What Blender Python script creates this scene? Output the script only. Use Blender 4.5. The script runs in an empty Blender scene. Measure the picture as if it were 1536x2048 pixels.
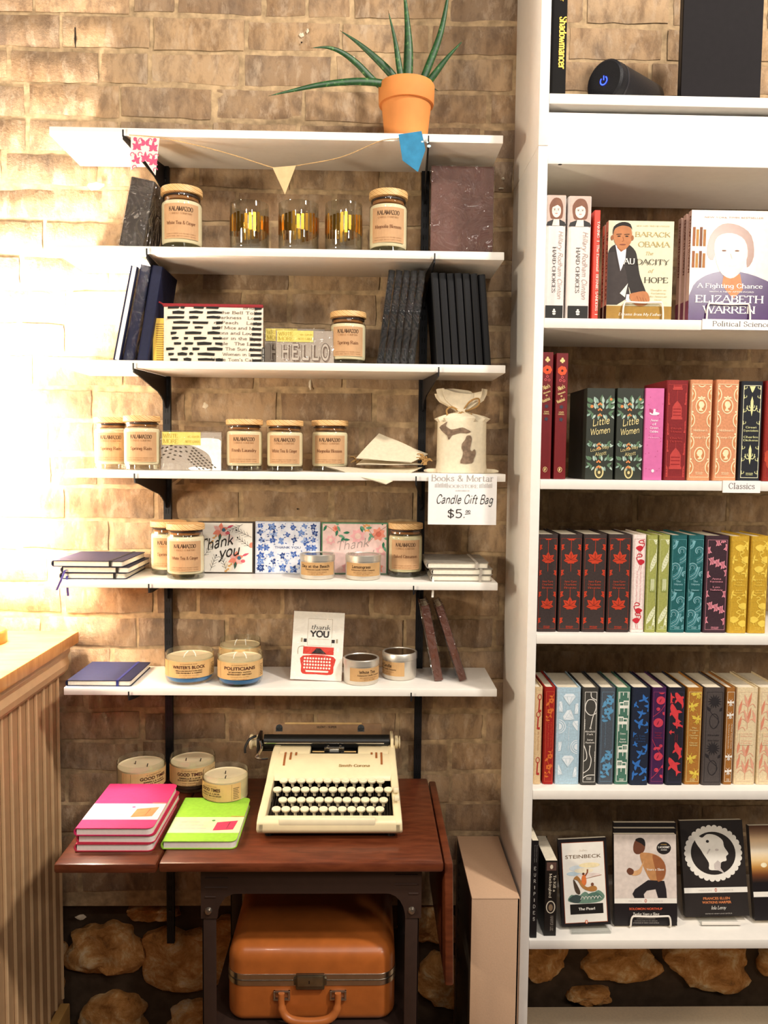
import bpy, bmesh, math, random
from mathutils import Vector, Matrix, noise as mnoise
random.seed(11)
SC = bpy.context.scene
COL = SC.collection
PI = math.pi

# ---------------------------------------------------------------- camera, light, exposure
H = 1.41                                   # lens height above the floor
CAMP = Vector((0, -1.8686, H))
RT = Vector((0.99969, -0.02236, 0.01077)); UP = Vector((-0.00922, 0.06867, 0.99760)); FW = Vector((0.02304, 0.99739, -0.06845))
FPX = 1620.15
cd = bpy.data.cameras.new('camera'); cam = bpy.data.objects.new('camera', cd); COL.objects.link(cam)
cam.matrix_world = Matrix(((RT.x, UP.x, -FW.x, CAMP.x), (RT.y, UP.y, -FW.y, CAMP.y), (RT.z, UP.z, -FW.z, CAMP.z), (0, 0, 0, 1)))
cd.sensor_fit = 'HORIZONTAL'; cd.sensor_width = 36; cd.lens = 36 * FPX / 1536; cd.clip_start = .05
SC.camera = cam
SC.cycles.transparent_max_bounces = 40
SC.view_settings.view_transform = 'Standard'; SC.view_settings.look = 'None'
SC.view_settings.exposure = 0.42; SC.view_settings.gamma = 1
w = bpy.data.worlds.new('world'); SC.world = w; w.use_nodes = True
w.node_tree.nodes['Background'].inputs[0].default_value = (1, .97, .92, 1)
w.node_tree.nodes['Background'].inputs[1].default_value = .04

def lamp(name, kind, loc, power, col, size=.1, target=None, size_y=None, spot=None):
    l = bpy.data.lights.new(name, kind); l.energy = power; l.color = col
    if kind == 'AREA':
        l.size = size
        if size_y: l.shape = 'RECTANGLE'; l.size_y = size_y
    else: l.shadow_soft_size = size
    if kind == 'SPOT': l.spot_size = spot or 1.6; l.spot_blend = .6
    o = bpy.data.objects.new(name, l); COL.objects.link(o); o.location = loc
    if target is not None: o.rotation_euler = (Vector(target) - Vector(loc)).to_track_quat('-Z', 'Y').to_euler()
    return o
WARM = (1, .91, .81)
lamp('ceiling_spot', 'SPOT', (1.72, -1.82, 3.52), 245, WARM, .12, (.1, -.1, 1.2), spot=1.5)
lamp('ceiling_spot', 'SPOT', (.45, -1.75, 2.72), 22, WARM, .07, (-.1, 0, 1.3), spot=1.7)
lamp('ceiling_spot', 'SPOT', (-.55, -1.85, 2.72), 22, WARM, .07, (-.2, 0, 1.2), spot=1.7)
lamp('area_light', 'AREA', (1.80, -2.95, 2.52), 13, (1, .94, .86), .30, (.7, -.2, 1.8), size_y=.30)
lamp('area_light', 'AREA', (.3, -2.7, 2.75), 9, (1, .92, .82), 1.4, (0, 0, 1.0), size_y=.5)  # broad soft fill added above and behind the camera, no known fixture

lamp('side_fill_light', 'POINT', (-1.30, -1.30, 1.46), 54, (1, .86, .66), .12)            # unseen fill added beyond the counter for bookcase side and shelf undersides

# ---------------------------------------------------------------- image point -> place in the room
def ray(px, py): return RT * ((px - 768) / FPX) + UP * ((1024 - py) / FPX) + FW
def at(px, py, Y): d = ray(px, py); return CAMP + d * ((Y - CAMP.y) / d.y)
def atz(px, py, z): d = ray(px, py); return CAMP + d * ((z - CAMP.z) / d.z)
def atx(px, py, X): d = ray(px, py); return CAMP + d * ((X - CAMP.x) / d.x)

# ---------------------------------------------------------------- materials
def lin(h):
    h = h.lstrip('#'); r = [int(h[i:i + 2], 16) / 255 for i in (0, 2, 4)]
    return tuple(c / 12.92 if c <= .04045 else ((c + .055) / 1.055) ** 2.4 for c in r) + (1,)
_mc = {}
def base(name):
    m = bpy.data.materials.new(name); m.use_nodes = True; nt = m.node_tree
    return m, nt, nt.nodes['Principled BSDF']
def N(nt, t, **k):
    n = nt.nodes.new(t)
    for a, b in k.items(): setattr(n, a, b)
    return n
def ramp(nt, stops):
    r = N(nt, 'ShaderNodeValToRGB'); e = r.color_ramp.elements
    while len(e) < len(stops): e.new(.5)
    for x, (p, c) in zip(e, stops): x.position = p; x.color = lin(c) if isinstance(c, str) else c
    return r
def P(h, r=.6, n=.10, sc=90, b=0, metal=0, spec=.4, coat=0):
    """plain surface of one colour with a faint procedural mottle"""
    key = (h, r, n, sc, b, metal, spec, coat)
    if key in _mc: return _mc[key]
    m, nt, bs = base('paint_' + h.strip('#')); L = nt.links.new
    tc = N(nt, 'ShaderNodeTexCoord'); no = N(nt, 'ShaderNodeTexNoise'); no.inputs['Scale'].default_value = sc; no.inputs['Detail'].default_value = 3
    L(tc.outputs['Object'], no.inputs['Vector'])
    c = lin(h); rp = ramp(nt, [(.3, tuple(x * (1 - n) for x in c[:3]) + (1,)), (.7, tuple(min(1, x * (1 + n)) for x in c[:3]) + (1,))])
    L(no.outputs['Fac'], rp.inputs['Fac']); L(rp.outputs['Color'], bs.inputs['Base Color'])
    bs.inputs['Roughness'].default_value = r; bs.inputs['Metallic'].default_value = metal
    bs.inputs['Specular IOR Level'].default_value = spec; bs.inputs['Coat Weight'].default_value = coat
    if b:
        bp = N(nt, 'ShaderNodeBump'); bp.inputs['Strength'].default_value = b; bp.inputs['Distance'].default_value = .002
        L(no.outputs['Fac'], bp.inputs['Height']); L(bp.outputs['Normal'], bs.inputs['Normal'])
    _mc[key] = m; return m
def wood(h1, h2, sc=(1, 12, 12), r=.45, spec=.4, coat=0, dist=4):
    key = ('wood', h1, h2, sc, r, coat)
    if key in _mc: return _mc[key]
    m, nt, bs = base('wood'); L = nt.links.new
    tc = N(nt, 'ShaderNodeTexCoord'); mp = N(nt, 'ShaderNodeMapping'); mp.inputs['Scale'].default_value = sc
    no = N(nt, 'ShaderNodeTexNoise'); no.inputs['Scale'].default_value = 6; no.inputs['Detail'].default_value = 6; no.inputs['Distortion'].default_value = .6
    L(tc.outputs['Object'], mp.inputs['Vector']); L(mp.outputs['Vector'], no.inputs['Vector'])
    rp = ramp(nt, [(.35, h1), (.65, h2)]); L(no.outputs['Fac'], rp.inputs['Fac']); L(rp.outputs['Color'], bs.inputs['Base Color'])
    bs.inputs['Roughness'].default_value = r; bs.inputs['Specular IOR Level'].default_value = spec; bs.inputs['Coat Weight'].default_value = coat
    _mc[key] = m; return m
def lidwood():
    if 'lid' in _mc: return _mc['lid']
    m, nt, bs = base('pine_lid'); L = nt.links.new
    tc = N(nt, 'ShaderNodeTexCoord'); oi = N(nt, 'ShaderNodeObjectInfo'); mp = N(nt, 'ShaderNodeMapping'); mp.inputs['Rotation'].default_value = (.3, .9, .5)
    ad = N(nt, 'ShaderNodeVectorMath'); L(tc.outputs['Object'], ad.inputs[0]); L(oi.outputs['Location'], ad.inputs[1]); L(ad.outputs[0], mp.inputs['Vector'])
    wv = N(nt, 'ShaderNodeTexWave'); wv.inputs['Scale'].default_value = 48; wv.inputs['Distortion'].default_value = 3.5; wv.inputs['Detail'].default_value = 2; wv.inputs['Detail Scale'].default_value = .5
    L(mp.outputs['Vector'], wv.inputs['Vector'])
    rp = ramp(nt, [(.0, '#D6A86C'), (.7, '#E9C58C'), (1, '#C08A4C')]); L(wv.outputs['Fac'], rp.inputs['Fac']); L(rp.outputs['Color'], bs.inputs['Base Color'])
    bs.inputs['Roughness'].default_value = .5; _mc['lid'] = m; return m
def glass(tint=(.96, .97, .95), bump=0, rough=.02, gl=.05, sc=60):
    """thin clear sheet: reflects by Fresnel, lets the rest through"""
    key = ('glass', tint, bump, rough, gl, sc)
    if key in _mc: return _mc[key]
    m = bpy.data.materials.new('clear_glass' if not bump else 'clear_film'); m.use_nodes = True; nt = m.node_tree; L = nt.links.new
    nt.nodes.remove(nt.nodes['Principled BSDF']); out = nt.nodes['Material Output']
    tr = N(nt, 'ShaderNodeBsdfTransparent'); tr.inputs[0].default_value = tint + (1,)
    gs = N(nt, 'ShaderNodeBsdfGlossy'); gs.inputs['Roughness'].default_value = rough
    fr = N(nt, 'ShaderNodeLayerWeight'); fr.inputs['Blend'].default_value = .5
    pw = N(nt, 'ShaderNodeMath', operation='POWER'); pw.inputs[1].default_value = 4.5; L(fr.outputs['Facing'], pw.inputs[0])
    ma = N(nt, 'ShaderNodeMath', operation='ADD'); ma.inputs[1].default_value = gl; ma.use_clamp = True
    mx = N(nt, 'ShaderNodeMixShader'); L(pw.outputs[0], ma.inputs[0]); L(ma.outputs[0], mx.inputs[0]); L(tr.outputs[0], mx.inputs[1]); L(gs.outputs[0], mx.inputs[2])
    if bump:
        tc = N(nt, 'ShaderNodeTexCoord'); no = N(nt, 'ShaderNodeTexNoise'); no.inputs['Scale'].default_value = sc; no.inputs['Detail'].default_value = 2; no.inputs['Distortion'].default_value = 1.5
        bp = N(nt, 'ShaderNodeBump'); bp.inputs['Strength'].default_value = bump; bp.inputs['Distance'].default_value = .06
        L(tc.outputs['Object'], no.inputs['Vector']); L(no.outputs['Fac'], bp.inputs['Height']); L(bp.outputs['Normal'], gs.inputs['Normal'])
    L(mx.outputs[0], out.inputs['Surface']); _mc[key] = m; return m
def emit(h, s):
    m = bpy.data.materials.new('glow'); m.use_nodes = True; nt = m.node_tree
    b = nt.nodes['Principled BSDF']; b.inputs['Base Color'].default_value = lin(h); b.inputs['Emission Color'].default_value = lin(h); b.inputs['Emission Strength'].default_value = s
    return m
FILM = glass((.985, .985, .98), 1.0, .06, .05, 20)
GLASS = glass()

# ---------------------------------------------------------------- mesh builder
class MB:
    def __init__(s): s.v = []; s.f = []; s.mi = []; s.sm = []; s.mats = []; s.M = None
    def idx(s, m):
        if m not in s.mats: s.mats.append(m)
        return s.mats.index(m)
    def add(s, vs, fs, m, smooth=False):
        o = len(s.v); i = s.idx(m)
        for p in vs:
            p = Vector(p)
            s.v.append(s.M @ p if s.M else p)
        for f in fs: s.f.append([o + k for k in f]); s.mi.append(i); s.sm.append(smooth)
    def box(s, x0, x1, y0, y1, z0, z1, m, bev=0, seg=2):
        if x1 < x0: x0, x1 = x1, x0
        if y1 < y0: y0, y1 = y1, y0
        if z1 < z0: z0, z1 = z1, z0
        if not bev:
            s.add([(x0, y0, z0), (x1, y0, z0), (x1, y1, z0), (x0, y1, z0), (x0, y0, z1), (x1, y0, z1), (x1, y1, z1), (x0, y1, z1)],
                  [(0, 3, 2, 1), (4, 5, 6, 7), (0, 1, 5, 4), (1, 2, 6, 5), (2, 3, 7, 6), (3, 0, 4, 7)], m); return
        bm = bmesh.new(); bmesh.ops.create_cube(bm, size=1)
        for v in bm.verts: v.co = Vector(((x0 + x1) / 2 + v.co.x * (x1 - x0), (y0 + y1) / 2 + v.co.y * (y1 - y0), (z0 + z1) / 2 + v.co.z * (z1 - z0)))
        bmesh.ops.bevel(bm, geom=bm.edges[:], offset=min(bev, .49 * min(x1 - x0, y1 - y0, z1 - z0)), segments=seg, profile=.5, affect='EDGES')
        s.bm(bm, m, seg > 1)
    def bm(s, bm, m, smooth=False):
        bm.verts.ensure_lookup_table(); bm.verts.index_update()
        s.add([v.co.copy() for v in bm.verts], [[v.index for v in f.verts] for f in bm.faces], m, smooth); bm.free()
    def lathe(s, prof, m, seg=40, smooth=True, c=(0, 0, 0)):
        n = len(prof); vs = []; fs = []
        for i in range(seg):
            a = 2 * PI * i / seg
            for r, z in prof: vs.append((c[0] + r * math.cos(a), c[1] + r * math.sin(a), c[2] + z))
        for i in range(seg):
            j = (i + 1) % seg
            for k in range(n - 1): fs.append((i * n + k, j * n + k, j * n + k + 1, i * n + k + 1))
        s.add(vs, fs, m, smooth)
        for k, flip in ((0, True), (n - 1, False)):
            if prof[k][0] > 1e-5 and (prof[0] != prof[-1]): pass
    def disc(s, r, z, m, seg=40, up=True, c=(0, 0)):
        vs = [(c[0] + r * math.cos(2 * PI * i / seg), c[1] + r * math.sin(2 * PI * i / seg), z) for i in range(seg)]
        s.add(vs, [list(range(seg)) if up else list(range(seg))[::-1]], m)
    def tube(s, pts, r, m, seg=8, closed=False, flat=1, smooth=True):
        pts = [Vector(p) for p in pts]; n = len(pts); rr = r if isinstance(r, (list, tuple)) else [r] * n
        vs = []; fs = []; prev = None
        for i, p in enumerate(pts):
            a = pts[(i - 1) % n] if (closed or i) else p; b = pts[(i + 1) % n] if (closed or i < n - 1) else p
            t = (b - a).normalized() if (b - a).length > 1e-9 else Vector((0, 0, 1))
            if prev is None:
                ref = Vector((0, 1, 0)) if abs(t.y) < .9 else Vector((1, 0, 0)); u = t.cross(ref).normalized()
            else: u = (prev - t * prev.dot(t)).normalized()
            prev = u; w = t.cross(u)
            for k in range(seg):
                an = 2 * PI * k / seg; vs.append(p + u * (math.cos(an) * rr[i]) + w * (math.sin(an) * rr[i] * flat))
        for i in range(n if closed else n - 1):
            j = (i + 1) % n
            for k in range(seg): l = (k + 1) % seg; fs.append((i * seg + k, i * seg + l, j * seg + l, j * seg + k))
        if not closed: fs.append(list(range(seg))[::-1]); fs.append([(n - 1) * seg + k for k in range(seg)])
        s.add(vs, fs, m, smooth)
    def prism(s, poly, f0, f1, m, smooth=False):
        """poly: 2-D points; f0, f1 map (a, b) to the two end planes"""
        n = len(poly); vs = [f0(a, b) for a, b in poly] + [f1(a, b) for a, b in poly]
        fs = [list(range(n))[::-1], [n + i for i in range(n)]] + [(i, (i + 1) % n, n + (i + 1) % n, n + i) for i in range(n)]
        s.add(vs, fs, m, smooth)
    def build(s, name, parent=None, auto=True, bevel=0):
        me = bpy.data.meshes.new(name); me.from_pydata([tuple(v) for v in s.v], [], s.f); me.validate(clean_customdata=False)
        for m in s.mats: me.materials.append(m)
        if len(me.polygons) == len(s.f):
            me.polygons.foreach_set('material_index', s.mi); me.polygons.foreach_set('use_smooth', s.sm)
        else:
            print('WARN faces dropped in', name, len(s.f) - len(me.polygons))
        bm = bmesh.new(); bm.from_mesh(me)
        if bevel:
            bmesh.ops.remove_doubles(bm, verts=bm.verts[:], dist=1e-6)
            bmesh.ops.bevel(bm, geom=[e for e in bm.edges if len(e.link_faces) == 2 and e.calc_face_angle(0) > .6], offset=bevel, segments=2, profile=.5, affect='EDGES')
        bm.to_mesh(me); bm.free(); me.update()
        if auto and any(s.sm):
            try: me.set_sharp_from_angle(angle=math.radians(40))
            except Exception: pass
        o = bpy.data.objects.new(name, me); COL.objects.link(o)
        if parent: o.parent = parent
        return o
def tag(o, label, cat, group=None):
    o['label'] = label; o['category'] = cat
    if group: o['group'] = group
    return o
def thing(name, label, cat, loc=(0, 0, 0), rot=(0, 0, 0), group=None):
    o = bpy.data.objects.new(name, None); COL.objects.link(o); o.empty_display_size = .05
    o.location = loc; o.rotation_euler = rot; return tag(o, label, cat, group)
def structure(o): o['kind'] = 'structure'; return o

# ---------------------------------------------------------------- lettering
SER = {
'A':(9,"0,0 4.5,10|4.5,10 9,0|1.7,3.8 7.2,3.8"),'B':(8,"1.2,0 1.2,10|~1.2,10 5,10 6.8,7.8 5,5.4 1.2,5.4|~1.2,5.4 5.5,5.3 7.5,2.8 5.5,0 1.2,0"),
'C':(9,"~8.3,7.4 6.4,9.8 3,9.5 .8,5 3,.5 6.4,.2 8.5,2.5"),'D':(9,"1.2,0 1.2,10|~1.2,10 5,9.8 8.4,7 8.4,3 5,.2 1.2,0"),
'E':(8,"1.2,0 1.2,10|1.2,9.8 7,9.8 7,8|1.2,5.2 5.6,5.2|1.2,.2 7.3,.2 7.3,2"),'F':(7.6,"1.2,0 1.2,10|1.2,9.8 7,9.8 7,8|1.2,5.2 5.6,5.2"),
'G':(9.6,"~8.3,7.4 6.4,9.8 3,9.5 .8,5 3,.5 6.4,.2 8.6,1.6|8.6,1 8.6,4.6"),'H':(10,"1.5,0 1.5,10|8.5,0 8.5,10|1.5,5.2 8.5,5.2"),
'I':(4,"2,0 2,10"),'J':(6,"4,10 4,2|~4,2 3,-.2 .8,.8"),'K':(9.2,"1.4,0 1.4,10|8.2,10 1.6,4.2|3.6,6 8.6,0"),'L':(7.6,"1.4,0 1.4,10|1.4,.2 7,.2 7,2.2"),
'M':(12,"1.4,0 1.4,10|1.4,10 6,1|6,1 10.6,10|10.6,10 10.6,0"),'N':(10,"1.4,0 1.4,10|1.4,10 8.6,0|8.6,0 8.6,10"),
'O':(10,"~5,10 1.9,8.6 .7,5 1.9,1.4 5,0 8.1,1.4 9.3,5 8.1,8.6 5,10"),'P':(8,"1.3,0 1.3,10|~1.3,10 5.4,9.9 7.2,7.6 5.4,5 1.3,4.9"),
'Q':(10,"~5,10 1.9,8.6 .7,5 1.9,1.4 5,0 8.1,1.4 9.3,5 8.1,8.6 5,10|5.5,2.5 9.5,-1.5"),'R':(9,"1.3,0 1.3,10|~1.3,10 5.4,9.9 7.2,7.6 5.4,5.2 1.3,5.1|4.4,5.2 8.8,0"),
'S':(7.4,"~6.4,7.8 5,9.8 2.2,9.6 1,7.6 2.4,5.8 5,4.6 6.5,2.6 5.2,.3 2.3,.1 .9,2.4"),'T':(8.6,"4.3,0 4.3,10|.6,8 .6,9.8 8,9.8 8,8"),
'U':(9.6,"1.5,10 1.5,3.4|~1.5,3.4 2.4,.6 4.9,0 7.4,.8 8.2,3.4|8.2,3.4 8.2,10"),'V':(9,"0.3,10 4.5,0|4.5,0 8.8,10"),
'W':(13,"0.3,10 3.6,0|3.6,0 6.5,9|6.5,9 9.4,0|9.4,0 12.8,10"),'X':(9,".6,10 8.4,0|8.2,10 .8,0"),'Y':(9,".4,10 4.5,5|8.7,10 4.5,5|4.5,5 4.5,0"),'Z':(8,".9,8 .9,9.8 7.2,9.8|7.2,9.8 .8,.2|.8,.2 7.4,.2 7.4,2"),
'a':(7,"~1.2,5 2.6,6.3 4.6,6 5.2,4.4|5.2,4.4 5.2,0|~5.2,3.7 2.4,3.2 .9,1.7 2,.1 4,.3 5.2,1.8"),'b':(7.6,"1.3,0 1.3,10|~1.3,4.6 3.6,6.3 6.2,5.3 6.8,3 5.8,.6 3.4,0 1.3,1.2"),
'c':(6.5,"~5.9,4.8 4.5,6.3 2,5.6 .8,3.1 2,.5 4.2,0 6.1,1.4"),'d':(7.8,"6.4,10 6.4,0|~6.4,4.8 4,6.3 1.5,5.4 .8,3 1.7,.6 4,0 6.4,1.5"),
'e':(6.8,"1,3.5 6,3.5|~6,3.5 5.4,5.6 3.6,6.3 1.6,5.4 .8,3.1 1.9,.5 4.2,0 6.1,1.4"),'f':(4.6,"~5.2,9.2 3.8,9.9 2.4,8.6 2.2,6|2.2,6 2.2,0|.6,6 4.3,6"),
'g':(7,"~5.8,3.8 3.8,6.3 1.4,5.4 .9,3 2.2,.8 4.4,1 5.8,3.2|5.8,6 5.8,-.6|~5.8,-.6 4.8,-2.9 2.4,-2.9 1,-1.8"),'h':(7.8,"1.3,0 1.3,10|~1.3,4.6 3.6,6.3 5.8,5.6 6.4,4|6.4,4 6.4,0"),
'i':(3.4,"1.7,0 1.7,6.2|1.7,8.2 1.7,9.2"),'j':(3.6,"1.9,6.2 1.9,-1|~1.9,-1 1.4,-2.8 0,-2.8|1.9,8.2 1.9,9.2"),'k':(7.4,"1.3,0 1.3,10|6,6.2 1.4,2.6|3,4 6.8,0"),'l':(3.4,"1.7,0 1.7,10"),
'm':(11.6,"1.3,0 1.3,6.2|~1.3,4.8 3.2,6.3 5.2,5.6 5.8,4|5.8,4 5.8,0|~5.8,4.6 7.8,6.3 9.7,5.6 10.2,4|10.2,4 10.2,0"),'n':(7.8,"1.3,0 1.3,6.2|~1.3,4.6 3.6,6.3 5.8,5.6 6.4,4|6.4,4 6.4,0"),
'o':(7,"~3.5,6.3 1.4,5.2 .7,3.1 1.4,1 3.5,0 5.6,1 6.3,3.1 5.6,5.2 3.5,6.3"),'p':(7.6,"1.3,-3 1.3,6.2|~1.3,4.6 3.6,6.3 6.2,5.3 6.8,3 5.8,.6 3.4,0 1.3,1.2"),'q':(7.6,"6.3,-3 6.3,6.2|~6.3,4.8 4,6.3 1.5,5.4 .8,3 1.7,.6 4,0 6.3,1.5"),
'r':(5.4,"1.4,0 1.4,6.2|~1.4,4 2.6,5.8 4,6.3 5.2,5.5"),'s':(5.6,"~4.8,4.9 3.8,6.2 1.8,6.1 1,4.8 2.4,3.6 4,2.8 4.9,1.4 3.8,.1 1.8,.1 .8,1.5"),'t':(4.6,"2,8.4 2,1.4|~2,1.4 2.6,.1 4.4,.7|.5,6 4.2,6"),
'u':(7.8,"1.3,6.2 1.3,2|~1.3,2 2,.2 4,.1 6.3,1.8|6.3,6.2 6.3,0"),'v':(7,".4,6.2 3.5,0|3.5,0 6.7,6.2"),'w':(10,".3,6.2 2.8,0|2.8,0 5,5.6|5,5.6 7.2,0|7.2,0 9.8,6.2"),'x':(6.8,".6,6.2 6.2,0|6,6.2 .6,0"),
'y':(7,".4,6.2 3.6,.4|~6.7,6.2 3.6,.2 2.2,-2.6 .5,-2.7"),'z':(6.2,".8,6 5.6,6|5.6,6 .6,.2|.6,.2 5.8,.2"),
'&':(9.4,"~8.6,4.4 6,.8 3,0 1,2 2.6,4.8 5,6.6 5.4,8.8 3.8,10 2.4,8.6 3.6,6 6.4,2.4 9,0"),"'":(2.4,"1.2,10 1.2,7.6"),'.':(2.6,"1.3,0 1.3,.9"),',':(2.6,"1.5,.8 .9,-1.6"),'-':(5,".8,3.4 4.2,3.4"),'|':(3,"1.5,-1 1.5,10"),'!':(3.4,"1.7,10 1.7,3|1.7,0 1.7,1"),
'$':(7,"~6,7.6 4.6,9.2 2,9 1,7.2 2.4,5.6 4.8,4.6 6.1,2.6 4.8,.9 2,.7 .8,2.6|3.4,11 3.4,-1"),'5':(7,"1.6,10 6,10|1.6,10 1.4,5.6|~1.4,5.6 4,6.4 6.2,4.4 5.4,1 3,0 .8,1"),'3':(7,"~1,8.4 3,10 5.6,9 5,6.2 3,5.3 5.8,4.2 6,1.4 3.4,0 .9,1.3"),'0':(7,"~3.5,10 1.4,8.6 .8,5 1.4,1.4 3.5,0 5.6,1.4 6.2,5 5.6,8.6 3.5,10"),
'2':(7,"~1,7.6 2,9.6 4.4,9.8 5.8,7.8 4,4.4 .8,0|.8,.2 6.2,.2"),'1':(5,"2.6,0 2.6,10|2.6,10 .8,8.6"),'#':(8,"2,0 3,10|5,0 6,10|.6,3.4 7.2,3.4|.8,6.8 7.6,6.8"),
}
def smooth_pts(p, n=4, closed=False):
    out = []; m = len(p)
    for i in range(m if closed else m - 1):
        q0 = p[(i - 1) % m] if (closed or i) else p[i]; q1 = p[i]; q2 = p[(i + 1) % m]; q3 = p[(i + 2) % m] if (closed or i + 2 < m) else q2
        for k in range(n):
            t = k / n
            out.append(tuple(.5 * (2 * b + (c - a) * t + (2 * a - 5 * b + 4 * c - d) * t * t + (3 * b - a - 3 * c + d) * t ** 3) for a, b, c, d in zip(q0, q1, q2, q3)))
    if not closed: out.append(tuple(p[-1]))
    return out
_gl = {}
def glyph(ch, mode):
    if (ch, mode) in _gl: return _gl[(ch, mode)]
    adv, st = SER[ch]; out = []
    for s_ in st.split('|'):
        if not s_: continue
        cur = s_[0] == '~'; pts = [tuple(map(float, q.split(','))) for q in s_.lstrip('~').split()]
        out.append((cur, smooth_pts(pts, 3) if cur else pts))
    _gl[(ch, mode)] = (adv, out); return adv, out
_sans = {}
def sans(txt, bold):
    k = (txt, bold)
    if k not in _sans:
        cu = bpy.data.curves.new('t', 'FONT'); cu.body = txt; cu.size = 1; cu.resolution_u = 3; cu.offset = .022 if bold else 0
        ob = bpy.data.objects.new('t', cu); me = bpy.data.meshes.new_from_object(ob)
        _sans[k] = ([(v.co.x, v.co.y) for v in me.vertices], [list(p.vertices) for p in me.polygons])
        bpy.data.objects.remove(ob); bpy.data.curves.remove(cu); bpy.data.meshes.remove(me)
    return _sans[k]

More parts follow.
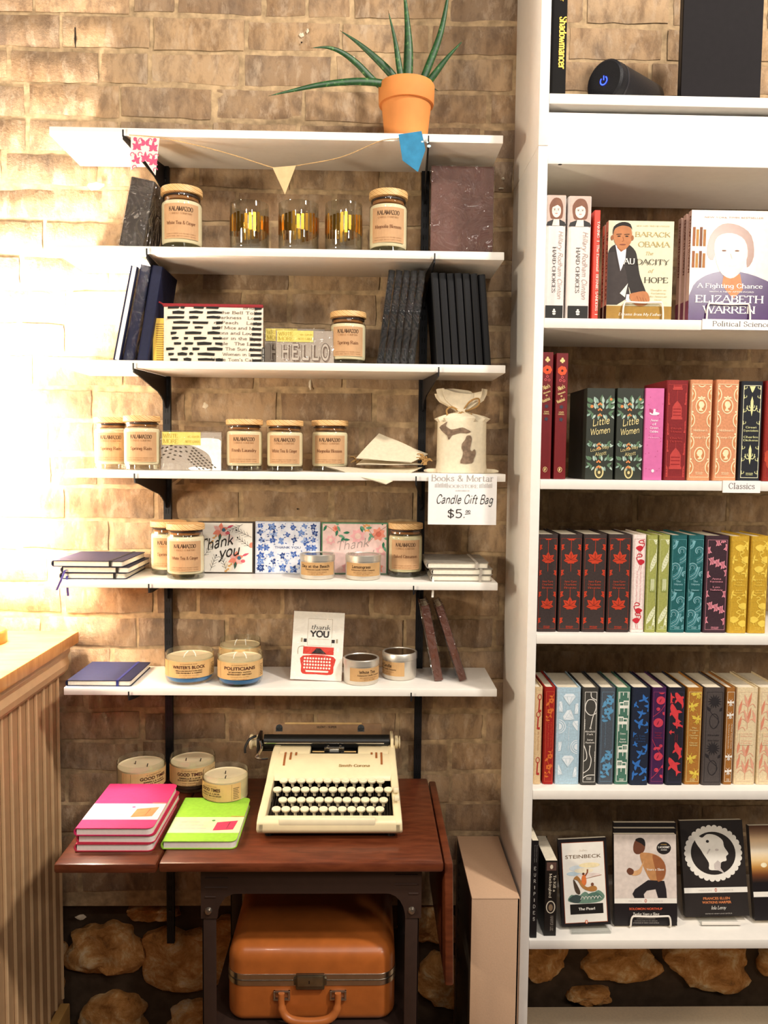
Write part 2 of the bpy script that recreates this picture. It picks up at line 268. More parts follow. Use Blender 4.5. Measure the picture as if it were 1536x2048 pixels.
class Canvas:
    """draws printed shapes on a surface: f(u, v, layer) gives the place in the mesh"""
    def __init__(s, mb, f, clip=None): s.mb = mb; s.f = f; s.clip = clip; s.n = 0
    @staticmethod
    def plane(mb, O, U, V, Nn, clip=None):
        O, U, V, Nn = map(Vector, (O, U, V, Nn))
        return Canvas(mb, lambda u, v, k: O + U * u + V * v + Nn * (.00015 + .0002 * k), clip)
    @staticmethod
    def drum(mb, R, z0, clip=None, rot=0):
        return Canvas(mb, lambda u, v, k: Vector((math.sin(u / R + rot) * (R + .0002 + .0002 * k), -math.cos(u / R + rot) * (R + .0002 + .0002 * k), z0 + v)), clip)
    def cut(s, pts):
        if not s.clip: return pts
        a0, a1, b0, b1 = s.clip
        for ax, lim, sg in ((0, a0, 1), (0, a1, -1), (1, b0, 1), (1, b1, -1)):
            out = []; n = len(pts)
            for i in range(n):
                p, q = pts[i], pts[(i + 1) % n]; dp = (p[ax] - lim) * sg; dq = (q[ax] - lim) * sg
                if dp >= 0: out.append(p)
                if (dp >= 0) != (dq >= 0):
                    t = dp / (dp - dq); out.append((p[0] + (q[0] - p[0]) * t, p[1] + (q[1] - p[1]) * t))
            pts = out
            if len(pts) < 3: return []
        return pts
    def poly(s, pts, m, k=1):
        pts = s.cut([tuple(p) for p in pts])
        o = []
        for p in pts:
            if not o or abs(p[0] - o[-1][0]) + abs(p[1] - o[-1][1]) > 1e-7: o.append(p)
        if len(o) > 2 and abs(o[0][0] - o[-1][0]) + abs(o[0][1] - o[-1][1]) < 1e-7: o.pop()
        if len(o) < 3: return
        ar = sum(o[i][0] * o[(i + 1) % len(o)][1] - o[(i + 1) % len(o)][0] * o[i][1] for i in range(len(o)))
        if ar < 0: o = o[::-1]
        s.n += 1; k = k + (s.n % 45) * .02                 # each print lies a hair above the one before
        s.mb.add([s.f(u, v, k) for u, v in o], [list(range(len(o)))], m)
    def rect(s, u0, u1, v0, v1, m, k=0, n=1):
        for i in range(n):
            a = u0 + (u1 - u0) * i / n; b = u0 + (u1 - u0) * (i + 1) / n; s.poly([(a, v0), (b, v0), (b, v1), (a, v1)], m, k)
    def ell(s, u, v, rx, ry, m, k=1, ang=0, n=16):
        c, d = math.cos(ang), math.sin(ang)
        s.poly([(u + c * rx * math.cos(t) - d * ry * math.sin(t), v + d * rx * math.cos(t) + c * ry * math.sin(t)) for t in [2 * PI * i / n for i in range(n)]], m, k)
    def leaf(s, u, v, L, W, ang, m, k=1, n=6):
        c, d = math.cos(ang), math.sin(ang); p = [(L * i / n, W / 2 * math.sin(PI * (i / n) ** .8)) for i in range(n + 1)]; p += [(a, -b) for a, b in p[-2:0:-1]]
        s.poly([(u + c * a - d * b, v + d * a + c * b) for a, b in p], m, k)
    def stroke(s, pts, w, m, k=1, closed=False, wf=None):
        n = len(pts)
        def nrm(i):
            a = pts[(i - 1) % n] if (closed or i) else pts[i]; b = pts[(i + 1) % n] if (closed or i < n - 1) else pts[i]
            dx, dy = b[0] - a[0], b[1] - a[1]; l = math.hypot(dx, dy) or 1; return dx / l, dy / l
        L = []
        for i in range(n):
            dx, dy = nrm(i); hw = (wf(dx, dy, i / max(1, n - 1)) if wf else w) / 2
            L.append(((pts[i][0] - dy * hw, pts[i][1] + dx * hw), (pts[i][0] + dy * hw, pts[i][1] - dx * hw)))
        for i in range(n if closed else n - 1):
            a, b = L[i], L[(i + 1) % n]; s.poly([a[1], b[1], b[0], a[0]], m, k)
    def curve(s, pts, w, m, k=1, closed=False, n=5, wf=None): s.stroke(smooth_pts(pts, n, closed), w, m, k, closed, wf)
    def blob(s, pts, m, k=1, n=3): s.poly(smooth_pts(pts, n, True), m, k)
    def ring(s, u, v, rx, ry, w, m, k=1, n=24): s.stroke([(u + rx * math.cos(2 * PI * i / n), v + ry * math.sin(2 * PI * i / n)) for i in range(n)], w, m, k, True)
    def frame(s, u0, u1, v0, v1, w, m, k=1):
        s.rect(u0, u1, v0, v0 + w, m, k); s.rect(u0, u1, v1 - w, v1, m, k); s.rect(u0, u0 + w, v0 + w, v1 - w, m, k); s.rect(u1 - w, u1, v0 + w, v1 - w, m, k)
    def text(s, txt, u, v, h, m, k=3, font='serif', w=None, rot=0, slant=0, al='c', wt=1, sp=0):
        """h = capital height, (u, v) = baseline anchor"""
        items = []   # polygons in text space, cap height 10
        if font in ('sans', 'bold'):
            vs, fs = sans(txt, font == 'bold')
            if not vs: return
            vs = [(x * 13.7, y * 13.7) for x, y in vs]; items = [[vs[i] for i in f] for f in fs]; x1 = max(p[0] for p in vs); x0 = min(p[0] for p in vs)
        else:
            x = 0; tmp = MB(); holder = []
            cv = Canvas(None, None)
            cv.poly = lambda pts, mm, kk=1: items.append(pts)
            for ch in txt:
                if ch == ' ': x += 4.6 + sp; continue
                if ch not in SER: continue
                adv, st = glyph(ch, font)
                for cur, pts in st:
                    pp = [(x + a, b) for a, b in pts]
                    if font == 'hand' or font == 'mono':
                        t = (.9 if font == 'hand' else 1.15) * wt; cv.stroke(pp, t, None)
                    else:
                        th, tk = (.55 * wt, 1.45 * wt)
                        def wf(dx, dy, t_, cur=cur): 
                            f = abs(dy) ** 1.6
                            if not cur and dx * dy > 0 and abs(dx) > .25: f = .25
                            return th + (tk - th) * f
                        cv.stroke(pp, 1, None, wf=wf)
                    if font in ('serif', 'mono') and not cur:
                        for (a, b), (c_, d_) in ((pp[0], pp[1]), (pp[-1], pp[-2])):
                            if abs(d_ - b) > 2.2 and abs(c_ - a) < abs(d_ - b) * .8 and b in (0, 10, 6.2, -3):
                                e = .75 if font == 'serif' else 1.1; cv.poly([(a - .75 - e, b - .28), (a + .75 + e, b - .28), (a + .75 + e, b + .28), (a - .75 - e, b + .28)], None)
                x += adv + .5 + sp
            x0, x1 = 0, max(.1, x - .5 - sp)
        sc = h / 10; sx = sc if w is None else w / (x1 - x0)
        off = {'c': -(x0 + x1) / 2, 'l': -x0, 'r': -x1}[al]; c, d = math.cos(rot), math.sin(rot)
        for p in items:
            q = [((a + off) * sx + slant * b * sc, b * sc) for a, b in p]
            s.poly([(u + c * a - d * b, v + d * a + c * b) for a, b in q], m, k)
# ================================================================ the room
def brick_material():
    m, nt, bs = base('old_brick'); L = nt.links.new
    tc = N(nt, 'ShaderNodeTexCoord'); ge = N(nt, 'ShaderNodeNewGeometry')
    isl = ramp(nt, [(0, '#AE9070'), (.2, '#BC9E7A'), (.4, '#9A8064'), (.6, '#C4A682'), (.8, '#B29472'), (1, '#8E7862')]); isl.color_ramp.interpolation = 'LINEAR'
    L(ge.outputs['Random Per Island'], isl.inputs['Fac'])
    mp = N(nt, 'ShaderNodeMapping'); mp.inputs['Scale'].default_value = (1, 1, .45); L(tc.outputs['Object'], mp.inputs['Vector'])
    def noise(sc, de, vec, dis=0):
        n = N(nt, 'ShaderNodeTexNoise'); n.inputs['Scale'].default_value = sc; n.inputs['Detail'].default_value = de; n.inputs['Roughness'].default_value = .68; n.inputs['Distortion'].default_value = dis; L(vec, n.inputs['Vector']); return n
    n1 = noise(30, 9, mp.outputs['Vector'], .2); n2 = noise(7, 4, tc.outputs['Object']); n3 = noise(120, 3, tc.outputs['Object']); n4 = noise(34, 9, mp.outputs['Vector'], .3)
    def mix(a, b, fac, mode='MIX'):
        x = N(nt, 'ShaderNodeMix', data_type='RGBA', blend_type=mode); 
        (L(fac, x.inputs[0]) if not isinstance(fac, float) else setattr(x.inputs[0], 'default_value', fac))
        for i, q in ((6, a), (7, b)): (L(q, x.inputs[i]) if not isinstance(q, str) else setattr(x.inputs[i], 'default_value', lin(q)))
        return x.outputs[2]
    d = ramp(nt, [(.38, '#FFFFFF'), (.56, '#000000')]); L(n1.outputs['Fac'], d.inputs['Fac'])
    dk = N(nt, 'ShaderNodeMath', operation='MULTIPLY'); dk.inputs[1].default_value = .62; L(d.outputs['Color'], dk.inputs[0])
    c = mix(isl.outputs['Color'], '#54443A', dk.outputs[0])
    l = ramp(nt, [(.52, '#000000'), (.64, '#FFFFFF')]); L(n4.outputs['Fac'], l.inputs['Fac'])
    lk = N(nt, 'ShaderNodeMath', operation='MULTIPLY'); lk.inputs[1].default_value = .55; L(l.outputs['Color'], lk.inputs[0])
    c = mix(c, '#CDB79C', lk.outputs[0])
    r2 = ramp(nt, [(.35, '#A07446'), (.65, '#887C72')]); L(n2.outputs['Fac'], r2.inputs['Fac']); c = mix(c, r2.outputs['Color'], .22)
    L(c, bs.inputs['Base Color']); bs.inputs['Roughness'].default_value = .9; bs.inputs['Specular IOR Level'].default_value = .15
    ad = N(nt, 'ShaderNodeMath', operation='ADD'); L(n1.outputs['Fac'], ad.inputs[0]); L(n3.outputs['Fac'], ad.inputs[1])
    bp = N(nt, 'ShaderNodeBump'); bp.inputs['Strength'].default_value = .5; bp.inputs['Distance'].default_value = .0028; L(ad.outputs[0], bp.inputs['Height']); L(bp.outputs['Normal'], bs.inputs['Normal'])
    return m
def stone_material():
    m, nt, bs = base('field_stone'); L = nt.links.new
    tc = N(nt, 'ShaderNodeTexCoord'); ge = N(nt, 'ShaderNodeNewGeometry')
    a = ramp(nt, [(0, '#BC7E40'), (.35, '#CC9452'), (.7, '#9C6E3E'), (1, '#C49460')]); L(ge.outputs['Random Per Island'], a.inputs['Fac'])
    n = N(nt, 'ShaderNodeTexNoise'); n.inputs['Scale'].default_value = 17; n.inputs['Detail'].default_value = 12; n.inputs['Roughness'].default_value = .74; n.inputs['Distortion'].default_value = .5; L(tc.outputs['Object'], n.inputs['Vector'])
    b = ramp(nt, [(.34, '#5A381C'), (.43, '#AE7238'), (.52, '#D0965A'), (.59, '#E8C490'), (.67, '#F2E0C0')]); L(n.outputs['Fac'], b.inputs['Fac'])
    x = N(nt, 'ShaderNodeMix', data_type='RGBA'); x.inputs[0].default_value = .7; L(a.outputs['Color'], x.inputs[6]); L(b.outputs['Color'], x.inputs[7])
    L(x.outputs[2], bs.inputs['Base Color']); bs.inputs['Roughness'].default_value = .85; bs.inputs['Specular IOR Level'].default_value = .2
    bp = N(nt, 'ShaderNodeBump'); bp.inputs['Strength'].default_value = .8; bp.inputs['Distance'].default_value = .012; L(n.outputs['Fac'], bp.inputs['Height']); L(bp.outputs['Normal'], bs.inputs['Normal'])
    return m
BRICK = brick_material(); STONE = stone_material()
MORTAR = P('#B29876', .95, .3, 55, .8, spec=.1); DARKMORTAR = P('#4A3B2E', .95, .25, 30, .6, spec=.1)
def build_wall():
    mb = MB(); X0, X1, ZB, ZT = -1.5, 1.55, .335, 2.62; rng = random.Random(5)
    mb.box(X0, X1, .006, .12, ZB, 2.8, MORTAR); mb.box(X0, X1, .034, .12, 0, ZB, DARKMORTAR)
    pitch = .0745; k = -5
    while True:
        ztop = 2.302 - k * pitch - .006
        zb = ztop - pitch + .0115
        if ztop < ZB + .04: break
        k += 1
        x = X0 - rng.uniform(0, .2)
        while x < X1:
            L = .205 + rng.uniform(-.012, .012)
            if rng.random() < .22: L = .1 + rng.uniform(-.008, .012)
            xa, xb = max(x, X0), min(x + L - .0115, X1); x += L
            if xb - xa < .03: continue
            pr = -.0005 - rng.random() * .003; ja = [rng.uniform(-.004, .004) for _ in range(6)]
            nx, nz = max(2, int((xb - xa) / .03)), 3; vs = []; fs = []
            for i in range(nx + 1):
                for j in range(nz + 1):
                    u, v = i / nx, j / nz; edge = i in (0, nx) or j in (0, nz)
                    zz = zb + ja[0] * (1 - u) + ja[1] * u + (ztop - zb + ja[2] * .7 * (1 - u) + ja[3] * .7 * u - ja[0] * (1 - u) - ja[1] * u) * v
                    xx = xa + (xb - xa) * u + (ja[4] * (1 - u) + ja[5] * u) * .6
                    if edge: xx += rng.uniform(-.0015, .0015); zz += rng.uniform(-.0018, .0018)
                    vs.append((xx, pr + (.0045 if edge else 0) + rng.uniform(-.0005, .0005) + .002, zz))
            for i in range(nx):
                for j in range(nz): a = i * (nz + 1) + j; fs.append((a, a + nz + 1, a + nz + 2, a + 1))
            mb.add(vs, fs, BRICK, True)
    CHIP = P('#D9CBB2', .9, .15, 90, .3); HOLE_ = P('#241A12', .9)
    for px, py, rx_, rz_, m_ in ((603, 69, .006, .005, CHIP), (615, 61, .003, .005, CHIP), (603, 84, .002, .002, HOLE_), (192, 372, .017, .009, CHIP), (706, 114, .005, .003, CHIP), (1006, 356, .004, .003, CHIP), (1003, 376, .006, .002, CHIP), (620, 770, .004, .010, CHIP), (410, 812, .006, .007, CHIP), (150, 78, .0022, .024, HOLE_), (595, 1018, .002, .002, HOLE_), (160, 1835, .012, .006, CHIP)):
        c = at(px, py, -.003); vs = [(c.x, -.0032, c.z)]
        for i in range(12): a = PI * i / 6; q = 1 + rng.uniform(-.3, .3); vs.append((c.x + rx_ * q * math.cos(a), -.0012, c.z + rz_ * q * math.sin(a)))
        mb.add(vs, [(0, 1 + (i + 1) % 12, 1 + i)[::-1] for i in range(12)], m_, True)
    # field stones of the old footing, each at its own place along the wall
    def stone(px, py, rx, ry, seed, dep=.03, yc=.032):
        r = random.Random(seed); c = at(px, py, 0); sx = rx * .00115; sz = ry * .00115
        bm = bmesh.new(); bmesh.ops.create_icosphere(bm, subdivisions=4, radius=1); ph = [r.uniform(0, 6.3) for _ in range(8)]
        for v in bm.verts:
            p = v.co.copy(); a = math.atan2(p.z, p.x)
            k = 1 + .03 * math.sin(11 * a + ph[7]) + .10 * math.sin(2 * a + ph[0]) + .08 * math.sin(3 * a + ph[1]) + .05 * math.sin(5 * a + ph[2]) + .03 * math.sin(9 * p.x + ph[3]) * math.sin(8 * p.z + ph[4])
            q = max(abs(p.x), abs(p.z)); m_ = (abs(p.x) ** 3 + abs(p.z) ** 3) ** (1 / 3) if q > 0 else 1; sq = math.hypot(p.x, p.z) / m_ if m_ > 1e-6 else 1
            sq = 1 + (sq - 1) * .75
            yy = -abs(p.y) ** .5 if p.y < 0 else p.y
            k *= 1 + .10 * mnoise.fractal(p * 2.3 + Vector((seed, 0, 0)), .9, 2.1, 5); dd = 1 + .22 * mnoise.fractal(p * 3.1 + Vector((0, seed, 0)), .8, 2.2, 6)
            v.co = Vector((c.x + p.x * k * sq * sx, yc + yy * dep * dd * (1 + .2 * math.sin(6 * p.x + ph[5]) * math.sin(5 * p.z + ph[6])), c.z + p.z * k * sq * sz))
        mb.bm(bm, STONE, True)
    for i, q in enumerate([(205, 1912, 74, 58), (372, 1930, 94, 74), (225, 2052, 72, 52), (390, 2062, 62, 50), (300, 1836, 50, 16), (500, 1880, 70, 50), (560, 2010, 90, 60), (700, 1900, 90, 60), (860, 1860, 60, 40), (890, 1975, 55, 60), (700, 2040, 90, 50), (900, 2110, 70, 50),
                           (1092, 1930, 46, 44), (1248, 1934, 74, 50), (1428, 1936, 86, 62), (1570, 1930, 42, 44), (1185, 2004, 48, 17), (60, 1950, 70, 60), (1690, 1950, 90, 60), (1000, 1960, 50, 60), (-90, 1940, 70, 60)]):
        stone(*q, seed=i + 3)
    return structure(mb.build('wall_back'))
build_wall()
mb = MB(); mb.box(-2.2, 2.2, -3.2, .12, -.05, 0, wood('#5E3E24', '#76502F', (8, 1, 1), .4)); structure(mb.build('floor'))

# ---------------------------------------------------------------- counter at the side, with its baseboard and lamp
TAN = P('#B5916A', .55, .05, 40); TANL = P('#CDAA80', .5, .05, 40)
ct = thing('shop_counter', 'tan beadboard counter with an orange wood top, standing against the brick wall', 'counter', (-.70, -.02, 0))
mb = MB(); mb.box(-.55, -.004, -1.0, 0, 0, .957, TAN)
y = -.010
while y > -1.0:                      # narrow beads standing proud between the boards
    mb.tube([(-.001, y, .13), (-.001, y, .905)], .0038, TANL, 6); y -= .041
mb.build('beadboard_panel', ct)
mb = MB(); prof = [(0, .905), (.012, .905), (.02, .915), (.024, .93), (.020, .945), (.026, .957), (.026, .9735), (0, .9735)]
mb.prism(prof, lambda a, b: Vector((a, 0, b)), lambda a, b: Vector((a, -1.0, b)), TANL); mb.build('cove_molding', ct)
mb = MB(); mb.box(-.60, .042, -1.05, .012, .9735, 1.001, wood('#C98A48', '#DDA25E', (2, 10, 2), .35), .003); mb.build('counter_top', ct)
mb = MB(); mb.box(0, .023, -1.0, -.028, .001, .132, wood('#B0894E', '#C79E5E', (2, 2, 12), .5), .003); mb.build('baseboard', ct)

LX, LY = -.822, -.135
lp = thing('table_lamp', 'lit table lamp with a white drum shade at the end of the wooden counter', 'lamp', (LX, LY, 1.001))
mb = MB(); mb.lathe([(0, 0), (.051, 0), (.052, .004), (.052, .024), (.049, .028), (.014, .030), (.009, .034), (.0085, .32), (.011, .325), (.011, .33), (0, .33)], wood('#9A5E2C', '#B5743A', (3, 3, 9), .35)); mb.build('lamp_base', lp)
mb = MB(); R0, R1, Z0, Z1 = .122, .105, .292, .56
mb.lathe([(R0, Z0), (R1, Z1), (R1 - .002, Z1), (R0 - .002, Z0), (R0, Z0)], emit('#FFF3E2', 15.0), 48); mb.build('lamp_shade', lp)
mb = MB(); mb.lathe([(0, .33), (.012, .332), (.014, .36), (.03, .40), (.034, .425), (.028, .455), (0, .47)], emit('#FFE6B8', 8), 20); mb.build('bulb', lp)
lamp('lamp_light', 'POINT', (LX, LY, 1.001 + .47), 100, (1, .92, .82), .05)

# ---------------------------------------------------------------- wall shelving
WHITE = P('#EDE8E0', .42, .02, 60, spec=.45); BLACKM = P('#17171B', .45, .1, 60, metal=.2); HOLE = P('#050505', .8)
SZ = [2.0631, 1.8306, 1.6010, 1.3758, 1.1465, .9184]; SXR = [.273, .280, .2874, .2924, .2806, .2836]; ST = .0163; SD = .1808
RX = (-.4516, .1278)
for x, z0, side in ((RX[0], .254, 'lamp'), (RX[1], .52, 'bookcase')):
    t = thing('shelf_rail', {'lamp': 'tall black slotted rail on the brick, the one nearer the lamp, ending above the stones', 'bookcase': 'tall black slotted rail on the brick, running down behind the typewriter, nearer the bookcase'}[side], 'shelf rail', (x, 0, z0))
    ht = 2.075 - z0; mb = MB(); 
    for a, b in ((-.0085, -.0055), (.0055, .0085)): mb.box(a, b, -.0135, -.003, 0, ht, BLACKM)
    mb.box(-.0085, .0085, -.0145, -.0125, 0, ht, BLACKM)
    zz = .03
    while zz < ht - .02:
        for sx in (-.0028, .0028): mb.box(sx - .0008, sx + .0008, -.0148, -.0144, zz, zz + .011, HOLE)
        zz += .0254
    mb.build('channel', t)
    mb = MB()
    for q in (.08, ht * .5, ht - .06): mb.lathe([(0, 0), (.004, 0), (.003, .002), (0, .0025)], P('#3A3A3E', .3, metal=.8), 12, c=(0, 0, 0)) if False else mb.box(-.003, .003, -.0165, -.0145, q - .003, q + .003, P('#3A3A3E', .3, metal=.8), .001)
    mb.build('screw', t)
SHN = ['the potted aloe', 'the gold tumblers', 'the zipper pouch', 'the cotton gift bags', 'the boxed thank you cards', 'the red typewriter card']
for i in range(6):
    mb = MB(); mb.box(-.914, 0, -SD, -.004, -ST, 0, WHITE, .0012)
    o = mb.build('wall_shelf'); o.location = (SXR[i], 0, SZ[i])
    tag(o, 'long white board shelf carrying ' + SHN[i], 'shelf', 'white wall shelves')
TIPS = [(255, 848), (298, 863), (270, 874), (270, 833), (296, 831), (254, 829)]
for i in range(6):
    for r in range(2):
        zt = SZ[i] - ST; tip = at(TIPS[i][r], 912, -SD - .003); dx = tip.x - RX[r]
        t = thing('shelf_bracket', 'black bracket under the shelf of ' + SHN[i][4:] + (', rail nearer lamp' if r == 0 else ', rail nearer bookcase'), 'bracket', (RX[r], -.012, zt), (0, 0, 0), 'black shelf brackets')
        Lr = math.hypot(dx, SD - .009); ang = math.atan2(dx, -(SD - .009)); d = Vector((dx / Lr, -(SD - .009) / Lr, 0)); nn = Vector((-d.y, d.x, 0)) * .0014
        prof = [(.004, -.0008), (Lr, -.0008), (Lr + .003, -.0008), (Lr + .003, -.009), (Lr - .02, -.013), (.085, -.030), (.05, -.038), (.03, -.048), (.018, -.058), (.013, -.068), (.004, -.072)]
        if i >= 4: prof = [(.004, -.0008), (Lr + .003, -.0008), (Lr + .003, -.009), (Lr - .02, -.012), (.03, -.014), (.016, -.02), (.012, -.05), (.004, -.05)]
        mb = MB(); f = lambda s: (lambda a, b: d * a + nn * s + Vector((0, 0, b)))
        mb.prism(prof, f(-1), f(1), BLACKM); mb.build('arm', t)
        mb = MB(); lipp = [(Lr + .0032, -.004), (Lr + .0047, -.004), (Lr + .0047, .010), (Lr + .0032, .010)]
        mb.prism(lipp, f(-1), f(1), BLACKM); mb.build('front_hook', t)
# ================================================================ goods on the wall shelves
CREAM = '#E8DDC4'; WAX = P('#E6D8B4', .5, .05, 30, spec=.3); KRAFT = P('#C29A68', .75, .08, 50); KRAFT2 = P('#C69C72', .75, .06, 50)
INK = P('#3A2416', .8); INK2 = P('#8A5E34', .8); BLK = P('#141210', .7); PAPER = P('#EEE9DF', .7, .03); PAGES = P('#E9DEC6', .8, .06, 160)
def lblp(base_): return base_
def jar_candle(label, pxl, pxr, pyt, zs, Y, scent, lidtilt=0, face=0, lblw=.80, wax=WAX):
    c = (pxl + pxr) / 2; p0 = at(c, pyt, Y); r = (at(pxr, pyt, Y).x - at(pxl, pyt, Y).x) / 2 * .985
    off = .0
    h = p0.z - zs + off
    yaw = math.atan2(p0.x, Y + 1.8686) * .8 + face
    t = thing('jar_candle', label, 'candle', (p0.x, Y, zs + .0006), (0, 0, -yaw), 'wooden lid jar candles')
    mb = MB(); g = .10 * h; mb.lathe([(0, .0005), (r * .93, .0005), (r * .985, .003), (r, .007), (r, .72 * h), (r * .985, .76 * h), (r * .93, .79 * h), (r * .91, .81 * h), (r * .91, .875 * h)], GLASS, 44); mb.build('glass_jar', t)
    mb = MB(); mb.lathe([(0, g), (r * .90, g), (r * .955, g + .003), (r * .965, g + .008), (r * .965, .725 * h), (r * .94, .752 * h), (r * .90, .765 * h), (0, .767 * h)], wax, 44); mb.build('wax', t)
    mb = MB(); mb.lathe([(0, .0015), (r * .93, .0015), (r * .93, g - .001), (0, g - .001)], glass((.80, .80, .73), 0, .02, .08), 36); mb.build('thick_glass_base', t)
    mb = MB(); cv = Canvas.drum(mb, r + .0002, 0); a = r * math.asin(lblw)
    z1, z0 = .70 * h, .15 * h; cv.rect(-a, a, z0, z1, KRAFT2, 0, 12)
    cv.text('KALAMAZOO', 0, z0 + .78 * (z1 - z0), .085 * (z1 - z0) + .0024, INK, w=a * 1.26, wt=1.35)
    cv.text('CANDLE COMPANY', 0, z0 + .685 * (z1 - z0), .0034, INK2, w=a * 1.2, wt=.8)
    cv.text(scent, 0, z0 + .40 * (z1 - z0), .0064, P('#6B3A1E', .8), w=a * min(1.55, .115 * len(scent)), wt=1.1)
    for v, q in ((.12, 'HAND POURED SOY BLEND CANDLE'), (.05, 'BURN TIME ABOUT FORTY HOURS')): cv.text(q, 0, z0 + v * (z1 - z0), .0018, INK2, w=a * 1.6, wt=.9)
    mb.build('paper_label', t)
    mb = MB(); mb.lathe([(0, .893 * h), (r * .985, .893 * h), (r * 1.01, .898 * h), (r * 1.01, .985 * h), (r * .985, h), (0, h)], lidwood(), 44); ld = mb.build('wooden_lid', t)
    mb = MB(); mb.lathe([(0, .80 * h), (r * .80, .80 * h), (r * .82, .81 * h), (r * .82, .893 * h)], wood('#8A5A30', '#A06C3C', (9, 9, 2), .5), 36); mb.build('stopper', ld)
    mb = MB(); mb.lathe([(r * .835, .845 * h), (r * .90, .848 * h), (r * .90, .872 * h), (r * .835, .875 * h)], P('#2A1A12', .5), 36); mb.build('seal_ring', ld)
    return t
def bowl_candle(label, pxl, pxr, pyt, zs, Y, title, lines, waxc, basec, wicks, title_w=1.3, face=0, lit=False, h=None):
    c = (pxl + pxr) / 2; r = (at(pxr, pyt, Y).x - at(pxl, pyt, Y).x) / 2 * .985; p0 = at(c, pyt, Y + r * .0)
    h = h or (p0.z - zs); t = thing('bowl_candle', label, 'candle', (p0.x, Y, zs + .0006), (0, 0, -math.atan2(p0.x, Y + 1.8686) * .8 + face), 'low glass bowl candles')
    mb = MB(); mb.lathe([(0, .0005), (r * .86, .0005), (r * .95, .004), (r, .012), (r, .93 * h), (r * .985, h), (r * .965, h), (r * .97, .93 * h), (r * .97, .02), (r * .9, .009)], GLASS, 48); mb.build('glass_bowl', t)
    mb = MB(); zw = .80 * h
    mb.lathe([(0, .006), (r * .84, .006), (r * .93, .010), (r * .955, .016), (r * .955, .25 * h)], basec, 44); mb.lathe([(r * .955, .25 * h), (r * .955, zw + .002), (r * .93, zw), (0, zw - .001)], waxc, 44); mb.build('wax', t)
    mb = MB(); cv = Canvas.drum(mb, r + .0002, 0); z0, z1 = .26 * h, .80 * h; a = r * 1.42; LB = P('#D9B076', .75, .06, 50)
    cv.rect(-a, a, z0, z1, LB, 0, 22)
    H_ = z1 - z0
    cv.text('A CANDLE FOR', 0, z0 + .84 * H_, .0022, INK2, font='sans', w=r * .7)
    cv.text(title, 0, z0 + .58 * H_, .19 * H_, P('#4A1C14', .7), font='bold', w=r * title_w)
    for i, q in enumerate(lines): cv.text(q, 0, z0 + (.42 - .13 * i) * H_, .075 * H_ if i < 2 else .055 * H_, INK if i < 2 else INK2, font='bold' if i < 2 else 'sans', w=r * (1.1 if i < 2 else .8) * min(1, len(q) / 20 + .3))
    cv.rect(r * .98, r * .99, z0 + .02 * H_, z1 - .03 * H_, INK2, 1); cv.rect(-r * .99, -r * .98, z0 + .02 * H_, z1 - .03 * H_, INK2, 1)
    for i in range(7): cv.rect(r * 1.05, r * (1.33 - .03 * (i % 3)), z0 + (.12 + .1 * i) * H_, z0 + (.15 + .1 * i) * H_, INK, 1, 3)
    mb.build('paper_label', t)
    for (wx, wy, lx, burnt) in wicks:
        mb = MB(); m = P('#F2EEE4', .8) if not burnt else P('#1E1612', .9)
        L_ = .013 if not burnt else .006
        mb.tube([(wx * r, wy * r, zw - .001), (wx * r + lx * .3 * L_, wy * r, zw + .5 * L_), (wx * r + lx * L_, wy * r, zw + L_)], .0011, m, 6); mb.build('wick', t)
    return t
def tin(label, pxl, pxr, pyt, zs, Y, title, face=0, rot=(0, 0), lid=True):
    c = (pxl + pxr) / 2; p0 = at(c, pyt, Y); r = (at(pxr, pyt, Y).x - at(pxl, pyt, Y).x) / 2 * .985; h = p0.z - zs
    t = thing('tin_candle', label, 'candle', (p0.x, Y, zs + .0006), (0, 0, -math.atan2(p0.x, Y + 1.8686) * .8 + face), 'small travel tin candles')
    SIL = P('#DAD4C8', .38, .05, 60, metal=.75)
    mb = MB(); mb.lathe([(0, .0005), (r * .93, .0005), (r * .97, .003), (r * .97, .74 * h), (r * .94, .76 * h), (0, .76 * h)], SIL, 44); mb.build('tin_body', t)
    mb = MB(); mb.lathe([(r * .985, .745 * h), (r, .75 * h), (r, .975 * h), (r * .97, h), (r * .90, h), (r * .88, .975 * h)], SIL, 44); mb.lathe([(r * .88, .975 * h), (0, .97 * h)], P('#8E8478', .16, .05, 60, metal=1), 44); mb.build('lid', t)
    mb = MB(); cv = Canvas.drum(mb, r * .97 + .0003, 0); a = r * 1.15; z0, z1 = .17 * h, .70 * h
    cv.rect(-a, a, z0, z1, KRAFT, 0, 16)
    cv.text(title, -a * .1, z0 + .62 * (z1 - z0), .2 * (z1 - z0), INK, font='mono', w=r * .105 * len(title), wt=1.3)
    cv.text('Kalamazoo Candle Company', 0, z0 + .42 * (z1 - z0), .11 * (z1 - z0), INK, w=r * 1.35, wt=1.2)
    for i, q in enumerate(('NET WEIGHT FOUR OUNCES', 'SOY BLEND')): cv.text(q, 0, z0 + (.24 - .14 * i) * (z1 - z0), .07 * (z1 - z0), INK2, w=r * (1.1 - .4 * i))
    mb.build('paper_label', t); return t

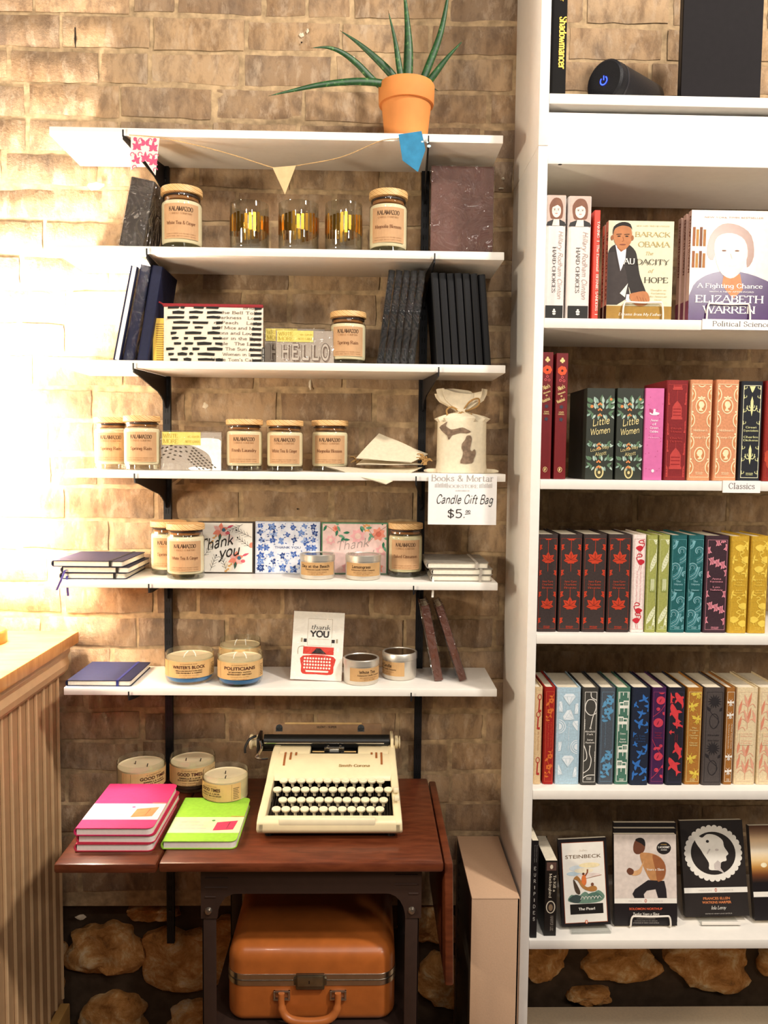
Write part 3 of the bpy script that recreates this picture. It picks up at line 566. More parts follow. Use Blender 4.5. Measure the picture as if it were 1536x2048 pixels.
# ---- top shelf: aloe and bunting
TERRA = P('#D98A48', .75, .10, 18, .15); YP = -.10; z0 = SZ[0] + .0006
pc = at(813, 180, YP); k = .001035
t = thing('potted_aloe', 'spiky green aloe in an orange clay pot standing on the highest shelf', 'plant', (pc.x, YP, z0))
mb = MB(); mb.lathe([(0, 0), (.043, 0), (.0435, .003), (.052, .083), (.0525, .086), (.0575, .0865), (.0585, .09), (.0595, .124), (.058, .1275), (.0535, .1275), (.052, .12), (.051, .11)], TERRA, 56); mb.build('clay_pot', t)
mb = MB(); mb.lathe([(0, .116), (.03, .114), (.0515, .111)], P('#3A2A1C', .95, .3, 80, .8), 30); mb.build('soil', t)
def aloe_mat():
    m, nt, bs = base('aloe_skin'); L = nt.links.new; tc = N(nt, 'ShaderNodeTexCoord'); n = N(nt, 'ShaderNodeTexNoise'); n.inputs['Scale'].default_value = 130; n.inputs['Detail'].default_value = 1; L(tc.outputs['Object'], n.inputs['Vector'])
    r = ramp(nt, [(.45, '#1E4522'), (.66, '#2A5A2A'), (.76, '#64884E')]); L(n.outputs['Fac'], r.inputs['Fac']); L(r.outputs['Color'], bs.inputs['Base Color']); bs.inputs['Roughness'].default_value = .45; return m
AL = aloe_mat(); ALT = P('#8A5A34', .7)
LEAF = [([(806, 182), (772, 168), (715, 163), (645, 169), (585, 181), (537, 192)], 16, -.10, -.19), ([(790, 184), (752, 165), (715, 128), (684, 105), (655, 95), (622, 96)], 15, -.08, -.14), ([(806, 178), (780, 145), (750, 115), (715, 85), (680, 61)], 17, -.09, -.12),
        ([(806, 178), (798, 130), (790, 80), (776, 20)], 13, -.12, -.13), ([(814, 180), (817, 110), (815, 50), (806, -45)], 20, -.10, -.11), ([(838, 178), (858, 130), (880, 70), (893, 10), (900, -40)], 15, -.11, -.12), ([(845, 180), (868, 150), (895, 115), (927, 80)], 14, -.12, -.14), ([(850, 182), (862, 176), (877, 182)], 6, -.06, -.05)]
for pts, w_, ya, yb in LEAF:
    sp = smooth_pts(pts, 6); n = len(sp); P3 = [at(x, y, ya + (yb - ya) * i / (n - 1)) - Vector((pc.x, YP, z0)) for i, (x, y) in enumerate(sp)]
    rr = [w_ * k / 2 * (1.0 if i / (n - 1) < .25 else max(.06, 1 - ((i / (n - 1) - .25) / .75) ** 1.5)) for i in range(n)]
    mb = MB(); mb.tube(P3, rr, AL, 10, flat=.62); 
    for i in range(3, n - 2, 2):
        for sg in (1,): pass
    mb.tube(P3[-2:], [rr[-2] * 1.03, .0003], ALT, 6); mb.build('leaf', t)
bt = thing('bunting_garland', 'little paper bunting on jute twine strung along the highest shelf edge', 'garland', at(590, 300, -.188))
o3 = Vector(bt.location)
tw = smooth_pts([(258, 270), (318, 275), (400, 292), (470, 311), (545, 335), (570, 337), (590, 332), (680, 315), (750, 286), (775, 279), (800, 277), (845, 268)], 5)
mb = MB(); mb.tube([at(x, y, -.1862) - o3 for x, y in tw], .0010, P('#C2A070', .9, .2, 300, .5), 6); mb.build('jute_twine', bt)
def flag(pts, m, art=None, Y=-.1886):
    mb = MB(); q = [at(x, y, Y) - o3 for x, y in pts]; mb.prism([(v.x, v.z) for v in q][::1], lambda a, b: Vector((a, q[0].y - .0004, b)), lambda a, b: Vector((a, q[0].y + .0004, b)), m)
    if art:
        S = .00104; c0 = at(290, 310, Y) - o3
        art(Canvas.plane(mb, (c0.x, q[0].y - .0004, c0.z), (1, 0, 0), (0, 0, 1), (0, -1, 0)), S)
    return mb.build('paper_flag', bt)
def damask(cv, S):
    m = P('#C65578', .8)
    def inside(px, py): return 264 < px < 317 and 277 < py < (322 + abs(px - 288) * .85)
    for (x, y, sg) in [(291, 318, 0), (275, 296, 1), (306, 298, -1), (291, 288, 0), (272, 322, 1), (306, 324, -1), (268, 280, 1), (313, 281, -1)]:
        for an, L in ((90, 15), (40, 12), (140, 12), (-30, 10), (210, 10), (5, 8), (175, 8)):
            if all(inside(x + d * L * math.cos(math.radians(an)), y - d * L * math.sin(math.radians(an))) for d in (0, .5, 1)): cv.leaf((x - 290) * S, (310 - y) * S, L * S, 5.5 * S, math.radians(an), m)
    for (x, y) in [(282, 283), (300, 283), (266, 310), (281, 309), (300, 312), (312, 312), (270, 334), (310, 338)]:
        if inside(x, y): cv.curve([((x - 290 + 4 * math.cos(a)) * S, (310 - y + 4 * math.sin(a)) * S) for a in (0, 1, 2, 3, 4)], 1.6 * S, m)
flag([(261, 341), (262, 274), (319, 276), (311, 351), (288, 318)], P('#F0DCD2', .8), damask)
flag([(545, 335), (592, 331), (570, 389)], P('#D9B98A', .85, .06))
def bluemarks(cv, S):
    for x, y, r in ((825, 275, 2.5), (838, 283, 4), (835, 276, 2)): cv.ell((x - 290) * S, (310 - y) * S, r * S, r * S * .7, P('#B9D2DC', .8))
flag([(797, 269), (843, 262), (851, 299), (836, 344), (805, 321)], P('#2F7FA8', .8, .15, 60), bluemarks)

# ---- generic books
def book(name, label, cat, x, y, z, w, h, d, cov, group=None, lean=0, pitch=0, yaw=0, art=None, film=False, pages=PAGES, hard=True, round_=.004, extra=None, elastic=None):
    """stands spine forward: x across the spine, y into the shelf"""
    lift = w / 2 * abs(math.sin(lean)) + .0006
    t = thing(name, label, cat, (x, y, z + lift), (pitch, lean, yaw), group); b = .0022 if hard else .0007; ov = .003 if hard else 0
    mb = MB(); hw = w / 2
    rd = min(round_, hw * .6); prof = [(-hw, d), (-hw, rd), (-hw + rd * .3, rd * .3), (-hw + rd, 0), (hw - rd, 0), (hw - rd * .3, rd * .3), (hw, rd), (hw, d), (hw - b, d), (hw - b, rd + b), (hw - rd, b * 1.4), (-hw + rd, b * 1.4), (-hw + b, rd + b), (-hw + b, d)]
    mb.prism(prof, lambda a, c: Vector((a, c, 0)), lambda a, c: Vector((a, c, h)), cov)
    if art: art(Canvas.plane(mb, (0, 0, 0), (1, 0, 0), (0, 0, 1), (0, -1, 0), (-hw + rd * .5, hw - rd * .5, 0, h)), w, h)
    mb.build('cover', t)
    mb = MB(); mb.box(-hw + b, hw - b, b * 1.5 + rd * .3, d - ov, ov, h - ov - .0003, pages); mb.build('page_block', t)
    if elastic:
        mb = MB(); mb.box(-hw - .0008, hw + .0008, d - .018, d - .013, -.0004, h + .0006, elastic); mb.build('elastic_band', t)
    if film:
        mb = MB(); mb.box(-hw - .0012, hw + .0012, -.0012, d + .001, -.0004, h + .001, FILM); mb.build('clear_wrapper', t)
    if extra: extra(t, w, h, d)
    return t
def px_book(name, label, cat, bl, br, tl, tr, pt, pb, Y, z, d, cov, **k):
    """spine traced by its bottom and top pixel edges"""
    xb = (at(bl, pb, Y).x + at(br, pb, Y).x) / 2; w_ = (at(br, pb, Y).x - at(bl, pb, Y).x + at(tr, pt, Y).x - at(tl, pt, Y).x) / 2
    h_ = k.pop('h', None) or (at((tl + tr) / 2, pt, Y).z - z); xt = (at(tl, pt, Y).x + at(tr, pt, Y).x) / 2
    lean = math.atan2(xt - xb, h_); lean = lean if abs(lean) > .02 else 0
    hh = h_ / math.cos(lean) - (w_ / 2 * abs(math.sin(lean)) * 2 if lean else 0)
    return book(name, label, cat, xb, Y, z, w_ * math.cos(lean) * (.84 if k.get('film') else .975), hh, d, cov, lean=lean, **k)
def face_book(name, label, cat, TL, TR, BL, BR, Y, z, th, cov, art=None, group=None, pitch=None, hard=False, film=False, pages=PAGES, h=None, spine=None, raise_=0, extra=None, yaw=0, roll=None):
    """stands cover forward and leans back; corners are those of its front cover"""
    bl, br = at(*BL, Y), at(*BR, Y); w_ = br.x - bl.x; pit = pitch or 0
    h_ = h or ((at(*TL, Y).z + at(*TR, Y).z) / 2 - z - raise_) / math.cos(pit)
    if pitch: # the leaning top is farther away
        for _ in range(3): h_ = h or ((at(*TL, Y + h_ * math.sin(pit)).z + at(*TR, Y + h_ * math.sin(pit)).z) / 2 - z - raise_) / math.cos(pit)
    tl = at(*TL, Y + h_ * math.sin(pit)); rl = roll if roll is not None else 0
    t = thing(name, label, cat, ((bl.x + br.x) / 2, Y, z + .0006 + raise_ + w_ / 2 * abs(math.sin(rl))), (-pit, rl, yaw), group); hw = w_ / 2
    b = .0022 if hard else .0008
    mb = MB(); prof = [(-hw, th), (-hw, 0), (hw, 0), (hw, b), (-hw + b, b), (-hw + b, th - b), (hw, th - b), (hw, th)]
    mb.prism(prof, lambda a, c: Vector((a, c, 0)), lambda a, c: Vector((a, c, h_)), cov)
    if art: art(Canvas.plane(mb, (0, 0, 0), (1, 0, 0), (0, 0, 1), (0, -1, 0), (-hw, hw, 0, h_)), w_, h_)
    if spine: spine(Canvas.plane(mb, (-hw, th / 2, 0), (0, -1, 0), (0, 0, 1), (-1, 0, 0), (-th / 2, th / 2, 0, h_)), th, h_)
    mb.build('cover', t)
    ov = .003 if hard else .0004
    mb = MB(); mb.box(-hw + b, hw - ov, b, th - b, ov, h_ - ov, pages); mb.build('page_block', t)
    if film: mb = MB(); mb.box(-hw - .0015, hw + .0015, -.0015, th + .001, -.0004, h_ + .002, FILM); mb.build('clear_wrapper', t)
    if extra: extra(t, w_, h_, th)
    return t
NAVY = P('#191D38', .55, .12, 120, .1, spec=.25); DGREY = P('#3C3530', .55, .12, 90, .1); BLKC = P('#0F0F12', .55, .12, 120, .1, spec=.25); LEATHER = P('#5A3428', .5, .14, 60, .15); GREYC = P('#8C857A', .55, .1, 90)
NAVYE = P('#1C2468', .6)

# ---- second shelf
px_book('photo_album', 'thick dark grey album in clear film, leaning at the lamp end of the tumbler shelf', 'album', 232, 290, 258, 318, 352, 490, -.15, SZ[1], .11, DGREY, film=True)
jar_candle('jar candle with a kraft label reading White Tea & Ginger, beside the dark grey album', 322, 405, 381, SZ[1], -.128, 'White Tea & Ginger')
jar_candle('Magnolia Blossom jar candle standing beside the gold striped tumblers', 738, 816, 388, SZ[1], -.128, 'Magnolia Blossom')
def gold_mat():
    return P('#D29A3C', .22, .1, 60, metal=1)
for i, (a, b, nm) in enumerate(((460, 538, 'nearest the White Tea candle'), (557, 638, 'in the middle of the three'), (650, 725, 'nearest the Magnolia candle'))):
    c = (a + b) / 2; Y = -.13; r = (at(b, 412, Y).x - at(a, 412, Y).x) / 2; h = at(c, 411, Y).z - SZ[1]; p = at(c, 411, Y)
    t = thing('glass_tumbler', 'clear glass tumbler with a band of gold stripes, ' + nm, 'glass', (p.x, Y, SZ[1] + .0006), (0, 0, .3 * i), 'gold striped tumblers')
    TG = glass((.93, .94, .92), 0, .015, .08)
    mb = MB(); mb.lathe([(0, .0005), (r * .90, .0005), (r * .97, .004), (r, .010), (r, h - .002), (r * .985, h), (r * .965, h - .002), (r * .965, .014), (r * .9, .010), (0, .009)], TG, 48); mb.build('tumbler_wall', t)
    mb = MB(); z1, z2 = .36 * h, .77 * h; rr = r + .0003; n = 60
    for q in range(n):
        if q % 2: continue
        a0, a1 = 2 * PI * q / n, 2 * PI * (q + 1.45) / n; d = (q * 7 % 5) * .0016
        mb.add([(rr * math.cos(a0), rr * math.sin(a0), z1 + d), (rr * math.cos(a1), rr * math.sin(a1), z1 + d), (rr * math.cos(a1), rr * math.sin(a1), z2 - d), (rr * math.cos(a0), rr * math.sin(a0), z2 - d)], [(0, 1, 2, 3)], gold_mat())
    mb.build('gold_stripes', t)
face_book('leather_notebook', 'brown leather notebook in crinkled cellophane facing out on the tumbler shelf', 'notebook', (860, 337), (983, 337), (861, 502), (985, 502), -.115, SZ[1], .014, LEATHER, film=True, h=.192)

# ---- third shelf: notebooks, pouch, note cards, black notebooks
px_book('navy_notebook', 'navy notebook showing its cream page edge, outermost of the leaning navy ones by the lamp', 'notebook', 225, 240, 262, 276, 531, 722, -.16, SZ[2], .125, NAVY, group='leaning navy notebooks', round_=.001, art=lambda c, w, h: c.rect(-w / 2 + .004, w / 2 - .002, .001, h - .001, PAPER))
px_book('navy_notebook', 'navy notebook in shiny film, middle one of the three leaning by the lamp', 'notebook', 241, 270, 281, 303, 528, 722, -.155, SZ[2], .13, NAVY, group='leaning navy notebooks', film=True)
px_book('navy_notebook', 'navy notebook whose broad cover faces the striped text pouch, innermost of the three leaning', 'notebook', 271, 297, 305, 325, 530, 722, -.15, SZ[2], .13, NAVY, group='leaning navy notebooks')
def yband(c, w, h):
    c.rect(-w * .42, w / 2, 0, h, P('#E0B84E', .75, .06))
    for i in range(17): c.rect(-w * .2, w * (.25 + .1 * (i % 3)), h * (.06 + .05 * i), h * (.075 + .05 * i), INK2, 2)
face_book('banded_notebook', 'small dark notebook with a yellow printed paper band, tucked behind the zipper pouch', 'notebook', (300, 637), (330, 637), (304, 723), (334, 723), -.135, SZ[2], .012, P('#4A4630', .6), yband, yaw=0)
# zipper pouch
PX0, PY0 = at(424, 727, -.158), None
t = thing('zipper_pouch', 'white canvas zipper pouch printed with book titles struck out in black', 'pouch', (at(424, 727, -.155).x, -.155, SZ[2] + .0006), (-.05, 0, 0))
W_ = at(524, 727, -.155).x - at(324, 727, -.155).x; Hh = at(424, 608, -.155).z - SZ[2]
mb = MB(); CANV = P('#E3D8C6', .9, .05, 200, .2); bm = bmesh.new()
nx, nz = 16, 10; vf = []
for side in (0, 1):
    vs = []; fs = []
    for i in range(nx + 1):
        for j in range(nz + 1):
            u, v = i / nx, j / nz; bulge = .012 * (math.sin(PI * u) ** .5) * (math.sin(PI * min(1, v * .97 + .03)) ** .6) + .0012
            vs.append((W_ * (u - .5), .016 + (-bulge if side == 0 else bulge), Hh * v))
    for i in range(nx):
        for j in range(nz): a = i * (nz + 1) + j; fs.append((a, a + nz + 1, a + nz + 2, a + 1) if side == 0 else (a, a + 1, a + nz + 2, a + nz + 1))
    mb.add(vs, fs, CANV, True)
def pf(u, v, k):
    U, V = min(1, max(0, u / W_ + .5)), min(1, max(0, v / Hh)); return Vector((u, .016 - (.012 * (math.sin(PI * U) ** .5) * (math.sin(PI * min(1, V * .97 + .03)) ** .6) + .0012) - .0006 - .0002 * k, v))
cv = Canvas(mb, pf, (-W_ / 2 + .001, W_ / 2 - .001, .001, Hh - .002)); rows = ["Brave New World   Bridge", "The Awakening      For Whom the Bell Tolls", "Schindler's Ark     Heart of Darkness   Lord", "Maus    James and the Giant Peach    Lady", "Cat's Cradle    Nineteen Eighty-Four   Of Mice and Men", "Song of Solomon     Sons and Lovers", "Call of the Wild    The Catcher in the Rye", "Charlotte's Web    The Jungle    The Lord", "The Satanic Verses    The Sun Also Rises", "Rabbit Run    Ulysses    Women in Love", "Alice in Wonderland    Uncle Tom's Cabin"]
kept = ['Bridge', 'the Bell Tolls', 'Darkness   Lord', 'nt Peach    Lady', 'Of Mice and Men', 'ons and Lovers', 'her in the Rye', 'ngle   The Lord', 'The Sun Also', 'Women in Love', "Uncle Tom's Cabin"]
rg = random.Random(3)
for i, q in enumerate(kept):
    v = Hh * (.945 - i * .0905); cv.text(q, W_ * .50 - .006, v, .0058, INK, font='mono', al='r', k=2, w=W_ * .030 * len(q) / 1.05, wt=.9)
    u = -W_ * .48 + rg.uniform(0, .02)
    while u < W_ * .06:
        l = rg.uniform(.007, .036); l = min(l, W_ * .1 - u)
        if l > .003: cv.poly([(u, v - .0006 + rg.uniform(-.001, .001)), (u + l, v - .0005 + rg.uniform(-.001, .001)), (u + l + .001, v + .0042), (u + l * .5, v + .0052 + rg.uniform(-.001, .001)), (u - .0006, v + .0046)], BLK, 3)
        u += l + rg.uniform(.003, .02)
    l = rg.uniform(.012, .026); cv.poly([(W_ / 2 - .004 - l, v - .001), (W_ / 2 - .003, v), (W_ / 2 - .003, v + .005), (W_ / 2 - .004 - l, v + .0045)], BLK, 4)
mb.build('canvas_body', t)
RED = P('#8C1C24', .7, .1, 200); mb = MB(); mb.box(-W_ / 2 - .002, W_ / 2, .012, .020, Hh - .003, Hh + .004, RED, .0015); mb.tube([(-W_ / 2, .014, Hh + .001), (-W_ / 2 - .010, .012, Hh + .006)], .002, RED, 6); zp = mb.build('red_zipper', t)
mb = MB(); mb.box(W_ / 2 - .0015, W_ / 2 + .004, .010, .0112, .002, .034, BLK); cv = Canvas.plane(mb, (W_ / 2 + .0014, .010, .018), (1, 0, 0), (0, 0, 1), (0, -1, 0)); cv.text('OUT OF PRINT', .0012, 0, .0028, PAPER, k=1, font='sans', w=.029, rot=PI / 2); mb.build('side_tag', t)
# HELLO cards
def cardpack(label, x0, x1, yt, yb, Y, z, art, band, group, depth=.012):
    bl, br, tp = at(x0, yb, Y), at(x1, yb, Y), at(x0, yt, Y); w_ = br.x - bl.x; h_ = tp.z - z
    t = thing('note_card_pack', label, 'note cards', ((bl.x + br.x) / 2, Y, z + .0006), (-.04, 0, 0), group)
    mb = MB(); mb.box(-w_ / 2, w_ / 2, 0, depth, 0, h_, P('#A89C90', .8, .04)); art(Canvas.plane(mb, (0, 0, 0), (1, 0, 0), (0, 0, 1), (0, -1, 0), (-w_ / 2, w_ / 2, 0, h_)), w_, h_); mb.build('cards', t)
    mb = MB(); mb.box(-w_ / 2 + .002, -w_ / 2 + w_ * band, -.0012, -.0004, h_ * .66, h_ * 1.0, P('#E2D070', .7, .05)); cv = Canvas.plane(mb, (-w_ / 2 + .002, -.0012, 0), (1, 0, 0), (0, 0, 1), (0, -1, 0))
    m = P('#B79E3C', .8); cv.text('WRITE', .003, h_ * .85, h_ * .10, m, 1, al='l', w=.030); cv.text('MORE', .003, h_ * .70, h_ * .11, m, 1, al='l', w=.031); cv.text('NOTE CARDS', w_ * band - .004, h_ * .72, h_ * .06, m, 1, al='r', w=.030); cv.text('six cards', w_ * band - .004, h_ * .86, h_ * .05, m, 1, al='r', w=.026)
    mb.build('yellow_band', t)
    mb = MB(); mb.box(-w_ / 2 - .001, w_ / 2 + .001, -.002, depth + .001, -.0003, h_ + .003, FILM); mb.build('clear_wrapper', t); return t
def hello(cv, w, h):
    a = P('#7A685C', .8); b = P('#B9ADA0', .8); d = P('#5A4A40', .8)
    for i, ch in enumerate('HELLO'):
        u = -w / 2 + w * (.16 + .172 * i); 
        for off, m, k, wt in (((.0022, -.002), a, 1, 2.6), ((0, 0), d, 2, 2.5), ((0, 0), b, 3, 1.55)): cv.text(ch, u + off[0], h * .14 + off[1], h * .44, m, k, font='mono', w=w * .125, wt=wt)
cardpack('pack of grey HELLO note cards with yellow band, the one half hidden behind its twin', 529, 648, 657, 726, -.118, SZ[2], hello, .55, 'hello note cards')
cardpack('front pack of grey HELLO note cards with yellow band, beside the Spring Rain candle', 552, 668, 661, 727, -.150, SZ[2], hello, .64, 'hello note cards')
jar_candle('Spring Rain jar candle standing alone beside the HELLO cards', 660, 733, 627, SZ[2], -.125, 'Spring Rain')
DESC = ['outermost', 'second', 'third', 'fourth', 'fifth']
for i in range(5):
    b0 = 752 + 15.6 * i; t0 = 777 + 15.0 * i
    px_book('wrapped_black_notebook', 'black notebook in glossy film, ' + DESC[i] + ' of the five leaning beside the Spring Rain candle', 'notebook', b0, b0 + 15.4, t0, t0 + 15, 535, 728, -.155, SZ[2], .12, BLKC, group='film wrapped black notebooks', film=True, h=.196)
ORD = ['first', 'second', 'third', 'fourth', 'fifth', 'sixth', 'seventh', 'eighth']
for i in range(7):
    b0 = 873 + 15.8 * i; t0 = 861 + 15.8 * i
    px_book('black_notebook', ORD[i] + ' plain black notebook from the film wrapped ones, standing on the pouch shelf', 'notebook', b0, b0 + 15.4, t0, t0 + 15.4, 538, 729, -.15 + .002 * (i % 3) + (.0 if i < 6 else .01), SZ[2], .125, BLKC, group='plain black notebooks', h=.193)

# ---- fourth shelf
jar_candle('Spring Rain jar candle half hidden by its twin, nearest the lamp glow', 188, 258, 836, SZ[3], -.085, 'Spring Rain')
jar_candle('front Spring Rain jar candle beside the leaf pattern cards, in lamp glow', 247, 320, 833, SZ[3], -.135, 'Spring Rain')
def seeds(cv, w, h):
    d = P('#4A3E34', .8); wh = P('#F2F0EC', .5)
    cv.blob([(-w * .1, h * .72), (w * .1, h * .60), (w * .3, h * .40), (w * .36, h * .05), (w * .30, -.01), (w * .55, -.01), (w * .55, h * .72), (w * .2, h * .85)], wh, 1)
    cv.blob([(-w * .04, h * .06), (w * .1, h * .10), (w * .34, h * .02), (w * .1, -h * .02), (0, 0)], wh, 1)
    def inw(u, v): return u > -w * .22 and v > h * (.68 - .30 * (u / w + .22) / .5) and v < h * .9
    for a in range(-2, 10):
        for q in range(7):
            an = .15 + .23 * a; R = h * (.34 + .095 * q); u = -w * .50 + R * math.cos(an + .1 * q) * 1.0; v = h * 1.05 - R * math.sin(an + .1 * q) * .9
            if v < h * .64 and v > h * .28 and -w / 2 < u < w * .06: cv.ell(u, v, .0032, .0015, d, 2, an + 2.4)
    for i in range(5):
        for j in range(9):
            u = w * (.04 + .045 * j - .02 * i); v = h * (.58 - .062 * j - .075 * i)
            if v > h * .03 and u < w * .43: cv.ell(u, v, .0030, .0014, d, 2, -.5)
cardpack('pack of leaf pattern note cards with yellow band, beside the Fresh Laundry candle', 322, 442, 864, 940, -.14, SZ[3], seeds, .66, None)
jar_candle('Fresh Laundry jar candle, first of the row of three on the gift bag shelf', 452, 526, 840, SZ[3], -.12, 'Fresh Laundry')
jar_candle('White Tea & Ginger jar candle between Fresh Laundry and Magnolia Blossom', 533, 607, 842, SZ[3], -.12, 'White Tea & Ginger')
jar_candle('Magnolia Blossom jar candle beside the folded cotton bags', 623, 697, 842, SZ[3], -.072, 'Magnolia Blossom')
COTTON = P('#DCCFB4', .95, .06, 120, .35); JUTE = P('#A8824E', .9, .25, 300, .5)
def flatbag(label, corners, knot, n=10, sag=0):
    """corners: four room points; a thin limp cloth sack"""
    c = sum(corners, Vector()) / 4; t = thing('drawstring_bag', label, 'gift bag', c, (0, 0, 0), 'folded cotton gift bags'); q = [v - c for v in corners]; mb = MB()
    for side in (0, 1):
        vs = []; fs = []
        for i in range(n + 1):
            for j in range(n + 1):
                u, v = i / n, j / n; p = (q[0] * (1 - u) + q[1] * u) * (1 - v) + (q[3] * (1 - u) + q[2] * u) * v
                e = (math.sin(PI * u) * math.sin(PI * v)) ** .5; p = p + Vector((0, 0, (.0026 * e + .0007 * math.sin(9 * u + 4 * v)) * (1 if side == 0 else -.3) - (0 if side == 0 else .0008)))
                vs.append(p)
        for i in range(n):
            for j in range(n): a = i * (n + 1) + j; fs.append((a, a + n + 1, a + n + 2, a + 1) if side == 0 else (a, a + 1, a + n + 2, a + n + 1))
        mb.add(vs, fs, COTTON, True)
    mb.build('cotton_sack', t)
    k_ = knot - c; mb = MB(); rg = random.Random(int(knot.x * 1e5))
    for i in range(7):
        e = k_ + Vector((rg.uniform(-.022, .022), rg.uniform(-.016, .012), rg.uniform(.001, .016))); mb.tube(smooth_pts([tuple(k_), tuple((k_ + e) / 2 + Vector((0, 0, .006))), tuple(e)], 4), .0013, JUTE, 6)
    mb.tube([tuple(k_ + Vector((-.004, 0, .002))), tuple(k_ + Vector((.004, 0, .003)))], .004, JUTE, 8); mb.build('jute_drawstring', t)
z = SZ[3]
V_ = lambda px, py, Y: at(px, py, Y)
def vz(px, Y, z): p = at(px, 930, Y); return Vector((p.x, Y, z))
flatbag('lowest cotton bag lying flat, its corner drooping over the shelf front', [vz(650, -.165, z + .012), Vector((at(772, 968, -.19).x, -.192, at(772, 968, -.19).z)), vz(845, -.125, z + .012), vz(752, -.06, z + .007)], vz(716, -.055, z + .018))
flatbag('middle cotton bag with jute string, pressed between two others', [vz(712, -.13, z + .016), vz(842, -.14, z + .017), vz(850, -.05, z + .018), vz(742, -.035, z + .040)], vz(850, -.13, z + .018))
flatbag('topmost cotton bag propped up in a peak on the folded bags', [vz(712, -.132, z + .030), vz(822, -.135, z + .022), at(856, 908, -.09), at(758, 866, -.05)], vz(851, -.11, z + .026))
# filled gift bag
bx = at(922, 940, -.115); r_ = .0535
t = thing('filled_gift_bag', 'upright cream cotton gift bag tied with a jute bow, printed with a brown state map', 'gift bag', (bx.x, -.115, z + .0006), (0, 0, -.06))
Hb = at(922, 783, -.115).z - z; K = Hb / 158; mb = MB(); seg = 48; levels = [(0, 1.02, 1), (.03, 1.04, 1), (.12, 1.0, 1), (.40, .985, 1), (.62, .98, 1), (.665, .94, 1), (.70, .72, .75), (.725, .42, .5), (.74, .24, .45), (.755, .20, .5), (.775, .26, .45), (.82, .52, .3), (.88, .80, .22), (.95, .92, .22), (1.0, .95, .22)]
rg = random.Random(4); ph = [rg.uniform(0, 6) for _ in range(4)]; vs = []; fs = []
for (f, sx, sy) in levels:
    for i in range(seg):
        a = 2 * PI * i / seg; ple = .0 if f < .64 else (.16 if f < .78 else .10)
        rr = 1 + ple * math.sin(9 * a + ph[0]) + (ple * .7) * math.sin(14 * a + ph[1])
        x_ = r_ * sx * rr * (abs(math.cos(a)) ** .62) * (1 if math.cos(a) >= 0 else -1); y_ = r_ * .62 * (sy if f < .69 else sy) * rr * (abs(math.sin(a)) ** .7) * (1 if math.sin(a) >= 0 else -1)
        zz = Hb * f + (0 if f < .8 else (.006 * math.sin(3 * a + ph[2]) * (f - .8) / .2)); lean_ = -.004 * max(0, f - .7) / .3
        vs.append((x_ + lean_, y_, max(0, zz)))
for l in range(len(levels) - 1):
    for i in range(seg): j = (i + 1) % seg; fs.append((l * seg + i, l * seg + j, (l + 1) * seg + j, (l + 1) * seg + i))
mb.add(vs, fs, COTTON, True)
for sg in (-1, 1): mb.tube([(sg * r_ * .9, -.01, .004), (sg * r_ * 1.35, -.006, .0045), (sg * r_ * 1.5, -.004, .004)], [.006, .004, .002], COTTON, 8, flat=.6)
def bagf(u, v, k):
    U = max(-.999, min(.999, u / (r_ * .99))); s_ = (1 - (abs(U) ** (1 / .62)) ** 2) ** .5; return Vector((u, -r_ * .62 * (max(.0, s_) ** .7) - .0012 - .0002 * k, v))
BARK = P('#7A6552', .85, .35, 140); cv = Canvas(mb, bagf)
def pb(px, py): return ((px - 922) * K * 1.0, (945 - py) * K)
up_ = [(878, 858), (885, 852), (893, 847), (890, 855), (896, 860), (901, 862), (912, 860), (922, 858), (931, 862), (938, 866), (930, 869), (918, 868), (908, 871), (902, 873), (896, 882), (893, 874), (886, 868)]
lo_ = [(919, 926), (922, 915), (924, 905), (921, 897), (922, 888), (928, 880), (930, 874), (937, 873), (940, 880), (938, 892), (937, 900), (941, 903), (945, 899), (948, 905), (947, 912), (944, 918), (941, 926)]
for P_ in (up_, lo_): cv.blob([pb(*q) for q in P_], BARK, 1, 2)
mb.build('cotton_sack', t)
mb = MB(); zk = Hb * .745
mb.tube([(.0125 * math.cos(a) , .010 * math.sin(a), zk) for a in [2 * PI * i / 20 for i in range(20)]], .0022, JUTE, 8, closed=True)
for pts in ([(-.004, -.012, zk), (-.022, -.016, zk + .010), (-.034, -.016, zk + .002), (-.026, -.016, zk - .012), (-.004, -.014, zk - .002)], [(.0, -.012, zk), (.016, -.017, zk + .022), (.034, -.014, zk + .028), (.032, -.014, zk + .012), (.002, -.014, zk)], [(0, -.013, zk), (-.016, -.020, zk - .016)], [(0, -.013, zk), (.014, -.018, zk - .006), (.02, -.019, zk - .004)]):
    mb.tube(smooth_pts(pts, 5), .0019, JUTE, 7)
mb.build('jute_bow', t)
# price card
Yc = -.1845; a = at(857, 951, Yc); b = at(992, 1050, Yc); sx = (b.x - a.x); sy = a.z - b.z
t = thing('price_card', 'white handwritten price card hanging from the gift bag shelf edge', 'sign', ((a.x + b.x) / 2, Yc, b.z))
mb = MB(); mb.box(-sx / 2, sx / 2, -.0006, .0006, 0, sy, P('#F1EFEE', .7, .02)); cv = Canvas.plane(mb, (0, -.0006, 0), (1, 0, 0), (0, 0, 1), (0, -1, 0)); G = P('#A39C98', .8); q = sx / 135
def cp(px, py): return ((px - 924.5) * q, (1050 - py) * q)
cv.text('Books & Mortar', *cp(924, 964), 12 * q, G, w=122 * q, wt=.75)
cv.text('BOOKSTORE', *cp(924, 977), 6 * q, G, w=62 * q, wt=.7)
for x0 in (870, 958):
    for i in range(9): cv.rect(*[v * 1 for v in (cp(x0 + i * 2.9, 0)[0], cp(x0 + i * 2.9 + 1.1, 0)[0])], cp(0, 977)[1], cp(0, 970 - (i % 3))[1], G, 1)
cv.text('GRAND RAPIDS MI', *cp(924, 984), 2.4 * q, G, w=28 * q)
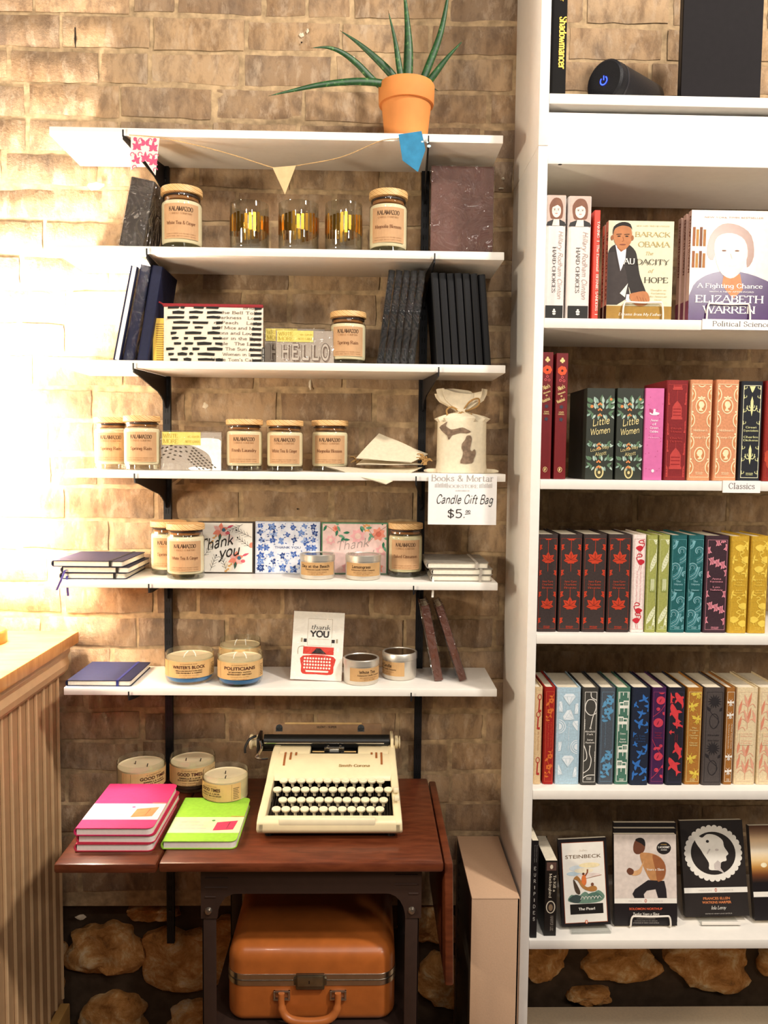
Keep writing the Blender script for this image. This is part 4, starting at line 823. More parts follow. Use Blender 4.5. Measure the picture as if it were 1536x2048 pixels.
cv.text('Candle Gift Bag', *cp(928, 1008), 17 * q, BLK, font='hand', w=112 * q, slant=.22, wt=1.1)
cv.text('$5.', *cp(913, 1036), 16 * q, BLK, font='hand', w=36 * q, wt=1.1); cv.text('00', *cp(936, 1026), 5 * q, BLK, font='hand', w=9 * q, wt=1.6); cv.stroke([cp(930, 1029), cp(941, 1028)], 1.2 * q, BLK)
mb.build('card', t)
# ---- fifth and sixth shelves
def flat_notebook(name, label, FL, w, d, th, cov, group=None, yaw=0, strap=None, strap_u=.78, ribbon=None, pages=PAGES, spine_left=True, art=None, rad=.006, edge=None):
    """lies flat; FL is its front corner at the spine side"""
    t = thing(name, label, 'notebook', FL, (0, 0, yaw), group)
    def rr(x0, x1, y0, y1, r):
        p = []
        for cx_, cy_, a0 in ((x1 - r, y0 + r, -90), (x1 - r, y1 - r, 0)):
            for i in range(6): a = math.radians(a0 + 18 * i); p.append((cx_ + r * math.cos(a), cy_ + r * math.sin(a)))
        return [(x0, y0)] + p + [(x0, y1)]
    b = .0014; mb = MB(); o = rr(0, w, 0, d, rad)
    for z0_, z1_ in ((0, b), (th - b, th)): mb.prism(o, lambda a, c: Vector((a, c, z0_)), lambda a, c: Vector((a, c, z1_)), cov)
    hw_ = [(0, 0), (-.0028, th * .25), (-.0034, th * .5), (-.0028, th * .75), (0, th), (.0012, th - b), (-.0012, th * .5), (.0012, b)]
    mb.prism(hw_, lambda a, c: Vector((a, .0, c)), lambda a, c: Vector((a, d, c)), cov)
    if art: art(Canvas.plane(mb, (0, 0, th), (1, 0, 0), (0, 1, 0), (0, 0, 1), (0, w, 0, d)), w, d)
    mb.build('cover', t)
    mb = MB(); mb.prism(rr(.0015, w - .002, .002, d - .002, rad * .8), lambda a, c: Vector((a, c, b)), lambda a, c: Vector((a, c, th - b)), pages); mb.build('page_block', t)
    if strap:
        mb = MB(); u = w * strap_u
        mb.box(u, u + .0055, -.0008, d + .0008, th, th + .0007, strap); mb.box(u, u + .0055, -.0008, .0001, -.0004, th, strap); mb.build('elastic_band', t)
    if ribbon:
        rx, ln, sl, m = ribbon; mb = MB(); p = [(rx, .004, th * .5), (rx - .001 - sl * .1, -.004, th * .5 - .001), (rx - sl * .5, -.0075, -ln * .4), (rx - sl, -.006, -ln)]
        for i in range(3):
            q0, q1 = Vector(p[i]), Vector(p[i + 1]); mb.add([q0, q0 + Vector((.0045, 0, 0)), q1 + Vector((.0045, 0, 0)), q1, q0 + Vector((0, .0004, .0002)), q0 + Vector((.0045, .0004, .0002)), q1 + Vector((.0045, .0004, 0)), q1 + Vector((0, .0004, 0))], [(0, 1, 2, 3), (7, 6, 5, 4), (0, 4, 5, 1), (1, 5, 6, 2), (2, 6, 7, 3), (3, 7, 4, 0)], m)
        mb.build('ribbon_marker', t)
    return t
z = SZ[4]; PURP = P('#2C2370', .6)
def fl(px, py, z): p = atz(px, py, z); return (p.x, p.y, z)
STK = P('#E8E0D0', .8, .05, 200)
Yf = -.172; th = .0128
for i, (xl, yaw_, ww, lab, rb) in enumerate(((122, .02, .135, 'lowest navy notebook of the stack of three beside the lamp', (.012, .035, -.002, PURP)), (125, .0, .139, 'middle navy notebook of the stack of three, its purple ribbon hanging', (.008, .036, .020, PURP)), (107, -.015, .146, 'topmost navy notebook of the stack of three, with black elastic band', None))):
    p = at(xl, 1165 - 14 * i, Yf)
    flat_notebook('navy_notebook', lab, (p.x, Yf - .002 * i, z + .0006 + i * (th + .0004)), ww, .165, th, NAVY, 'stacked navy notebooks', yaw=yaw_, strap=BLK, strap_u=.80, ribbon=rb, pages=STK)
jar_candle('Spring Rain jar candle half hidden behind the White Tea candle near the notebook stack', 301, 373, 1042, z, -.075, 'Spring Rain')
jar_candle('White Tea & Ginger jar candle in front of the floral thank you card box', 333, 409, 1047, z, -.138, 'White Tea & Ginger')
def boxcards(label, x0, x1, yt, yb, Y, side, art, dep=.022):
    bl, br, tp = at(x0, yb, Y), at(x1, yb, Y), at((x0 + x1) / 2, yt, Y); w_ = br.x - bl.x; h_ = tp.z - z
    t = thing('boxed_cards', label, 'card box', ((bl.x + br.x) / 2, Y, z + .0006), (-.05, 0, 0), 'boxed thank you cards')
    mb = MB(); mb.box(-w_ / 2, w_ / 2, 0, dep, 0, h_, side, .0008, 1); mb.build('box', t)
    mb = MB(); e = .003; mb.box(-w_ / 2 + e, w_ / 2 - e, -.0008, .0002, e, h_ - e, PAPER); art(Canvas.plane(mb, (0, -.0008, 0), (1, 0, 0), (0, 0, 1), (0, -1, 0), (-w_ / 2 + e, w_ / 2 - e, e, h_ - e)), w_, h_); mb.build('printed_card', t)
    mb = MB(); mb.box(-w_ / 2 - .001, w_ / 2 + .001, -.0025, dep + .001, 0, h_ + .001, glass((.98, .98, .98), 0, .03, .05)); mb.build('clear_lid', t)
    return t
def floral(cv, w, h):
    co, pk, bl, gd, gr, ink = (P(c, .8) for c in ('#E88A72', '#E9B4AC', '#3E6A7C', '#D9A25C', '#3A5A48', '#2A2420'))
    for (u, v) in ((-.10, .82), (.18, .28)):
        for i in range(6): cv.leaf(u * w, v * h, .15 * w, .085 * w, i * 1.05 + .4, (co, co, pk)[i % 3], 1)
        cv.ell((u + .06) * w, (v + .02) * h, .035 * w, .035 * w, bl, 2); cv.ell((u + .13) * w, (v - .04) * h, .04 * w, .03 * w, P('#D2606A', .8), 2); cv.leaf((u + .12) * w, (v + .06) * h, .13 * w, .04 * w, .4, P('#C85068', .8), 2)
        for i in range(4): cv.leaf((u - .06 - .03 * i) * w, (v - .08 - .05 * i) * h, .06 * w, .035 * w, 3.6 + .3 * (-1) ** i, gd, 2)
        cv.leaf(u * w, (v - .05) * h, .14 * w, .05 * w, -1.7, gr, 2)
    for (u, v, a) in ((.46, .70, 2.7), (.30, .95, 3.6), (-.28, .05, 1.2), (-.42, .30, .9), (.02, .04, 1.9), (.45, .5, 2.5)):
        L = .30 * w; e = (u * w + L * math.cos(a), v * h + L * math.sin(a)); cv.stroke([(u * w, v * h), e], .0007, ink, 1)
        for i in range(1, 5):
            f = i / 5; q = (u * w + L * f * math.cos(a), v * h + L * f * math.sin(a))
            for sg in (-1, 1): cv.stroke([q, (q[0] + .08 * w * math.cos(a + sg * .7), q[1] + .08 * w * math.sin(a + sg * .7))], .0006, ink, 1)
        cv.ell(e[0], e[1], .012 * w, .018 * w, ink, 2)
    cv.ell(.47 * w, .55 * h, .05 * w, .05 * w, co, 1); cv.ell(.05 * w, .13 * h, .09 * w, .09 * w, P('#EFE3CF', .8), 1); cv.ell(.08 * w, .66 * h, .07 * w, .08 * w, P('#F0DCD4', .8), 1)
    cv.text('Thank', -.17 * w, .49 * h, .21 * h, ink, font='hand', w=.62 * w, slant=.35, rot=.22, wt=1.5); cv.text('you', .06 * w, .33 * h, .22 * h, ink, font='hand', w=.38 * w, slant=.35, rot=.18, wt=1.5)
boxcards('clear boxed thank you cards with coral flowers and black script, behind the candles', 396, 507, 1044, 1139, -.075, P('#4A4038', .6), floral)
def bluefl(cv, w, h):
    cv.rect(-w / 2, w / 2, 0, h, P('#DDE0EA', .7), 0); cs = [P(c, .8) for c in ('#3B5CA8', '#6E8CC8', '#2A437F', '#9DB2DC')]; rg = random.Random(8)
    rows = ((.90, 6), (.77, 5), (.64, 6), (.36, 6), (.23, 5), (.10, 6))
    for rI, (v, n) in enumerate(rows):
        for i in range(n):
            u = (-.41 + .82 * i / (n - 1)) + rg.uniform(-.02, .02); vv = v + rg.uniform(-.02, .02); R = rg.uniform(.045, .075) * w; c = cs[(i + rI) % 3]; np_ = rg.choice((5, 6, 8))
            for p in range(np_): cv.leaf(u * w, vv * h, R, R * .62, p * 2 * PI / np_ + rg.random(), c if p % 2 else cs[(i + rI + 1) % 4], 1, 4)
            cv.ell(u * w, vv * h, R * .3, R * .3, cs[3], 2, n=8); cv.ell(u * w, vv * h, R * .14, R * .14, cs[2], 3, n=8)
            for _ in range(3): a = rg.uniform(0, 6.3); cv.leaf(u * w + R * 1.0 * math.cos(a), vv * h + R * 1.0 * math.sin(a), R * .6, R * .25, a, cs[rg.randrange(4)], 1, 3)
    for u in (-.42, .40, .32, -.33):
        for p in range(6): cv.leaf(u * w, .5 * h, .06 * w, .035 * w, p * 1.05, cs[p % 2], 1, 4)
    cv.text('THANK YOU', -.0 * w, .485 * h, .045 * h, P('#2A437F', .8), font='sans', w=.40 * w)
boxcards('clear boxed thank you cards covered in small blue flowers, middle of the three boxes', 510, 640, 1044, 1142, -.075, P('#C9CDD8', .6), bluefl)
def pinkfl(cv, w, h):
    cv.rect(-w / 2, w / 2, 0, h, P('#EFCFC8', .7), 0); g1, g2, co, pk, or_, st = (P(c, .8) for c in ('#2F7A5A', '#6FA88C', '#EE9A84', '#F2B6B8', '#F0B070', '#A8725A')); rg = random.Random(2)
    for (u, v, R, c) in ((.36, .78, .11, co), (.05, .74, .12, pk), (-.36, .66, .08, pk), (.40, .46, .09, pk), (-.28, .88, .06, co), (.18, .90, .07, or_), (-.10, .12, .10, pk), (.34, .12, .10, co)):
        for p in range(7): cv.leaf(u * w, v * h, R * w, R * w * .7, p * .9 + u * 9, c, 1, 4)
        cv.ell(u * w, v * h, R * w * .4, R * w * .4, P('#D9705C', .8) if c is co else P('#F6D6C8', .8), 2, n=10)
    for _ in range(30):
        u, v, a = rg.uniform(-.48, .48), rg.choice((rg.uniform(.62, .98), rg.uniform(.02, .2), rg.uniform(.2, .62) if abs(rg.random()) < .3 else rg.uniform(.7, .95))), rg.uniform(0, 6.3)
        cv.leaf(u * w, v * h, .10 * w, .04 * w, a, g1 if rg.random() < .6 else g2, 2, 4)
    for (a, b) in (((-.5, .98), (-.22, .72)), ((.5, .95), (.2, .6)), ((.1, .99), (.3, .7))): cv.curve([(a[0] * w, a[1] * h), ((a[0] + b[0]) / 2 * w, (a[1] + b[1]) / 2 * h + .004), (b[0] * w, b[1] * h)], .0008, st, 2)
    sc = P('#A89A94', .6); cv.text('Thank', -.03 * w, .50 * h, .17 * h, sc, font='hand', w=.50 * w, slant=.3, rot=.14, wt=1.0, k=3); cv.text('You!', .08 * w, .28 * h, .17 * h, sc, font='hand', w=.42 * w, slant=.3, rot=.1, k=3)
boxcards('clear boxed thank you cards with pink flowers and a green rim, behind the tins', 642, 775, 1046, 1145, -.075, P('#5C8A66', .6), pinkfl)
jar_candle('Baked Cinnamon jar candle in shade at the end of the card boxes', 777, 846, 1046, z, -.085, 'Baked Cinnamon', wax=P('#D8CBA0', .5, .05, 30))
tin('silver tin candle labelled Day at the Beach, in front of the blue card box', 599, 671, 1107, z, -.125, 'Day at the Beach')
tin('silver tin candle labelled Lemongrass, in front of the pink card box', 690, 763, 1108, z, -.13, 'Lemongrass')
RIB = P('#B9B0A4', .6)
for i, (xl, xr, lab, rb) in enumerate(((860, 984, 'lowest grey notebook of the stack beside the bookcase, white ribbon hanging', (.002, .034, .002, PAPER)), (862, 986, 'middle grey notebook of the stack beside the bookcase', None), (852, 978, 'topmost grey notebook of the stack beside the bookcase, tan elastic around it', None))):
    p, q = at(xl, 1160 - 14 * i, -.165), at(xr, 1160 - 14 * i, -.165)
    flat_notebook('grey_notebook', lab, (p.x + .003, -.165, z + .0006 + i * .0135), q.x - p.x - .003, .15, .0128, GREYC, 'stacked grey notebooks', strap=RIB, strap_u=.78, ribbon=rb, pages=P('#EDE6D4', .8, .05, 200))
z = SZ[5]
p = at(134, 1374, -.172); q = at(262, 1374, -.172)
flat_notebook('navy_notebook', 'single navy notebook with blue elastic lying on the lowest shelf by the counter', (p.x, -.172, z + .0006), q.x - p.x, .155, .0125, NAVY, None, strap=NAVYE, strap_u=.77, pages=STK, yaw=-.01)
CW = P('#E0CFA8', .45, .06, 30); BLUEW = P('#3E78B0', .35, .06, 30)
bowl_candle("glass bowl candle labelled Writer's Block, nearest the navy notebook", 331, 428, 1301, z, -.12, "WRITER'S BLOCK", ['SMELLS LIKE REGURGITATED IDEAS', 'AND PROBABLY A VAMPIRE', 'scented soy candle', 'net weight'], CW, BLUEW, [(-.25, -.1, .8, 0), (.25, .0, -.5, 0)], 1.38)
bowl_candle('front Politicians bowl candle, beside the red typewriter card', 435, 526, 1303, z, -.137, 'POLITICIANS', ['SCENTED WITH', 'REVISIONIST HISTORY', 'scented soy candle', 'net weight'], CW, BLUEW, [(-.3, -.1, .4, 0), (.28, -.1, -.5, 0)], 1.42)
bowl_candle('Politicians bowl candle standing behind its twin on the lowest shelf', 438, 522, 1277, z, -.046, 'POLITICIANS', ['SCENTED WITH', 'REVISIONIST HISTORY', 'scented soy candle', 'net weight'], CW, BLUEW, [(-.25, 0, .4, 0), (.28, 0, -.1, 0)], 1.42)
# typewriter card
def tycard(cv, w, h):
    cv.rect(-w / 2, w / 2, 0, h, PAPER, 0); r, rd, bk, tn = P('#D0392C', .7), P('#B42A24', .7), P('#241E22', .7), P('#A89C84', .7); X = lambda f: (f - .5) * w; Y_ = lambda f: f * h
    def R_(a, b, c, d, m, k=1): cv.rect(X(a), X(b), Y_(c), Y_(d), m, k)
    cv.frame(X(.29), X(.77), Y_(.50), Y_(.90), .0006, tn, 1)
    cv.text('thank', X(.54), Y_(.745), h * .062, bk, font='serif', w=w * .38, slant=.22, wt=.8); cv.text('YOU', X(.53), Y_(.635), h * .085, bk, font='mono', w=w * .37, wt=2.0)
    for i in range(14): R_(.33 + i * .028, .345 + i * .028, .595, .602, tn)
    for a, b, m in ((.22, .28, bk), (.77, .83, bk), (.165, .20, tn), (.855, .89, tn)): R_(a, b, .55, .60 if m is bk else .61, m)
    cv.poly([(X(.22), Y_(.485)), (X(.82), Y_(.485)), (X(.82), Y_(.375)), (X(.22), Y_(.375))], r); cv.poly([(X(.38), Y_(.385)), (X(.68), Y_(.385)), (X(.57), Y_(.455)), (X(.56), Y_(.465)), (X(.48), Y_(.465)), (X(.47), Y_(.455))], bk, 2)
    cv.curve([(X(.12), Y_(.37)), (X(.12), Y_(.44)), (X(.15), Y_(.48)), (X(.24), Y_(.49))], .0016, tn)
    cv.blob([(X(.22), Y_(.35)), (X(.82), Y_(.35)), (X(.83), Y_(.20)), (X(.80), Y_(.09)), (X(.5), Y_(.085)), (X(.23), Y_(.09)), (X(.20), Y_(.20))], r, 1)
    for j in range(4):
        for i in range(10): cv.ell(X(.265 + i * .0545 - .005 * (j % 2)), Y_(.315 - .046 * j), w * .020, w * .020, PAPER, 2, n=10)
    R_(.29, .73, .115, .14, PAPER, 2)
face_book('greeting_card', 'white thank you card with a red typewriter drawing, in clear film with red envelope', 'greeting card', (590, 1224), (690, 1228), (580, 1356), (683, 1360), -.125, z, .004, P('#B5282C', .7), tycard, pitch=.20, film=True, pages=P('#B5282C', .7), yaw=-.05, roll=.03)
tin('silver tin candle with a sideways kraft label, next to the red typewriter card', 686, 759, 1314, z, -.125, 'White Tea', face=.5)
tin('silver tin candle with kraft label standing behind, nearest the leather journals', 764, 835, 1302, z, -.085, 'Soy Candle', face=-.9)
for (b0, b1, t0, t1, Y, lab) in ((868, 888, 840, 860, -.125, 'brown leather journal in film leaning on the rail, the one nearer the tins'), (917, 936, 868, 886, -.125, 'brown leather journal in film leaning on the rail, the one nearer the bookcase')):
    px_book('leather_journal', lab, 'notebook', b0, b1, t0, t1, 1188, 1358, Y, z, .105, LEATHER, group='leaning leather journals', film=True, round_=.002, h=.170)

# ================================================================ typewriter table with what stands on it
ZT = .667
MAHO = wood('#512412', '#68331C', (3, 14, 14), .35, coat=.15)
BROWN = P('#33241E', .4, .08, 50, spec=.5); RIVET = P('#9A8E80', .3, metal=.9)
tb = thing('typewriter_table', 'old drop leaf typewriter table with reddish wood top and dark brown metal frame', 'table', (-.10, -.22, 0)); O = Vector((-.10, -.22, 0))
def tbx(name, x0, x1, y0, y1, z0, z1, m, bev=.002):
    mb = MB(); mb.box(x0 - O.x, x1 - O.x, y0 - O.y, y1 - O.y, z0, z1, m, bev); return mb.build(name, tb)
tbx('table_top', -.371, .150, -.432, -.038, ZT - .019, ZT, MAHO, .005)
tbx('raised_leaf', -.560, -.3735, -.436, -.045, ZT - .019, ZT, MAHO, .006)
mb = MB(); mb.M = Matrix.Translation((.158 - O.x, 0, ZT - .004)) @ Matrix.Rotation(math.radians(-1.2), 4, 'Y'); mb.box(-.006, .010, -.425 - O.y, -.045 - O.y, -.238, 0, MAHO, .004); mb.build('dropped_leaf', tb)
# pressed metal front frame: apron with rounded inner corners
for yy, nm in ((-.404, 'front_frame'), (-.075, 'rear_frame')):
    x0, x1 = -.300, .112; za, zb = ZT - .0195, .575; lw = .030
    arch = [(x0, za), (x1, za), (x1, zb - .03)] + [(x1 - lw, zb - .03)] + [(x1 - lw - .035 * (1 - math.cos(a)), zb - .03 + .048 * math.sin(a)) for a in (.2, .5, .8, 1.1, 1.4, 1.57)] + [(x0 + lw + .035 * (1 - math.cos(a)), zb - .03 + .048 * math.sin(a)) for a in (1.57, 1.4, 1.1, .8, .5, .2)] + [(x0 + lw, zb - .03), (x0, zb - .03)]
    mb = MB(); mb.prism(arch, lambda a, c: Vector((a - O.x, yy - O.y, c)), lambda a, c: Vector((a - O.x, yy + .010 - O.y, c)), BROWN)
    if nm == 'front_frame':
        for (a, b, c) in ((-.205, .045, .640), (-.292, -.250, .623), (-.292, -.250, .605), (-.292, -.272, .587), (.062, .104, .629), (.062, .104, .611), (.088, .106, .593)): mb.tube([(a - O.x, yy - .0002 - O.y, c), (b - O.x, yy - .0002 - O.y, c)], .0016, BROWN, 6)
    mb.build(nm, tb)
for sx in (-.298, .110 - .028):
    for yy in (-.402, -.085):
        mb = MB(); f = yy < -.2
        mb.box(sx - O.x, sx + .026 - O.x, yy - O.y, yy + .003 - O.y, .002, .58, BROWN, .0008); mb.box((sx if sx < 0 else sx + .023) - O.x, (sx + .003 if sx < 0 else sx + .026) - O.x, yy - O.y, yy + .026 - O.y, .002, .58, BROWN, .0008)
        o = mb.build('leg', tb)
        if f:
            mb = MB(); c = Vector((sx + .012, yy - .004, .560)) - O; mb.M = Matrix.Translation(c) @ Matrix.Rotation(PI / 2, 4, 'X'); mb.lathe([(.0075, -.004), (.0072, 0), (.005, .003), (0, .004)], RIVET, 16); mb.build('rivet', o)
for sx, nm in ((-.297, 'side_rail'), (.107, 'side_rail')): tbx(nm, sx, sx + .004, -.40, -.08, .60, ZT - .0195, BROWN, .001)
tbx('lower_shelf', -.296, .108, -.402, -.06, .305, .318, BROWN, .003)
# candles on the table
bowl_candle('bowl candle with burnt wicks at the back corner of the raised table leaf', 234, 331, 1545, ZT, -.105, 'GOOD TIMES', ['SMELLS LIKE', 'SUNDAY MORNING', 'soy candle', 'net weight'], CW, CW, [(-.1, .3, .3, 1), (.1, -.3, .3, 1)], 1.2, h=.068, face=.6)
bowl_candle('bowl candle labelled Good Times against the rail, behind the other table candle', 340, 431, 1527, ZT, -.085, 'GOOD TIMES', ['SMELLS LIKE', 'SUNDAY MORNING', 'soy candle', 'net weight'], CW, P('#5A4634', .5), [(-.3, .0, .2, 1), (.35, -.1, .3, 1)], 1.1, h=.072, face=-.1)
bowl_candle('bowl candle with a round seal on its label, next to the cream typewriter', 405, 498, 1545, ZT, -.165, 'GOOD TIMES', ['SMELLS LIKE', 'SUNDAY MORNING', 'soy candle', 'net weight'], CW, CW, [(-.2, .2, .2, 1), (.15, -.2, .4, 1)], 1.0, h=.068, face=-.7)
def bandart(base_, c1, c2, c3, dark):
    def f(cv, w, d):
        cv.rect(0, w, d * .17, d * .52, P(c1, .7), 1); cv.poly([(w * .62, d * .22), (w * .90, d * .24), (w * .93, d * .44), (w * .64, d * .40)], P(c2, .7), 2); cv.poly([(w * .80, d * .26), (w * .805, d * .26), (w * .83, d * .40), (w * .82, d * .40)], P(dark, .7), 3)
        cv.ell(w * .58, d * .44, .0035, .0035, P(c3, .7), 2); cv.stroke([(w * .80, d * .535), (w * .995, d * .53)], .0022, P('#D9895C', .7), 2)
        for i in range(3): cv.rect(w * .08, w * (.52 - .06 * i), d * (.26 + .07 * i), d * (.275 + .07 * i), P(c1 if 0 else '#DDB8A8', .8), 2)
    return f
PW = P('#E9DFD8', .7, .03, 200)
p = atz(148, 1705, ZT - H + H) if False else atz(150, 1706, ZT)
for i, (dx, lab) in enumerate(((0, 'lowest pink notebook of the stack of three on the table leaf'), (.003, 'middle pink notebook of the stack of three on the table leaf'), (0, 'topmost bright pink notebook on the stack, with a pale paper band'))):
    flat_notebook('pink_notebook', lab, (p.x + dx, p.y + .004 + .003 * (i % 2), ZT + .0006 + i * .0152), .143, .205, .0148, P('#CC2C62' if i == 2 else '#BE3048', .6, .08, 120, .1), 'stacked pink notebooks', pages=PW, art=bandart('', '#F0B8BE', '#E07A4A', '#D84A78', '#8C3A20') if i == 2 else None, rad=.012, yaw=(.0, -.012, .0)[i])
p = atz(322, 1699, ZT)
flat_notebook('lime_notebook', 'lime green notebook with a paper band lying beside the typewriter', (p.x + .003, p.y, ZT + .0006), .138, .195, .0155, P('#94C83C', .6, .07, 120, .1), None, pages=PW, art=bandart('', '#D8E2AE', '#C23A5A', '#4A8A3C', '#6A1C2C'), rad=.012)
# ---- the typewriter
CRM = P('#E6D5AC', .38, .04, 40, spec=.45, coat=.1); CRMK = P('#EADDBB', .35, .04, 40, spec=.5); CHR = P('#D6D2CA', .12, .03, metal=1); DK = P('#16120F', .5); STRIPE = P('#9A5A2C', .6)
tw = thing('typewriter', 'cream portable typewriter with round keys standing on the wooden table', 'typewriter', (-.0635, -.20, ZT + .0006), (0, 0, .0))
# local: y forward is negative; profile of the side cheeks
def Y(y): return y + .20
side = [(-.343, .012), (-.350, .020), (-.349, .036), (-.335, .047), (-.30, .054), (-.26, .062), (-.225, .070), (-.205, .082), (-.18, .094), (-.15, .102), (-.10, .100), (-.06, .09), (-.045, .05), (-.045, .012)]
mb = MB(); hb = .1415
for sg in (-1, 1):
    f = lambda x: (lambda a, b: Vector((sg * (x - max(0, b - .03) * .11), Y(a), b)))
    mb.prism(side, f(hb), f(hb - .016), CRM, True)
front = [(-.343, .012), (-.350, .020), (-.349, .036), (-.338, .0440), (-.331, .0440), (-.331, .012)]
mb.prism(front, lambda a, b: Vector((-hb + .002, Y(a), b)), lambda a, b: Vector((hb - .002, Y(a), b)), CRM, True)
mb.box(-hb + .006, hb - .006, Y(-.06), Y(-.047), .012, .085, CRM)
mb.build('body', tw, bevel=.0035)
mb = MB(); 
for sx in (-1, 1):
    for yy in (-.32, -.08): mb.lathe([(0, 0), (.009, 0), (.009, .013), (0, .013)], DK, 14, c=(sx * .12, Y(yy), 0))
mb.build('rubber_foot', tw)
mb = MB(); mb.box(-.127, .127, Y(-.334), Y(-.05), .013, .024, DK)
for i in range(44): x = -.118 + i * .0055; mb.tube([(x, Y(-.332), .028), (x, Y(-.215), .050)], .0008, P('#4A4440', .4, metal=.6), 4)
mb.build('key_lever_bed', tw)
cov = [(-.222, .066), (-.214, .076), (-.195, .088), (-.175, .0955), (-.155, .0995), (-.150, .0995), (-.150, .094), (-.175, .090), (-.21, .068)]
mb = MB(); wx = lambda b: .1275 - (b - .066) * .12
mb.prism(cov, lambda a, b: Vector((-wx(b), Y(a), b)), lambda a, b: Vector((wx(b), Y(a), b)), CRM, True)
ear = [(-.1502, .0995), (-.13, .1005), (-.105, .099), (-.088, .093), (-.088, .088), (-.1502, .088)]
for a0, a1 in ((-.1235, -.052), (.052, .1235)): mb.prism(ear, lambda a, b: Vector((a0, Y(a), b)), lambda a, b: Vector((a1, Y(a), b)), CRM, True)
tc_ = mb.build('ribbon_cover', tw, bevel=.0028)
cp_ = [(-.222, .066), (-.214, .076), (-.195, .088), (-.175, .0955), (-.155, .0995), (-.13, .1005), (-.105, .099)]
def covf(u, s_, k):
    acc = 0
    for (a, b), (c, d) in zip(cp_, cp_[1:]):
        L = math.hypot(c - a, d - b)
        if s_ <= acc + L or (c, d) == cp_[-1]:
            f = (s_ - acc) / L; n_ = Vector((0, -(d - b), (c - a))) / L; return Vector((u, Y(a + (c - a) * f), b + (d - b) * f)) + Vector((0, -abs(n_.y), abs(n_.z))) * (.0006 + .0002 * k)
        acc += L
mb = MB(); cv = Canvas(mb, covf)
cv.text('Smith-Corona', .045, .0335, .0066, P('#B08A48', .35, metal=.6), 1, font='serif', w=.066, slant=.15, wt=1.6)
mb.build('maker_lettering', tc_)
mb = MB(); cv = Canvas(mb, covf)
for x, a, b in ((-.106, .036, .084), (-.094, .054, .084), (-.083, .070, .084), (.080, .074, .084), (.090, .060, .084), (.101, .040, .084)): 
    s0 = a
    while s0 < b: cv.rect(x, x + .0042, s0, min(b, s0 + .006), STRIPE, 1); s0 += .006
mb.build('brown_stripes', tc_)
# keys: four rows of round caps on stems
rows = [(-.315, .040, [-.106 + i * .0185 for i in range(12)], '.ZXCVBNM,.'), (-.288, .047, [-.096 + i * .0183 for i in range(12)], ''), (-.259, .056, [-.110 + i * .0188 for i in range(13)], ''), (-.232, .064, [-.100 + i * .0182 for i in range(12)], '')]
mb = MB(); mb.lathe([(0, -.012), (.0022, -.012), (.0022, -.004), (.0036, -.0035), (.0060, -.001), (.0067, .002), (.0064, .0042), (.0052, .0050), (0, .0040)], CRMK, 20); kproto = mb.build('key', tw)
Ls = ['ZXCVBNM,.- ', 'ASDFGHJKL', 'QWERTYUIOP', '234567890']
first = True; kdata = {}
for ri, (yy, zz, xs, _) in enumerate(rows):
    for xi, x in enumerate(xs):
        o = kproto if first else kproto.copy()
        if not first: COL.objects.link(o); o.parent = tw
        first = False; o.location = (x, Y(yy), zz + .006); o.rotation_euler = (.30, 0, 0)
        if ri == 0 and xi in (0, 11): o.scale = (1.35, 1.1, 1)
mb = MB(); mb.box(-.0985, .089, Y(-.350), Y(-.336), .030, .0435, CRMK, .003); mb.build('space_bar', tw)
for yy, zz in ((-.30, .064), (-.27, .068)):
    mb = MB(); mb.box(.126, .1365, Y(yy) - .006, Y(yy) + .006, zz - .004, zz + .005, CRMK, .002); mb.build('margin_key', tw)
# carriage
mb = MB(); mb.box(-.172, .132, Y(-.098), Y(-.058), .083, .098, DK, .003); mb.box(-.172, -.165, Y(-.115), Y(-.058), .083, .118, DK, .002); mb.box(.124, .131, Y(-.115), Y(-.058), .083, .118, CRM, .002)
mb.box(-.155, .11, Y(-.118), Y(-.114), .108, .1115, CHR, .001); mb.build('carriage', tw)
mb = MB(); mb.M = Matrix.Translation((0, Y(-.088), .102)) @ Matrix.Rotation(PI / 2, 4, 'Y'); mb.lathe([(0, -.158), (.0165, -.158), (.0165, .122), (0, .122)], P('#141414', .35), 32); mb.build('platen', tw)
for x0, x1, r in ((-.190, -.172, .0165), (.134, .146, .0145)):
    mb = MB(); mb.M = Matrix.Translation((0, Y(-.088), .102)) @ Matrix.Rotation(PI / 2, 4, 'Y'); mb.lathe([(0, x0), (r * .9, x0), (r, x0 + .002), (r, x0 + .007), (r * .7, x0 + .0075), (r * .7, x1 - .003), (r * .95, x1 - .002), (r * .95, x1), (0, x1)], CRM, 26); mb.build('platen_knob', tw)
mb = MB(); mb.M = Matrix.Translation((0, Y(-.072), .112)) @ Matrix.Rotation(-.35, 4, 'X'); mb.box(-.14, .105, 0, .0025, 0, .026, P('#8C6A48', .5), .001); mb.box(-.115, .06, -.0005, .002, .0235, .0275, P('#C9A66C', .5), .0006)
cv = Canvas.plane(mb, (-.02, -.0004, .0155), (1, 0, 0), (0, 0, 1), (0, -1, 0)); cv.text('SILENT - SUPER', 0, 0, .0042, BLK, 1, font='mono', w=.045, wt=1.2); mb.build('paper_rest', tw)
for x in (-.127, .058):
    mb = MB(); mb.M = Matrix.Translation((x, Y(-.066), .1265)) @ Matrix.Rotation(PI / 2 - .35, 4, 'X'); mb.lathe([(0, -.001), (.0075, -.001), (.0075, .0012), (0, .0012)], CHR, 20); mb.box(-.0075, .0075, -.008, 0, -.001, .0012, CHR); mb.box(-.0008, .0008, -.004, .004, .0012, .0016, DK); mb.build('margin_tab', tw)
